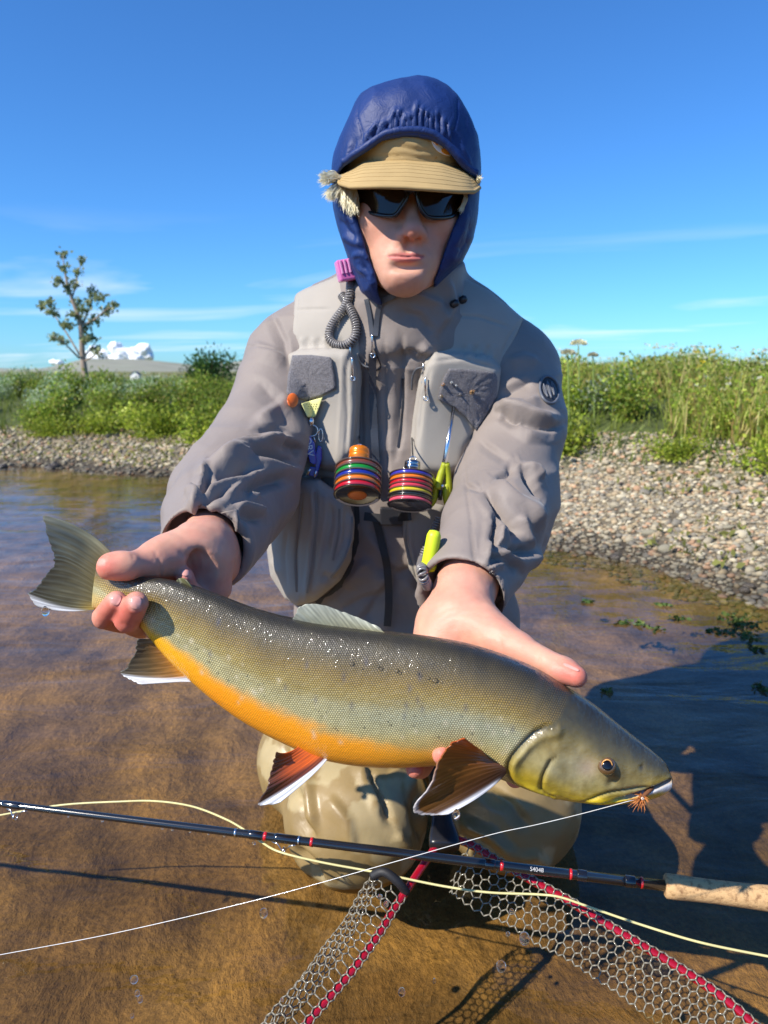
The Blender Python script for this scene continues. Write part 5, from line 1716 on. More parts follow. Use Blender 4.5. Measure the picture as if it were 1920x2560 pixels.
# flatter belly keel and narrower head crown
SN = np.repeat(sn[:, None], K_, 1); QQ = np.repeat(q_[None], M_, 0)
U_, V_ = plane[..., 0], plane[..., 1]
headm = smooth(.70, .80, SN)
thick *= 1 - .16 * headm * smooth(.35, 0, QQ) - .10 * headm * smooth(.75, 1, QQ)
Z5 = lambda *q: np.array([(1200 + a * .3134, 1650 + b * .3134) for a, b in q])
relief = np.zeros((M_, K_))
def groove(line, amp, w, both=False):
    d, t, s = polydist(U_, V_, line)
    k = np.exp(-(d / w) ** 2) * np.clip(np.sin(np.pi * np.clip(t * .94 + .03, 0, 1)) * 2, 0, 1)
    global relief
    relief += amp * k
OPERC = Z5((560, 412), (480, 420), (400, 455), (335, 510), (285, 565), (235, 630), (207, 690), (203, 760), (215, 830), (245, 890), (290, 935), (360, 975), (450, 1008), (540, 1035))
PREOP = Z5((560, 632), (520, 670), (490, 740), (468, 800), (460, 860), (464, 920), (500, 965), (570, 1000))
MOUTH = Z5((1500, 930), (1430, 938), (1330, 958), (1200, 992), (1090, 1012), (1000, 1030))
MAXU = Z5((1330, 932), (1200, 925), (1080, 930), (980, 945), (900, 975), (840, 1010), (785, 1045))
MAXL = Z5((785, 1050), (830, 1070), (900, 1068), (1000, 1042), (1090, 1015))
dO, tO, sO = polydist(U_, V_, OPERC)
groove(OPERC, -.0040, 5)
relief += .0026 * np.exp(-((dO - 13) / 12) ** 2) * (sO < 0)
groove(PREOP, -.0028, 4.5); groove(MAXU, -.0026, 3.6); groove(MAXL, -.0024, 3.2)
groove(Z5((300, 900), (420, 985), (520, 1020)), -.0012, 4)
groove(Z5((520, 1000), (580, 985), (605, 1030), (590, 1050)), -.0010, 4)
relief += .0026 * np.exp(-(((U_ - 1480) / 34) ** 2 + ((V_ - 1974) / 9) ** 2))
EYE = np.array((1200 + 1010 * .3134, 1650 + 842 * .3134))
dE = np.hypot(U_ - EYE[0], V_ - EYE[1] + 8)
relief += .0032 * np.exp(-(dE / 30) ** 2) - .0028 * np.exp(-(np.hypot(U_ - EYE[0], V_ - EYE[1]) / 11) ** 2)
relief += -.0015 * np.exp(-(np.hypot(U_ - 1593, V_ - 1894) / 6) ** 2)
relief += .0022 * fbm(np.stack([U_.ravel() / 60, V_.ravel() / 60, 0 * U_.ravel()], -1), 3, 91).reshape(M_, K_) * headm * (np.abs(np.sin(phi)) > .3)
# lateral line
ll = np.stack([np.interp(sn, [0, .3, .6, .72], [.5, .47, .43, .36]) * (fb - ft)[:, k] + ft[:, k] for k in (0, 1)], -1)
dl = np.abs(QQ - np.interp(SN, [0, .3, .6, .72], [.5, .47, .43, .36]))
relief += -.0004 * np.exp(-(dl / .012) ** 2) * (1 - headm)
# mouth slit
dM, tM, sM = polydist(U_, V_, MOUTH)
slit = np.exp(-(dM / 4.0) ** 2) * smooth(0, .35, 1 - tM)
thick2 = np.sign(thick) * np.maximum(np.abs(thick) + relief * np.minimum(1, np.abs(side)[None] * 2.2), .0005)
thick2 *= 1 - .72 * slit
pts = np.zeros((M_, K_, 3))
_d = FWD + RT * ((U_ - 960) / FPX)[..., None] + UP * ((1280 - V_) / FPX)[..., None]
pts = CAM + _d * (fish_y(U_) / _d[..., 1])[..., None]
# step sideways, away from or towards the viewer, square to the fish
nside = np.array((.085, 1.0, 0.0)); nside /= np.linalg.norm(nside)
pts += thick2[..., None] * nside
FV = pts.reshape(-1, 3)
FV = np.concatenate([FV, pts[0].mean(0)[None], pts[-1].mean(0)[None] + (.003, 0, 0)])
ff = []
ki = np.arange(K_); kj = (ki + 1) % K_
for i in range(M_ - 1):
    ff.append(np.stack([i * K_ + ki, i * K_ + kj, (i + 1) * K_ + kj, (i + 1) * K_ + ki], -1))
FFq = np.concatenate(ff)
a0, b0 = M_ * K_, M_ * K_ + 1
FF = FFq.tolist() + [[a0, int(j), int(i)] for i, j in zip(ki, kj)] + [[b0, int((M_ - 1) * K_ + i), int((M_ - 1) * K_ + j)] for i, j in zip(ki, kj)]
# colours of the skin
def fish_cols():
    s, q, u, v = SN.ravel(), QQ.ravel(), U_.ravel(), V_.ravel()
    n = len(s); pp = np.stack([u / 40, v / 40, 0 * u], -1)
    n1 = fbm(pp, 3, 31); n2 = fbm(pp * 3.2, 3, 33); n3 = fbm(pp * np.array([.5, 2.5, 1]), 3, 37)
    stops = [(0, S(44, 40, 26)), (.10, S(70, 60, 32)), (.28, S(114, 94, 44)), (.42, S(128, 112, 62)), (.52, S(138, 130, 92)), (.62, S(148, 142, 104)), (.72, S(164, 146, 92)), (1.0, S(176, 150, 90))]
    xs = [a for a, b in stops]; c = np.stack([np.interp(q + .03 * n1, xs, [b[k] for a, b in stops]) for k in range(3)], -1)
    c *= (1 + .16 * n2 + .10 * n1)[:, None]
    def bl(m, colr):
        nonlocal c
        m = np.clip(m, 0, 1)[:, None]; c = c * (1 - m) + np.asarray(colr) * m
    c *= (1 + .28 * smooth(.15, .4, q))[:, None]
    # pale bluish-silver flank band towards the head
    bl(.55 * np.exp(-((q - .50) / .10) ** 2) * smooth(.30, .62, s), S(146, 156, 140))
    # orange belly
    qo = np.interp(s, [0, .08, .16, .26, .38, .50, .58, .64], [.80, .78, .70, .71, .70, .74, .80, .90])
    om = smooth(qo - .10, qo + .05, q + .035 * n3 + .03 * n2) * (1 - smooth(.61, .67, s)) * smooth(.03, .10, s)
    oc = np.stack([np.interp(s, [.05, .14, .25, .5, .62], [a, b, e, f_, g_]) for a, b, e, f_, g_ in zip(S(206, 168, 40), S(246, 178, 20), S(250, 156, 14), S(250, 162, 30), S(236, 168, 46))], -1)
    bl(om * .96, oc)
    bl(.35 * smooth(.93, 1.0, q) * (om > .5), S(244, 190, 90))
    # pale spots
    rs = np.random.default_rng(4)
    for _ in range(46):
        i = rs.integers(int(.12 * M_), int(.68 * M_)); qq = rs.uniform(.40, .80)
        p0 = ft[i] * (1 - qq) + fb[i] * qq
        bl(rs.uniform(.3, .65) * np.exp(-(np.hypot(u - p0[0], v - p0[1]) / rs.uniform(3., 6)) ** 2), S(206, 194, 166))
    for _ in range(16):
        i = rs.integers(int(.25 * M_), int(.66 * M_)); qq = rs.uniform(.15, .5)
        p0 = ft[i] * (1 - qq) + fb[i] * qq
        bl(.5 * np.exp(-(((u - p0[0]) / 5) ** 2 + ((v - p0[1]) / 9) ** 2)), S(62, 64, 84))
    # head
    dOo, tOo, sOo = dO.ravel(), tO.ravel(), sO.ravel()
    line = np.interp(v, [1690, 1760, 1790, 1825, 1857, 1900, 1960, 2010], [1440, 1392, 1330, 1290, 1266, 1262, 1300, 1360])
    hm = smooth(-6, 6, u - line)
    hs = [(0, S(40, 38, 28)), (.16, S(62, 56, 34)), (.30, S(102, 90, 50)), (.45, S(140, 124, 76)), (.62, S(156, 144, 96)), (.72, S(160, 142, 66)), (.80, S(196, 168, 34)), (1.0, S(226, 196, 34))]
    hx = [a for a, b in hs]; hc = np.stack([np.interp(q + .05 * n1, hx, [b[k] for a, b in hs]) for k in range(3)], -1) * (1 + .26 * n1 + .26 * n2)[:, None]
    c = c * (1 - hm[:, None]) + hc * hm[:, None]
    g = lambda cu, cv, ru, rv: np.exp(-(((u - cu) / ru) ** 2 + ((v - cv) / rv) ** 2))
    bl(.75 * g(1310, 1840, 46, 44) * (.6 + .6 * n2), S(186, 172, 122))
    bl(.7 * g(1400, 1880, 44, 36) * (.6 + .9 * n1), S(176, 178, 160))
    bl(.7 * g(1440, 1930, 52, 26) * (.6 + .8 * n2), S(196, 184, 132))
    bl(.6 * g(1455, 1880, 26, 22), S(178, 158, 142))
    bl(.55 * g(1340, 1940, 40, 30), S(176, 156, 56))
    bl(.8 * np.exp(-(dOo / 4.5) ** 2), S(66, 60, 36)); 
    d, t, _s = polydist(u, v, PREOP); bl(.75 * np.exp(-(d / 3.5) ** 2), S(58, 54, 32))
    d, t, _s = polydist(u, v, MAXU); bl(.75 * np.exp(-(d / 3.2) ** 2), S(52, 48, 30))
    d, t, _s = polydist(u, v, MAXL); bl(.5 * np.exp(-(d / 3.0) ** 2), S(86, 74, 30))
    bl(.75 * g(1500, 1985, 60, 22) * smooth(1950, 1985, v), S(222, 194, 40))
    # pale lower lip, pink mouth, yellow snout
    lip = np.exp(-(((v - (1960 + (1600 - u) * .10)) / 5.5) ** 2)) * smooth(1530, 1560, u)
    bl(.95 * lip * smooth(1.5, -1.5, -(v - np.interp(u, [1540, 1576, 1617, 1664], [1967, 1960, 1950, 1941]))), S(206, 206, 208))
    bl(.85 * g(1662, 1958, 14, 11), S(206, 212, 220))
    bl(.8 * g(1650, 1978, 34, 7), S(212, 150, 50))
    bl(.8 * slit.ravel() * smooth(1540, 1600, u), S(168, 112, 100))
    bl(.6 * g(1640, 1934, 40, 9), S(190, 160, 60))
    dE_ = np.hypot(u - EYE[0], v - EYE[1])
    bl(.7 * np.exp(-(np.hypot((u - EYE[0] - 4) / 1.15, v - EYE[1] + 14) / 22) ** 2), S(54, 50, 40))
    bl(.8 * np.exp(-(np.hypot(u - 1593, v - 1894) / 6) ** 2), S(44, 40, 36))
    sc_mask = (1 - hm) * smooth(0, .02, s) * (1 - .6 * om)
    return np.concatenate([np.clip(c, .004, 1), sc_mask[:, None]], -1)
fc = fish_cols(); fc = np.concatenate([fc, fc[:1], fc[-1:]])
mid3 = pts[:, K_ // 4]
al = np.concatenate([[0], np.cumsum(np.linalg.norm(np.diff(mid3, axis=0), axis=1))])
ar = np.linalg.norm(np.diff(pts[:, :, :], axis=1), axis=2); ar = np.concatenate([np.zeros((M_, 1)), np.cumsum(ar, 1)], 1)
uvf = np.stack([np.repeat(al[:, None], K_, 1), ar - ar[:, K_ // 4][:, None]], -1).reshape(-1, 2); uvf = np.concatenate([uvf, uvf[:1], uvf[-1:]])
def fish_material():
    m, nt, bs = new_mat('fish_skin'); L = nt.links
    at = nd(nt, 'ShaderNodeVertexColor', layer_name='Col')
    uv = nd(nt, 'ShaderNodeUVMap', uv_map='UVMap')
    mp = nd(nt, 'ShaderNodeMapping'); mp.inputs['Scale'].default_value = (450, 450, 1); mp.inputs['Rotation'].default_value = (0, 0, .25)
    L.new(uv.outputs[0], mp.inputs['Vector'])
    # rows of scales, each row shifted by half a scale
    jz = nd(nt, 'ShaderNodeTexNoise', Scale=90.0, Detail=2.0); L.new(uv.outputs[0], jz.inputs['Vector'])
    ja = nd(nt, 'ShaderNodeVectorMath', operation='MULTIPLY_ADD'); L.new(jz.outputs['Color'], ja.inputs[0]); ja.inputs[1].default_value = (1.1, 1.1, 0); L.new(mp.outputs[0], ja.inputs[2])
    def lattice(off):
        dv = nd(nt, 'ShaderNodeVectorMath', operation='MULTIPLY_ADD'); L.new(ja.outputs[0], dv.inputs[0]); dv.inputs[1].default_value = (1, .57735, 0); dv.inputs[2].default_value = (off, off, 0)
        fr = nd(nt, 'ShaderNodeVectorMath', operation='FRACTION'); L.new(dv.outputs[0], fr.inputs[0])
        ce = nd(nt, 'ShaderNodeVectorMath', operation='MULTIPLY_ADD'); L.new(fr.outputs[0], ce.inputs[0]); ce.inputs[1].default_value = (1, 1.732, 0); ce.inputs[2].default_value = (-.5, -.866, 0)
        ln = nd(nt, 'ShaderNodeVectorMath', operation='LENGTH'); L.new(ce.outputs[0], ln.inputs[0])
        return ln.outputs['Value']
    vo = nd(nt, 'ShaderNodeMath', operation='MINIMUM'); L.new(lattice(0), vo.inputs[0]); L.new(lattice(.5), vo.inputs[1])
    mr = nd(nt, 'ShaderNodeMapRange'); mr.inputs['From Min'].default_value = .16; mr.inputs['From Max'].default_value = .52
    mr.inputs['To Min'].default_value = 1.8; mr.inputs['To Max'].default_value = .40
    L.new(vo.outputs[0], mr.inputs['Value'])
    mx = nd(nt, 'ShaderNodeMix', data_type='FLOAT'); L.new(at.outputs['Alpha'], mx.inputs[0]); mx.inputs[2].default_value = 1; L.new(mr.outputs[0], mx.inputs[3])
    ml = nd(nt, 'ShaderNodeMix', data_type='RGBA', blend_type='MULTIPLY'); ml.inputs[0].default_value = 1
    L.new(at.outputs['Color'], ml.inputs[6]); L.new(mx.outputs[0], ml.inputs[7])
    L.new(ml.outputs[2], bs.inputs['Base Color'])
    bs.inputs['Roughness'].default_value = .42; bs.inputs['Specular IOR Level'].default_value = .5
    bs.inputs['Coat Weight'].default_value = .8; bs.inputs['Coat Roughness'].default_value = .06
    nz = nd(nt, 'ShaderNodeTexNoise', Scale=220.0, Detail=3.0); L.new(uv.outputs[0], nz.inputs['Vector'])
    iv = nd(nt, 'ShaderNodeMath', operation='MULTIPLY'); L.new(vo.outputs[0], iv.inputs[0]); L.new(at.outputs['Alpha'], iv.inputs[1])
    bp = nd(nt, 'ShaderNodeBump', Strength=.55, Distance=.0009, invert=True); L.new(iv.outputs[0], bp.inputs['Height'])
    bp2 = nd(nt, 'ShaderNodeBump', Strength=.25, Distance=.0012); L.new(nz.outputs[0], bp2.inputs['Height']); L.new(bp.outputs[0], bp2.inputs['Normal'])
    L.new(bp2.outputs[0], bs.inputs['Normal'])
    cb = nd(nt, 'ShaderNodeBump', Strength=.8, Distance=.0022); L.new(nz.outputs[0], cb.inputs['Height']); L.new(cb.outputs[0], bs.inputs['Coat Normal'])
    return m
m_fish = fish_material()
fish = mk('fish', FV, FF, m_fish, None, True, vcol=fc, uv=uvf)
setp(fish, 'large olive char with orange belly and white-edged fins held across by two hands', 'fish')
FISHB = bvh_obj(fish)
# ---- fins: ruled membranes with rays
m_fin, _nt, _bs = new_mat('fin_membrane')
_at = nd(_nt, 'ShaderNodeVertexColor', layer_name='Col'); _nt.links.new(_at.outputs[0], _bs.inputs['Base Color'])
_bs.inputs['Roughness'].default_value = .3; _bs.inputs['Coat Weight'].default_value = .4; _bs.inputs['Coat Roughness'].default_value = .1
_tr = nd(_nt, 'ShaderNodeBsdfTranslucent'); _nt.links.new(_at.outputs[0], _tr.inputs['Color'])
_mx = nd(_nt, 'ShaderNodeMixShader'); _mx.inputs[0].default_value = .22
_nt.links.new(_bs.outputs[0], _mx.inputs[1]); _nt.links.new(_tr.outputs[0], _mx.inputs[2]); _nt.links.new(_mx.outputs[0], _nt.nodes['Material Output'].inputs['Surface'])
def fin(name, base, mid, tip, yb, yt, rays, colf, na=150, nb=44, fray=3.0, wave=.00014, seed=1, label=None):
    """base/mid/tip: pixel curves; yb, yt: forward distance at base and tip (functions of pixel u or numbers)"""
    B_, M2, T_ = catmull(base, na), catmull(mid, na), catmull(tip, na)
    a = np.linspace(0, 1, na); r = np.random.default_rng(seed)
    fr = fray * (np.abs(np.sin(a * rays * np.pi)) ** .5 - .6) + fray * .8 * vnoise(np.stack([a * 23, 0 * a, 0 * a], -1), seed)
    dirv = T_ - M2; dirv /= np.maximum(np.linalg.norm(dirv, axis=1), 1e-6)[:, None]
    T_ = T_ + dirv * fr[:, None]
    V, C = [], []
    for j in range(nb):
        t = j / (nb - 1)
        q = B_ * (1 - t) ** 2 + 2 * M2 * t * (1 - t) * 1.0 + T_ * t * t if False else None
        # quadratic through base, mid, tip
        q = B_ * (1 - t) * (1 - 2 * t) + M2 * 4 * t * (1 - t) + T_ * t * (2 * t - 1)
        yv = (1 - t) * np.array([yb(u) if callable(yb) else yb for u in B_[:, 0]]) + t * np.array([yt(u) if callable(yt) else yt for u in T_[:, 0]])
        off = wave * np.sin(a * rays * 2 * np.pi) * (.25 + .75 * t) + .004 * t * np.sin(a * 5 + seed)
        for i in range(na):
            V.append(P(q[i, 0], q[i, 1], yv[i] + off[i]))
        C.append(colf(a, np.full(na, t)))
    V = np.array(V); C = np.concatenate(C)
    ray = np.sin(np.tile(a, nb) * rays * 4 * np.pi + 1.0)
    st = fbm(np.stack([np.tile(a, nb) * rays * 3.2, np.repeat(np.linspace(0, 1, nb), na) * 4, np.zeros(na * nb)], -1), 3, seed + 7)
    C = np.clip(C * (1 + .10 * ray + .38 * st)[:, None], .004, .95)
    ii = (np.arange(nb - 1)[:, None] * na + np.arange(na - 1)[None]).ravel()
    F = np.stack([ii, ii + 1, ii + na + 1, ii + na], -1)
    o = mk(name, V, F, m_fin, fish, True, vcol=C)
    sd = o.modifiers.new('thick', 'SOLIDIFY'); sd.thickness = .0011; sd.offset = 0
    if label: o['label'] = label
    return o
def lerpc(x, stops):
    xs = [s[0] for s in stops]
    return np.stack([np.interp(x, xs, [s[1][k] for s in stops]) for k in range(3)], -1)
def mixm(c, m, colr): m = np.clip(m, 0, 1)[:, None]; return c * (1 - m) + np.asarray(colr) * m
yf = lambda u: fish_y(u)
def c_tail(a, t):
    c = lerpc(t, [(0, S(112, 100, 58)), (.3, S(108, 104, 78)), (.75, S(84, 84, 70)), (1, S(70, 70, 62))])
    c = mixm(c, smooth(.12, 0, a) * .6, S(150, 148, 120))
    st_ = fbm(np.stack([a * 9, t * 3, 0 * a], -1), 3, 5)
    c = mixm(c, np.clip(.5 + st_, 0, 1) * smooth(.2, .5, t) * .7, S(58, 58, 50))
    c = mixm(c, smooth(.86, .97, a + .12 * (t - .5)) * smooth(.05, .3, t), S(214, 216, 220))
    return mixm(c, smooth(.70, .9, a) * smooth(.35, .0, t) * .7, S(178, 150, 60))
fin('tail_fin', KF((243, 1196), (228, 1222), (220, 1245), (216, 1262), (213, 1280), (211, 1298), (208, 1310), (206, 1316)),
    KF((178, 1143), (168, 1178), (160, 1205), (160, 1225), (158, 1252), (145, 1285), (138, 1305), (140, 1320)),
    KF((94, 1113), (102, 1150), (116, 1192), (118, 1216), (100, 1242), (76, 1272), (63, 1284), (78, 1309)), yf, lambda u: .662, 17, c_tail, fray=4, seed=3, label='broad forked tail fin with a white lower edge')
def c_anal(a, t):
    c = lerpc(t, [(0, S(212, 140, 40)), (.25, S(170, 120, 60)), (.6, S(120, 98, 66)), (1, S(96, 92, 80))])
    return mixm(c, smooth(.62, .74, a + .10 * (t - .6)), S(222, 224, 228))
Z3f = lambda *q: [(60 + a * .422, 1240 + b * .422) for a, b in q]
fin('anal_fin', Z3f((800, 850), (850, 915), (900, 980), (950, 1040), (985, 1080), (1005, 1100)), Z3f((735, 848), (750, 920), (770, 1000), (780, 1060), (800, 1095), (850, 1105)),
    Z3f((668, 850), (660, 925), (615, 1010), (573, 1048), (625, 1085), (690, 1116)), lambda u: fish_y(u) - .004, lambda u: fish_y(u) - .012, 12, c_anal, seed=5, label='anal fin with a white front edge')
def c_pel(a, t):
    c = lerpc(t, [(0, S(236, 118, 26)), (.3, S(218, 100, 24)), (.6, S(190, 86, 26)), (.85, S(120, 62, 28)), (1, S(90, 56, 36))])
    c = mixm(c, smooth(.55, .72, a + .15 * (t - .5)) * .75, S(54, 36, 28))
    return mixm(c, smooth(.80, .88, a + .10 * (t - .5)), S(224, 226, 230))
Z4f = lambda *q: [(600 + a * .5425, 1300 + b * .5425) for a, b in q]
fin('pelvic_fin', Z4f((300, 1020), (325, 1038), (350, 1055), (375, 1070), (395, 1080), (412, 1088)), Z4f((225, 1070), (235, 1095), (245, 1125), (265, 1155), (290, 1175), (330, 1180)),
    Z4f((168, 1070), (152, 1130), (135, 1190), (122, 1240), (88, 1310), (180, 1306)), lambda u: fish_y(u) - .014, lambda u: fish_y(u) - .040, 11, c_pel, seed=7, label='rust-orange pelvic fin with a white edge')
def c_pec(a, t):
    c = lerpc(a, [(0, S(196, 88, 24)), (.2, S(178, 88, 28)), (.5, S(146, 92, 40)), (.75, S(92, 58, 32)), (1, S(52, 34, 26))])
    c = mixm(c, smooth(.5, 0, t) * .6 * (a > .2), S(38, 22, 18))
    c = mixm(c, smooth(.4, .9, t) * .35 * smooth(0, .4, a), S(134, 92, 34))
    return mixm(c, np.maximum(smooth(.885, .95, a) * smooth(.1, .3, t), smooth(.955, .99, t) * smooth(.3, .6, a) * .8), S(222, 222, 226))
fin('pectoral_fin', Z4f((1130, 1075), (1160, 1095), (1190, 1115), (1215, 1130), (1225, 1142), (1230, 1150), (1228, 1165)), Z4f((1075, 1035), (1050, 1060), (1040, 1100), (1040, 1150), (1050, 1200), (1070, 1245), (1110, 1270)),
    Z4f((1030, 1003), (965, 1040), (920, 1110), (870, 1230), (800, 1325), (850, 1358), (960, 1355)), lambda u: fish_y(u) - .026, lambda u: fish_y(u) - .055, 13, c_pec, seed=9, fray=4, label='large brown fan-shaped pectoral fin with a white edge')
def c_dor(a, t):
    c = lerpc(t, [(0, S(118, 106, 66)), (.4, S(140, 138, 110)), (1, S(176, 178, 160))])
    return mixm(c, smooth(.25, .0, a) * .5, S(92, 96, 92))
fin('dorsal_fin', [(782, 1584), (820, 1588), (860, 1590), (900, 1588), (935, 1584), (965, 1584)], [(752, 1562), (790, 1552), (832, 1552), (875, 1558), (915, 1568), (955, 1577)],
    [(732, 1548), (754, 1516), (800, 1511), (850, 1528), (900, 1546), (950, 1570)], yf, lambda u: fish_y(u) + .006, 10, c_dor, seed=11, fray=2.5, label='pale folded dorsal fin')
def c_adi(a, t): return lerpc(t, [(0, S(80, 78, 50)), (1, S(120, 120, 84))])
fin('adipose_fin', [(452, 1476), (466, 1480), (480, 1484), (496, 1490)], [(446, 1462), (458, 1458), (470, 1462), (488, 1478)], [(442, 1450), (452, 1445), (464, 1449), (482, 1470)], yf, yf, 2, c_adi, 30, 14, fray=0, wave=0, seed=13)
# ---- eye
def eye():
    ec = hit(EYE[0], EYE[1], [FISHB], 0)
    d = raydir(*EYE); d /= np.linalg.norm(d); s = mpp(ec)
    nrm = -d * .95 + np.array((.12, 0, .10)); nrm /= np.linalg.norm(nrm)
    V, F = lathe_vf([(-.004, .001), (-.003, 20 * s), (0, 23 * s), (.0026, 19 * s), (.0038, 11 * s), (.0040, 1e-4)], ec + nrm * .0002, nrm, 28)
    iris_m = material('iris', tuple(S(96, 72, 44)), .12, var=.3, vscale=300, coat=1.0)
    e = mk('eye', V, F, iris_m, fish)
    V, F = lathe_vf([(.0000, 13 * s), (.0010, 13 * s), (.0016, 9 * s), (.0021, 1e-4)], ec + nrm * .0033, nrm, 24)
    mk('pupil', V, F, material('pupil', (.004, .004, .006), .12, coat=.2), e)
    ring = np.array([ec + nrm * .0038 + 14.5 * s * (math.cos(t) * np.cross(nrm, (0, 0, 1)) + math.sin(t) * np.array((0, 0, 1.0))) for t in np.linspace(0, 6.283, 30, endpoint=False)])
    tube('gold_ring', ring, .0006, material('gold_iris', tuple(S(206, 150, 84)), .25), e, 6, True)
eye()
# ---- beads of water added on the wet skin to give highlights and sparkles
def beads():
    r = np.random.default_rng(21); mb = MB()
    spots = [(905, 1672), (946, 1667), (953, 1672), (992, 1677), (1000, 1682), (1045, 1684), (1052, 1690), (1070, 1695), (1088, 1702), (1104, 1705), (880, 1660)]
    for k in range(36):
        t = r.random(); i = int((.12 + .5 * t) * M_); qq = r.uniform(.60, .78)
        p0 = ft[i] * (1 - qq) + fb[i] * qq; spots.append(tuple(p0 + r.normal(size=2) * 4))
    for j, (u, v) in enumerate(spots):
        h = hit(u, v, [FISHB], 0)
        if h is None: continue
        s = (.0018 if j < 11 else .0009) * r.uniform(.6, 1.3)
        mb.add(ICO2[0] * s * np.array((1.3, .8, .9)) + h, ICO2[1])
    o = mb.build('water_beads', m_bead, fish); o['kind'] = 'stuff'
m_bead, _n2, _b2 = new_mat('water_bead')
_n2.nodes.remove(_b2) if False else None
_tb = nd(_n2.node_tree if hasattr(_n2, 'node_tree') else _n2, 'ShaderNodeBsdfTransparent'); _gb = nd(_n2, 'ShaderNodeBsdfGlossy', Roughness=.12); _fb = nd(_n2, 'ShaderNodeFresnel', IOR=1.33); _mb = nd(_n2, 'ShaderNodeMixShader')
_n2.links.new(_fb.outputs[0], _mb.inputs[0]); _n2.links.new(_tb.outputs[0], _mb.inputs[1]); _n2.links.new(_gb.outputs[0], _mb.inputs[2]); _n2.links.new(_mb.outputs[0], _n2.nodes['Material Output'].inputs['Surface'])
beads()
# ---- the fly in the corner of the jaw, and its leader
def fly():
    r = np.random.default_rng(5)
    a = hit(*Z5((1385, 1010))[0], [FISHB], .001); b = P(*Z5((1345, 1045))[0], a[1] - .004); c = P(*Z5((1285, 1105))[0], a[1] - .006)
    root = empty('fishing_fly', tuple(c))
    parts = [tube('body', catmull([a, b, c], 14), np.array([.0008, .0013, .0016, .0019, .0020, .0020, .0021, .0021, .0020, .0019, .0018, .0017, .0015, .0012]), material('fly_thread', tuple(S(110, 66, 36)), .8, bump=.6, bscale=2000), None, 8)]
    m = MB()
    ax = (c - b) / np.linalg.norm(c - b)
    for k in range(80):
        dv = r.normal(size=3); dv /= np.linalg.norm(dv); dv = dv + ax * .5; L = r.uniform(.005, .011)
        o = c - ax * r.uniform(0, .004)
        m.tube([o, o + dv * L * .6, o + dv * L - np.array((0, 0, .0008))], [.00032, .00024, .0001], 4)
    parts.append(m.build('hackle', material('hackle', tuple(S(206, 128, 66)), .7), None))
    V, F = lathe_vf([(-.0014, .0003), (-.001, .0011), (0, .0015), (.001, .0011), (.0014, .0003)], c - ax * .001 - FWD * .002, ax, 12)
    parts.append(mk('bead', V, F, material('bead', (.75, .7, .62), .2), None))
    under(parts, root)
    setp(root, 'small brown artificial fly with orange hackle hooked in the fish jaw', 'fishing fly')
    return c
fly_tip = fly()
# ================================================================== TACKLE
m_glass, _n, _b = new_mat('water_drop')
_b.inputs['Base Color'].default_value = (1, 1, 1, 1); _b.inputs['Roughness'].default_value = 0; _b.inputs['IOR'].default_value = 1.33; _b.inputs['Transmission Weight'].default_value = 1
def text_vf(s, size, origin, xdir, ydir, lift):
    """letters as flat mesh in the plane of xdir, ydir"""
    cu = bpy.data.curves.new('t', 'FONT'); cu.body = s; cu.size = size; cu.align_x = 'CENTER'; cu.align_y = 'CENTER'; cu.extrude = 0.0
    ob = bpy.data.objects.new('t', cu); col.objects.link(ob)
    bpy.context.view_layer.update()
    me = bpy.data.meshes.new_from_object(ob.evaluated_get(bpy.context.evaluated_depsgraph_get()))
    V = np.array([v.co[:] for v in me.vertices]); F = [list(p.vertices) for p in me.polygons]
    bpy.data.objects.remove(ob); bpy.data.curves.remove(cu); bpy.data.meshes.remove(me)
    x = np.asarray(xdir, float); x /= np.linalg.norm(x); y = np.asarray(ydir, float); y -= x * (x @ y); y /= np.linalg.norm(y)
    n = np.cross(x, y)
    return np.asarray(origin) + V[:, :1] * x + V[:, 1:2] * y + n * lift, F
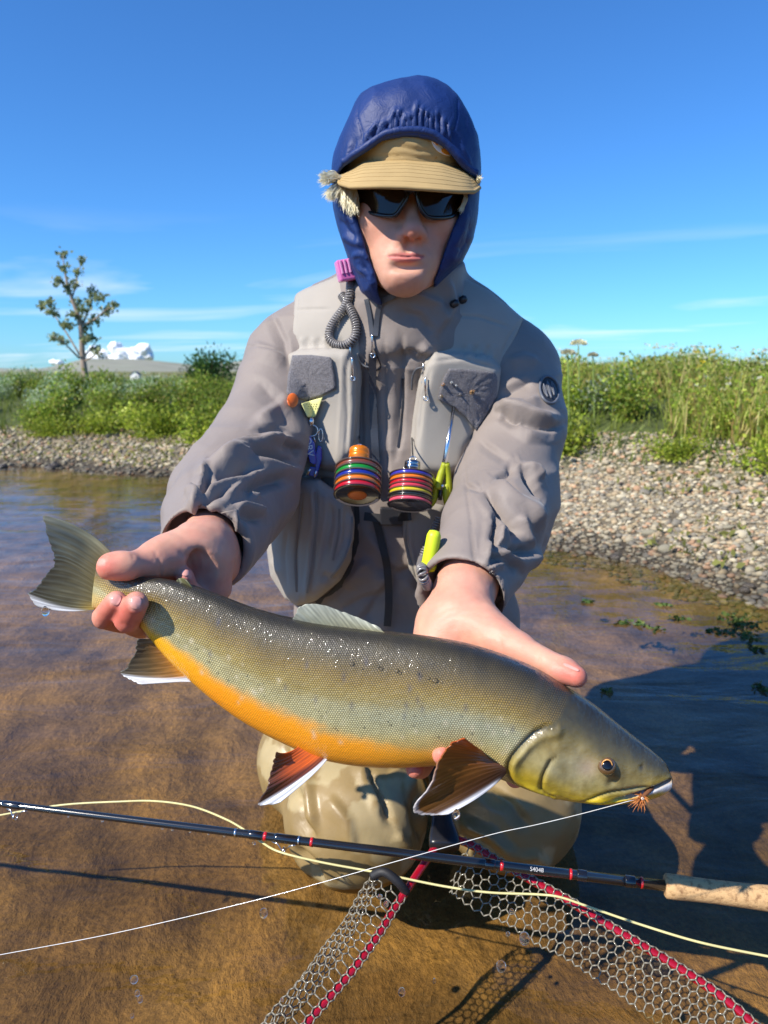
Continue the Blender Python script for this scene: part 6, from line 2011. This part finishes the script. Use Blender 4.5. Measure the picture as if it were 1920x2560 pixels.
# ---- fly rod
RA = P(-170, 1988, .868); RB = P(1662, 2214, .720)
rd = RB - RA; RL = np.linalg.norm(rd); rd /= RL
def rod_at(u):
    lo, hi = 0.0, 1.2
    for _ in range(40):
        t = (lo + hi) / 2
        if proj(RA + rd * RL * t)[0] < u: lo = t
        else: hi = t
    return RA + rd * RL * lo, lo
def rod_r(t): return .0040 + .0018 * t
def fly_rod():
    root = empty('fly_rod', tuple(RB)); parts = []
    t0 = -1.2
    A0 = RA + rd * t0
    blank_m = material('rod_blank', (.012, .013, .016), .16, coat=.8, var=.1)
    V, F = tube_vf(np.array([A0, RA, RA + rd * RL * .5, RB + rd * .01]), [.0028, .0040, .0049, .0058], 16)
    parts.append(mk('blank', V, F, blank_m))
    red = material('red_wrap', tuple(S(196, 30, 34)), .25, coat=.8)
    for u, w in ((664, 8), (780, 7), (1255, 8), (1427, 6), (1604, 6)):
        c, t = rod_at(u); L = w * mpp(c) / 2
        parts.append(mk('wrap', *lathe_vf([(-L, rod_r(t) + .0004), (L, rod_r(t) + .0004)], c, rd, 20), red))
    blk = material('black_wrap', (.008, .008, .01), .12, coat=1.0)
    for u, w in ((640, 36), (720, 70), (30, 50), (1225, 26), (1455, 26), (1575, 26)):
        c, t = rod_at(u); L = w * mpp(c) / 2
        parts.append(mk('thread_wrap', *lathe_vf([(-L, rod_r(t)), (-L * .8, rod_r(t) + .0005), (L * .8, rod_r(t) + .0005), (L, rod_r(t))], c, rd, 20), blk))
    for u, w in ((590, 5), (748, 4)):
        c, t = rod_at(u); L = w * mpp(c) / 2
        parts.append(mk('ferrule_ring', *lathe_vf([(-L, rod_r(t) + .0006), (L, rod_r(t) + .0006)], c, rd, 20), m_steel))
    # snake guides on the underside
    for u in (712, 42):
        c, t = rod_at(u); dn = np.array((0, -.35, -1.0)); dn -= rd * (dn @ rd); dn /= np.linalg.norm(dn); sd = np.cross(rd, dn)
        r = rod_r(t)
        ring = c + dn * (r + .009)
        m = MB()
        m.tube([c - rd * .016 + dn * r, c - rd * .008 + dn * (r + .002), ring - sd * .004], .0007, 6)
        m.tube([c + rd * .016 + dn * r, c + rd * .008 + dn * (r + .002), ring + sd * .004], .0007, 6)
        m.tube(np.array([ring + .0045 * (math.cos(k) * sd + math.sin(k) * dn) for k in np.linspace(0, 6.283, 18, endpoint=False)]), .0008, 6, True)
        parts.append(m.build('line_guide', m_steel))
    # cork grip
    cork, nt, bs = new_mat('cork'); L = nt.links
    g = nd(nt, 'ShaderNodeTexCoord'); v1 = nd(nt, 'ShaderNodeTexNoise', Scale=160.0, Detail=5.0, Roughness=.7); L.new(g.outputs['Object'], v1.inputs['Vector'])
    cr = nd(nt, 'ShaderNodeValToRGB'); e = cr.color_ramp.elements; e[0].position = .34; e[0].color = (*srgb(140, 104, 68), 1); e[1].position = .52; e[1].color = (*srgb(198, 160, 112), 1)
    L.new(v1.outputs[0], cr.inputs[0]); L.new(cr.outputs[0], bs.inputs['Base Color']); bs.inputs['Roughness'].default_value = .8
    bp = nd(nt, 'ShaderNodeBump', Strength=.6, Distance=.0015); L.new(v1.outputs[0], bp.inputs['Height']); L.new(bp.outputs[0], bs.inputs['Normal'])
    prof = [(0, .0108), (.0015, .0128), (.012, .0130), (.025, .0124), (.05, .0120), (.08, .0124), (.12, .0135), (.15, .0128), (.18, .011), (.19, .009)]
    parts.append(mk('cork_grip', *lathe_vf(prof, RB, rd, 28), cork))
    for h in (.026, .052, .078, .104):
        pass
    parts.append(mk('reel_seat', *lathe_vf([(.19, .009), (.29, .009), (.30, .0105), (.31, .0105)], RB, rd, 20), m_dark))
    # hand lettering on the blank
    c, t = rod_at(1342); nrm = CAM - c; nrm /= np.linalg.norm(nrm); yv = np.cross(nrm, rd)
    parts.append(mk('lettering', *text_vf('S4048', .0062, c + nrm * (rod_r(t) + .0003), rd, yv, .0002), material('white_ink', (.5, .5, .5), .5)))
    # beads of water along the underside
    r = np.random.default_rng(8)
    for u in (170, 255, 360, 405, 430, 475, 520, 560):
        c, t = rod_at(u); q = c + np.array((0, -.0005, -rod_r(t) - .0008))
        parts.append(mk('water_bead', ICO2[0] * .0016 * r.uniform(.7, 1.2) * np.array([1, 1, 1.3]) + q, ICO2[1].astype(int), m_glass))
    under(parts, root)
    setp(root, 'black fly rod with red wraps and cork grip lying across in front of the knees', 'fishing rod')
fly_rod()

# ---- landing net
YK = P(1110, 2100, .80)
NZ0, NK = .012, (YK[2] - .012) / (.80 - .64)
def net_plane(u, v, lift=0.0):
    d = raydir(u, v)
    # z = NZ0 + NK (y - .64) + lift
    t = (NZ0 + lift - NK * .64 - CAM_H) / (d[2] - NK * d[1])
    return CAM + d * t
m_net = material('rubber_net', tuple(S(128, 122, 106)), .35, var=.2, vscale=80, coat=.3)
m_red = material('red_anodised', tuple(S(178, 16, 40)), .25, .35, coat=.6)
def landing_net():
    root = empty('landing_net', tuple(YK)); parts = []
    la = [net_plane(*q) for q in [(1098, 2104), (1060, 2160), (1010, 2235), (985, 2272), (940, 2345), (870, 2440), (770, 2555), (705, 2640)]]
    ra = [net_plane(*q) for q in [(1126, 2092), (1180, 2114), (1250, 2158), (1330, 2202), (1430, 2258), (1560, 2338), (1690, 2416), (1800, 2490), (1890, 2568), (1940, 2640)]]
    close = [la[-1] + np.array((-.02, -.09, -.03)), np.array((.06, .40, -.02)), ra[-1] + np.array((-.02, -.09, -.03))]
    cl = catmull(la, 60); crr = catmull(ra, 90)
    hoop = np.concatenate([cl, catmull([cl[-1]] + close + [crr[-1]], 40)[1:-1], crr[::-1]])
    parts.append(tube('frame', hoop, .0046, m_red, None, 12))
    # yoke and handle
    V, F = [], []
    hdir = P(1100, 1985, .875) - YK; hl_ = np.linalg.norm(hdir); hdir /= hl_
    sx = np.array((1.0, 0, 0)); sx -= hdir * sx[1] * hdir[1]; sy = np.cross(hdir, sx); sy /= np.linalg.norm(sy); sx = np.cross(sy, hdir)
    yk = []
    for h, wx, wy in ((-.012, .016, .008), (-.008, .0185, .0095), (.004, .018, .0105), (.022, .0145, .0105), (.035, .0135, .0100), (.06, .014, .0110), (hl_ + .05, .013, .0105)):
        n = 16
        ang = np.linspace(0, 2 * np.pi, n, endpoint=False)
        ca, sa = np.cos(ang), np.sin(ang)
        yk.append(YK + hdir * h + (np.sign(ca) * np.abs(ca) ** .5 * wx)[:, None] * sx + (np.sign(sa) * np.abs(sa) ** .5 * wy)[:, None] * sy)
    V = np.concatenate(yk); n = 16
    F = [[i * n + k, i * n + (k + 1) % n, (i + 1) * n + (k + 1) % n, (i + 1) * n + k] for i in range(6) for k in range(n)] + [list(range(n))[::-1], [6 * n + k for k in range(n)]]
    parts.append(mk('yoke', V, F, material('yoke_plastic', (.012, .012, .014), .3, var=.2)))
    def netting(name, path, mapf, width, cell=.0100, rw=.00085):
        L = np.concatenate([[0], np.cumsum(np.linalg.norm(np.diff(path, axis=0), axis=1))])
        tan = np.gradient(path, axis=0); tan /= np.linalg.norm(tan, axis=1)[:, None]
        at = lambda a: (np.array([np.interp(a, L, path[:, k]) for k in range(3)]), np.array([np.interp(a, L, tan[:, k]) for k in range(3)]))
        s = cell / math.sqrt(3)
        m = MB(); done = set()
        na = int(L[-1] / cell) + 1; nb = int(width / (1.5 * s)) + 1
        r = np.random.default_rng(2)
        cache = {}
        def pt(a, b):
            k = (round(a * 20000), round(b * 20000))
            if k not in cache:
                if not (0 <= a <= L[-1] and 0 <= b <= width): cache[k] = None
                else: cache[k] = mapf(*at(a), a, b)
            return k, cache[k]
        for i in range(na):
            for j in range(nb):
                cxa = i * cell + (cell / 2 if j % 2 else 0); cyb = j * 1.5 * s
                cor = [(cxa + s * math.cos(math.radians(60 * q + 30)), cyb + s * math.sin(math.radians(60 * q + 30))) for q in range(6)]
                for q in range(6):
                    k1, p1 = pt(*cor[q]); k2, p2 = pt(*cor[(q + 1) % 6])
                    if p1 is None or p2 is None: continue
                    e = (min(k1, k2), max(k1, k2))
                    if e in done or k1 == k2: continue
                    done.add(e); m.tube(np.array([p1, p2]), rw, 5)
        return m.build(name, m_net)
    # right-hand side: the net passes round the tube and hangs into the water inside the hoop
    inward = lambda t: np.cross(np.array((0, 0, 1.0)), t)
    def map_r(c, t, a, b):
        n1 = -np.cross(t, (0, 0, 1.0)); n1 /= np.linalg.norm(n1)          # outward (towards the right)
        up = np.cross(n1, t); up = up if up[2] > 0 else -up
        wrap = .0062 * 2.6
        if b < wrap:
            an = math.radians(-35 + 150 * b / wrap)
            return c + .0064 * (math.cos(an) * n1 + math.sin(an) * up)
        an = math.radians(115); q = c + .0064 * (math.cos(an) * n1 + math.sin(an) * up)
        h = b - wrap
        sag = .003 * math.sin(a * 60) + .004 * math.sin(a * 23 + 1)
        return q - n1 * (h * .70 + sag * h * 12) - up * (h * .75 + h * h * 4.0) + np.array((0, 0, .0015 * math.sin(a * 95)))
    parts.append(netting('netting', crr[6:], map_r, .072))
    def map_l(c, t, a, b):
        n1 = np.cross((0, 0, 1.0), t); n1 /= np.linalg.norm(n1)
        n1 = n1 if n1[0] < 0 else -n1                                      # outward, to the left
        up = np.cross(n1, t); up = up if up[2] > 0 else -up
        wrap = .015
        if b < wrap:
            an = math.radians(200 - 130 * b / wrap)
            return c + .0064 * (-math.cos(math.radians(180) - an) * -n1 * -1 + math.sin(an) * up) if False else c + .0064 * (math.cos(an) * n1 + math.sin(an) * up)
        h = b - wrap; W = max(.036 - .05 * a, .014); f = min(h / W, 1.0); g = max(h - W, 0)
        return c + n1 * (.004 + W * f) + up * (.0066 + .012 * math.sin(f * 2.2) - g * .9) - n1 * g * .02 + np.array((0, 0, .0018 * math.sin(a * 80)))
    i0 = int(np.argmin([np.linalg.norm(q - net_plane(1005, 2242)) for q in cl]))
    parts.append(netting('netting', cl[i0:], map_l, .085))
    # black binding where the net ends
    e0 = cl[i0]; bl = [net_plane(930, 2190, .012), net_plane(960, 2180, .022), net_plane(995, 2205, .016), net_plane(1016, 2232, .0)]
    parts.append(tube('binding', catmull(bl, 20), .0052, m_black, None, 10))
    under(parts, root)
    setp(root, 'landing net with red metal frame, black yoke and hexagonal rubber mesh half in the water', 'landing net')
landing_net()

# ---- fly line and leader
def fly_line():
    pts = [(-60, 2050, .97), (0, 2038, .965), (150, 2013, .955), (300, 2004, .945), (390, 2003, .93), (480, 2016, .90), (560, 2046, .865), (610, 2074, .835), (655, 2106, .80), (700, 2130, .78), (800, 2155, .768), (940, 2181, .755), (1100, 2214, .740), (1220, 2231, .728),
           (1340, 2236, .722), (1400, 2243, .715), (1480, 2270, .705), (1600, 2311, .69), (1750, 2356, .672), (1920, 2391, .66), (2010, 2406, .655)]
    o = tube('fly_line', catmull([P(*q) for q in pts], 200), .0013, material('line_coating', tuple(S(206, 198, 140)), .4), None, 8)
    setp(o, 'pale yellow fly line curving under the rod and over the net', 'fishing line')
    px = [(1575, 2002), (1520, 2017), (1440, 2038), (1340, 2062), (1250, 2081), (1150, 2108), (960, 2162), (660, 2245), (300, 2330), (0, 2387), (-80, 2402)]
    y0 = fly_tip[1]
    c = catmull([fly_tip] + [P(u, v, y0 + .03 * (1600 - u) / 1600) for u, v in px], 160)
    o = tube('leader', c, .0003, material('nylon', (.75, .76, .74), .2, coat=.5), None, 6)
    setp(o, 'thin clear leader running from the fly across the rod', 'fishing line')
fly_line()

# ---- tippet spool holders
def spools(name, top, bot, rad, cols_, knob, label, cordto):
    """a stack of thread spools hung from the vest"""
    ax = bot - top; H = np.linalg.norm(ax); ax /= H
    root = empty(name, tuple(bot)); parts = []
    n = len(cols_); h = H / n
    fl = material('clear_flange', (.10, .07, .06), .10, coat=1.0)
    for i, c in enumerate(cols_):
        o = top + ax * (h * i)
        m = material('thread_' + name, tuple(c), .22, var=.08, vscale=200, coat=.7)
        prof = [(h * .10, rad * .94)] + [(h * (.10 + .80 * k / 8), rad * (.94 + .05 * math.sin(math.pi * k / 8))) for k in range(1, 8)] + [(h * .90, rad * .94)]
        sp = mk('spool', *lathe_vf(prof, o, ax, 40), m)
        V, F = lathe_vf([(-h * .09, rad * .99), (-h * .05, rad * 1.03), (h * .05, rad * 1.03), (h * .12, rad * .98)], o, ax, 40)
        f = mk('flange', V, F, fl); f.parent = sp
        parts.append(sp)
    o = bot
    V, F = lathe_vf([(-h * .1, rad * .99), (0, rad * 1.03), (h * .10, rad * 1.0), (h * .12, rad * .93), (h * .10, rad * .90), (h * .02, rad * .86), (h * .02, rad * .02)], o, ax, 40)
    parts.append(mk('end_plate', V, F, material('end_plate_' + name, (.015, .014, .02), .2, coat=1.0)))
    # printed white rim
    a1 = np.cross(ax, (1.0, 0, 0)); a1 /= np.linalg.norm(a1); a2 = np.cross(ax, a1)
    if (a1 @ -FWD) < 0: a1 = -a1
    ms = MB()
    K = 26
    inn, outr = [], []
    for t in np.linspace(-1.25, 1.25, K):
        d = math.cos(t) * (-np.array((0, 0, 1.0)) + ax * ax[2]) ; d = d
        e1 = -np.array((0, 0, 1.0)); e1 -= ax * (e1 @ ax); e1 /= np.linalg.norm(e1); e2 = np.cross(ax, e1)
        dv = math.cos(t) * e1 + math.sin(t) * e2
        inn.append(o + ax * (h * .125) + dv * rad * .84); outr.append(o + ax * (h * .135) + dv * rad * .98)
    V = np.array(inn + outr); F = [[k, k + 1, K + k + 1, K + k] for k in range(K - 1)]
    parts.append(mk('printed_rim', V, F, material('print_' + name, tuple(S(190, 192, 204)), .4)))
    if knob['hub'] is not None:
        parts.append(mk('hub', *lathe_vf([(0, rad * .42), (h * .12, rad * .40), (h * .16, rad * .3), (h * .17, rad * .02)], o, ax, 28), material('hub_' + name, tuple(knob['hub']), .35, .2)))
    km = knob['mat']; r0 = knob['r']; L = knob['h']
    prof = [(-L, r0 * .9), (-L * .97, r0), (-L * .72, r0 * 1.02), (-L * .70, r0 * .97), (-L * .66, r0 * 1.02), (-L * .48, r0 * 1.03), (-L * .45, r0 * .94), (-L * .1, r0 * .92), (0, r0 * .92)]
    parts.append(mk('knob', *lathe_vf(prof, top, ax, 28), km))
    eye_ = top - ax * (L + .004)
    parts.append(tube('hanging_ring', np.array([eye_ + .004 * (math.cos(t) * np.array((1.0, 0, 0)) - math.sin(t) * ax) for t in np.linspace(0, 6.283, 16, endpoint=False)]), .0008, m_steel, None, 6, True))
    parts.append(tube('cord', catmull([eye_ - ax * .003, (eye_ + cordto) / 2 + np.array((0, -.004, -.002)), cordto], 12), .0011, m_dark, None, 6))
    under(parts, root); setp(root, label, 'tippet spools')
    return root
gold = material('orange_anodised', tuple(S(236, 128, 22)), .28, .4, coat=.4)
s0 = hit(898, 1090, TB, .004)
yA = .975
spools('tippet_holder', P(896, 1172, yA), P(893, 1238, yA - .024), .0305, [S(120, 62, 44), S(26, 128, 46), S(30, 44, 140), S(206, 110, 28), S(178, 26, 44)], dict(mat=gold, r=.0135, h=.030, hub=S(214, 110, 40)),
       'hanging stack of coloured line spools with an orange metal knob', s0)
s1 = hit(1030, 1095, TB, .004)
spools('tippet_holder', P(1029, 1190, yA), P(1024, 1264, yA - .019), .0290, [S(58, 54, 160), S(226, 116, 26), S(186, 28, 40), S(204, 62, 78), S(206, 186, 40), S(30, 34, 32), S(214, 84, 104)], dict(mat=material('polished_knob', (.45, .46, .48), .15, 1.0), r=.0105, h=.020, hub=None),
       'hanging stack of coloured line spools with a silver knob', s1)

# ---- forceps
def forceps():
    a = hit(1134, 1015, TB, .004); y = a[1]
    b = P(1112, 1158, min(y, .985))
    root = empty('forceps', tuple(b)); parts = []
    lime = material('lime_rubber', tuple(S(160, 168, 22)), .55)
    parts.append(tube('shaft', [a, (a + b) / 2, b], [.0022, .0030, .0040], m_steel, None, 10))
    yb = b[1]
    parts.append(tube('handle', catmull([b, P(1104, 1182, yb), P(1097, 1205, yb - .002), P(1092, 1222, yb - .004)], 14), [.0042] * 4 + [.0050] * 10, lime, None, 10))
    parts.append(tube('handle', catmull([b + (.002, 0, 0), P(1119, 1185, yb + .002), P(1121, 1215, yb + .002), P(1119, 1240, yb)], 14), .0046, lime, None, 10))
    def ring(cu, cv, ru, rv, yy_, tilt):
        q = []
        for t in np.linspace(0, 2 * np.pi, 40, endpoint=False):
            x, z = ru * math.cos(t), rv * math.sin(t)
            q.append(P(cu + x * math.cos(tilt) - z * math.sin(tilt), cv + x * math.sin(tilt) + z * math.cos(tilt), yy_ + .0006 * x))
        return tube('finger_ring', np.array(q), .0047, lime, None, 10, True)
    parts.append(ring(1074, 1232, 14, 31, yb - .006, .12)); parts.append(ring(1124, 1242, 9, 31, yb + .004, -.12))
    parts.append(mk('rivet', *lathe_vf([(-.002, .0026), (.002, .0026), (.003, .0012)], P(1106, 1215, yb - .004), -FWD, 14), m_steel))
    parts.append(tube('ratchet', [P(1101, 1225, yb - .002), P(1100, 1250, yb - .002)], .0028, m_dark, None, 8))
    under(parts, root); setp(root, 'steel forceps with lime green finger loops clipped to the vest pocket', 'forceps')
forceps()

# ---- retractor cords
def coil(name, px, lift, rad, pitch, wire, mat, label, ends=0, dflt=1.0):
    c0 = hits([tuple(q) for q in catmull(px, 60)], TB, lift, dflt)
    for k in range(3): c0[:, k] = np.convolve(np.pad(c0[:, k], 4, 'edge'), np.ones(9) / 9, 'valid')
    L = np.concatenate([[0], np.cumsum(np.linalg.norm(np.diff(c0, axis=0), axis=1))])
    turns = L[-1] / pitch; n = int(turns * 9)
    a = np.linspace(0, L[-1], n)
    c = np.stack([np.interp(a, L, c0[:, k]) for k in range(3)], -1)
    t = np.gradient(c, axis=0); t /= np.linalg.norm(t, axis=1)[:, None]
    ref = np.cross(t, FWD); ref /= np.linalg.norm(ref, axis=1)[:, None]; b = np.cross(t, ref)
    ph = a / pitch * 2 * np.pi
    o = tube(name, c + rad * (np.cos(ph)[:, None] * ref + np.sin(ph)[:, None] * b), wire, mat, None, 5)
    setp(o, label, 'cord')
    return o
m_coil = material('coil_cord', tuple(S(128, 124, 122)), .3, coat=.5)
coil('coiled_cord', Tz((548, 82), (546, 150), (540, 215), (505, 270), (455, 330), (432, 390), (455, 436), (510, 446), (558, 420), (578, 370), (565, 300), (530, 235), (492, 180)), .008, .0052, .0034, .0015, m_coil, 'grey coiled cord looped on the vest strap below the pink clip')
coil('coiled_cord', [(1100, 1290), (1082, 1330), (1064, 1370), (1054, 1410), (1057, 1440), (1072, 1470)], .036, .0048, .0034, .0015, m_coil, 'grey coiled cord beside the bright yellow-green capsule')
def small_things():
    # pink clip
    c = P(866, 676, 1.06); root = empty('pink_clip', tuple(c))
    pm = material('pink_plastic', tuple(S(214, 112, 176)), .25, coat=.6)
    Rm = np.array(Matrix.Rotation(math.radians(-12), 3, 'Y')) @ np.array(Matrix.Rotation(math.radians(18), 3, 'Z'))
    parts = [bevel_obj(mk('body', *box_vf(c, (.0135, .008, .0145), Rm), pm, None, False), .003, 3)]
    for k in range(4):
        q = c + Rm @ np.array((-.0085 + .0057 * k, -.0085, .004))
        parts.append(bevel_obj(mk('rib', *box_vf(q, (.0014, .0012, .009), Rm), material('pink_rib', tuple(S(232, 160, 206)), .25), None, False), .0006))
    under(parts, root); setp(root, 'translucent pink plastic clip on the shoulder beside the hood', 'clip')
    # orange button
    cu, cv = T2(260, 712)
    b = patch('orange_button', [(cu + 14 * math.cos(t), cv + 18 * math.sin(t)) for t in np.linspace(0, 6.283, 20, endpoint=False)], TB, material('orange_plastic', tuple(S(232, 110, 44)), .35), None, .004, .004, bulge=.002)
    setp(b, 'round orange button at the corner of the left chest pocket patch', 'button')
    # yellow floatant pouch with perforations, swivel, ring
    tri = Tz((303, 728), (350, 714), (408, 698), (392, 745), (372, 796), (333, 796), (318, 765))
    y = patch('yellow_tag', tri, TB, material('pale_yellow_foam', tuple(S(232, 228, 150)), .7), None, .006, .004, bulge=.001)
    yt = bvh_obj(y)
    dm = material('perforation', (.10, .09, .04), .9); mb = MB()
    for i in range(3):
        for j in range(5 - i % 2):
            q = hit(*T2(330 + 12 * j + 6 * (i % 2) + 3 * i, 732 + 11 * i), [yt], .0003)
            if q is not None: mb.add(*lathe_vf([(-.0002, .0008), (.0002, .0008)], q, -FWD, 8))
    hole = mb.build('perforation', dm, y, False)
    setp(y, 'pale yellow perforated triangle hanging under the grey fleece patch', 'tag')
    top = hit(*T2(352, 800), TB, .010); yy = top[1]
    root = empty('zinger_swivel', tuple(top)); parts = [tube('swivel', [P(*T2(352, 798), yy), P(*T2(350, 835), yy)], .0042, m_steel, None, 12)]
    parts.append(tube('split_ring', np.array([P(*T2(357 + 27 * math.cos(t), 862 + 27 * math.sin(t)), yy - .001) for t in np.linspace(0, 6.283, 26, endpoint=False)]), .0008, m_steel, None, 6, True))
    parts.append(tube('split_ring', np.array([P(*T2(398 + 10 * math.cos(t), 885 + 32 * math.sin(t)), yy + .001) for t in np.linspace(0, 6.283, 22, endpoint=False)]), .0007, m_steel, None, 6, True))
    parts.append(tube('link', [P(*T2(362, 884), yy), P(*T2(372, 920), yy - .001)], .0009, m_steel, None, 6))
    under(parts, root); setp(root, 'steel swivel and split rings below the pale yellow tag', 'swivel')
    # blue line nipper with lettering
    bm_ = material('blue_enamel', tuple(S(30, 44, 168)), .2, coat=.8)
    root = empty('line_nipper', tuple(P(*T2(360, 985), yy - .004))); parts = []
    def blade(name, pxs, y0, th, mat):
        n = len(pxs); A = np.array([P(*T2(*q), y0) for q in pxs]); B = A + np.array((0, th, 0))
        F = [list(range(n))[::-1], list(range(n, 2 * n))] + [[i, (i + 1) % n, n + (i + 1) % n, n + i] for i in range(n)]
        return bevel_obj(mk(name, np.concatenate([A, B]), F, mat, None, False), .0012, 2)
    parts.append(blade('lever', [(318, 890), (345, 888), (368, 925), (378, 1020), (366, 1032), (345, 1020), (328, 960)], yy - .010, .006, bm_))
    parts.append(blade('lever', [(385, 935), (402, 945), (404, 1000), (388, 1060), (376, 1095), (362, 1092), (372, 1040), (366, 1000)], yy - .004, .006, bm_))
    parts.append(blade('jaw', [(345, 1040), (372, 1042), (376, 1098), (332, 1080)], yy - .003, .005, bm_))
    parts.append(tube('cutting_edge', [P(*T2(333, 1082), yy - .004), P(*T2(346, 1050), yy - .006)], .0018, m_steel, None, 8))
    parts.append(tube('cutting_edge', [P(*T2(366, 1098), yy - .004), P(*T2(376, 1060), yy - .006)], .0018, m_steel, None, 8))
    o = P(*T2(340, 942), yy - .0108); xd = P(*T2(352, 1000), yy - .0108) - P(*T2(330, 890), yy - .0108); yd_ = np.cross(-FWD, xd)
    parts.append(mk('lettering', *text_vf('ORV', .0135, o, xd, yd_, .0004), material('white_print', (.8, .8, .82), .5), None, False))
    under(parts, root); setp(root, 'blue enamelled line nipper with white lettering hanging from the swivel', 'nipper')
    # flies stuck in the right fleece patch
    r = np.random.default_rng(3)
    for k, (zx, zy, s, c1, lab) in enumerate([(1003, 635, 10, S(168, 120, 70), 'small tan fly at the upper edge of the right fleece patch'), (1045, 625, 8, S(190, 190, 186), 'tiny silver bead fly in the middle of the right fleece patch'), (1066, 640, 7, S(206, 204, 196), 'tiny white bead fly beside the silver one'),
                                              (995, 693, 9, S(150, 120, 60), 'brassy fly at the lower corner of the right fleece patch'), (1147, 672, 17, S(150, 116, 78), 'fluffy brown fly, largest on the right fleece patch'), (1088, 686, 7, S(120, 112, 100), 'grey nymph fly on the right fleece patch')]):
        c = hit(*T2(zx, zy), TB, .008); root = empty('artificial_fly', tuple(c)); ss = s * .5063 * mpp(c)
        mb = MB()
        for _ in range(46):
            dv = r.normal(size=3); dv /= np.linalg.norm(dv); mb.tube([c, c + dv * ss * r.uniform(.6, 1.1)], [.0006, .0002], 4)
        p1 = mb.build('hackle', material('fly_fur_%d' % k, tuple(c1), .8), None)
        p2 = mk('bead', ICO2[0] * ss * .35 + c + np.array((-.3, -.6, .2)) * ss, ICO2[1].astype(int), m_steel if k != 4 else material('tan_fur', tuple(c1), .8))
        under([p1, p2], root); setp(root, lab, 'fishing fly')
    # lime capsule low on the vest
    c = hit(1078, 1378, TB, .008); ax = P(1072, 1410, c[1]) - P(1086, 1330, c[1]); ax /= np.linalg.norm(ax)
    root = empty('lime_capsule', tuple(c))
    lm = material('fluorescent_lime', tuple(S(206, 226, 40)), .45)
    prof = [(-.024, .002), (-.023, .006), (-.018, .008), (.018, .0085), (.022, .0075), (.024, .002)]
    p1 = mk('body', *lathe_vf(prof, c, ax, 26), lm)
    p2 = mk('cap', *lathe_vf([(.014, .0090), (.019, .0090)], c, ax, 26), material('lime_dark', tuple(S(150, 176, 30)), .5))
    under([p1, p2], root); setp(root, 'bright yellow-green capsule tucked under the right sleeve', 'capsule')
small_things()

# ---- flying and hanging drops of water
def drops():
    def one(u, v, y, rpx, st, label):
        c = P(u, v, y); s = rpx * mpp(c)
        V = ICO2[0].copy(); V = ico3[0].copy()
        V[:, 2] *= st; V[:, 0] *= 1 + .08 * math.sin(u); tip = np.maximum(V[:, 2], 0)
        if st > 1.3: V[:, :2] *= (1 - .45 * (tip / st) ** 2)[:, None]
        o = mk('water_drop', V * s + c, ico3[1], m_glass)
        setp(o, label, 'water drop', 'falling water drops' if 'falling' in label else None)
    ico3 = ico(3)
    one(113, 1528, .660, 10, 1.35, 'clear drop hanging under the white edge of the tail fin')
    one(1141, 2036, .552, 10, 1.5, 'clear drop hanging under the pectoral fin')
    for u, v, y, r, st in [(659, 2283, .68, 11, 1.15), (335, 2449, .62, 9.5, 1.1), (343, 2483, .62, 7, 1.1), (350, 2498, .62, 8, 1.2), (1311, 2346, .62, 14, 1.15), (1253, 2415, .60, 12, 1.4), (1004, 2480, .60, 10, 1.1), (1279, 2278, .66, 6, 1.2), (1270, 2335, .63, 5, 1.2),
                           (330, 2540, .60, 5, 1), (965, 2260, .69, 7, 1.2), (950, 2242, .70, 6, 1.1), (1086, 2452, .61, 4, 2.2), (635, 2108, .74, 4, 1.1), (705, 2500, .60, 4, 1.2)]:
        one(u, v, y, r, st, 'clear falling drop of water in the air above the river')
drops()
# ---- bits of weed afloat on the right
def weeds():
    r = np.random.default_rng(12)
    wm = leaf_material('weed_leaf', transl=.2)
    for k, (u, v, w) in enumerate([(1830, 1545, 60), (1860, 1560, 70), (1820, 1580, 34), (1640, 1572, 22), (1600, 1560, 26), (1560, 1558, 18), (1870, 1590, 34), (1885, 1622, 18), (1780, 1576, 14), (1660, 1512, 16), (1700, 1545, 16), (1518, 1728, 10), (1910, 1720, 30), (1470, 1505, 14)]):
        c = PZ(u, v, .003); n = int(8 + w * .9); sp = w * mpp(c)
        pos = c + r.normal(size=(n, 3)) * np.array((sp * .38, sp * .45, .0012))
        cols_ = np.array([S(52, 74, 34), S(74, 96, 44), S(96, 110, 50)])[r.integers(0, 3, n)]
        V, F, cc_ = leaves_vf(pos, r.normal(size=(n, 3)) * np.array((1, .8, .12)), r.uniform(.008, .02, n), .3, cols_, r, .1)
        o = mk('water_weed', V, F, wm, None, False, vcol=cc_)
        setp(o, 'small dark green scrap of weed floating on the water', 'weed', 'floating scraps of weed')
weeds()
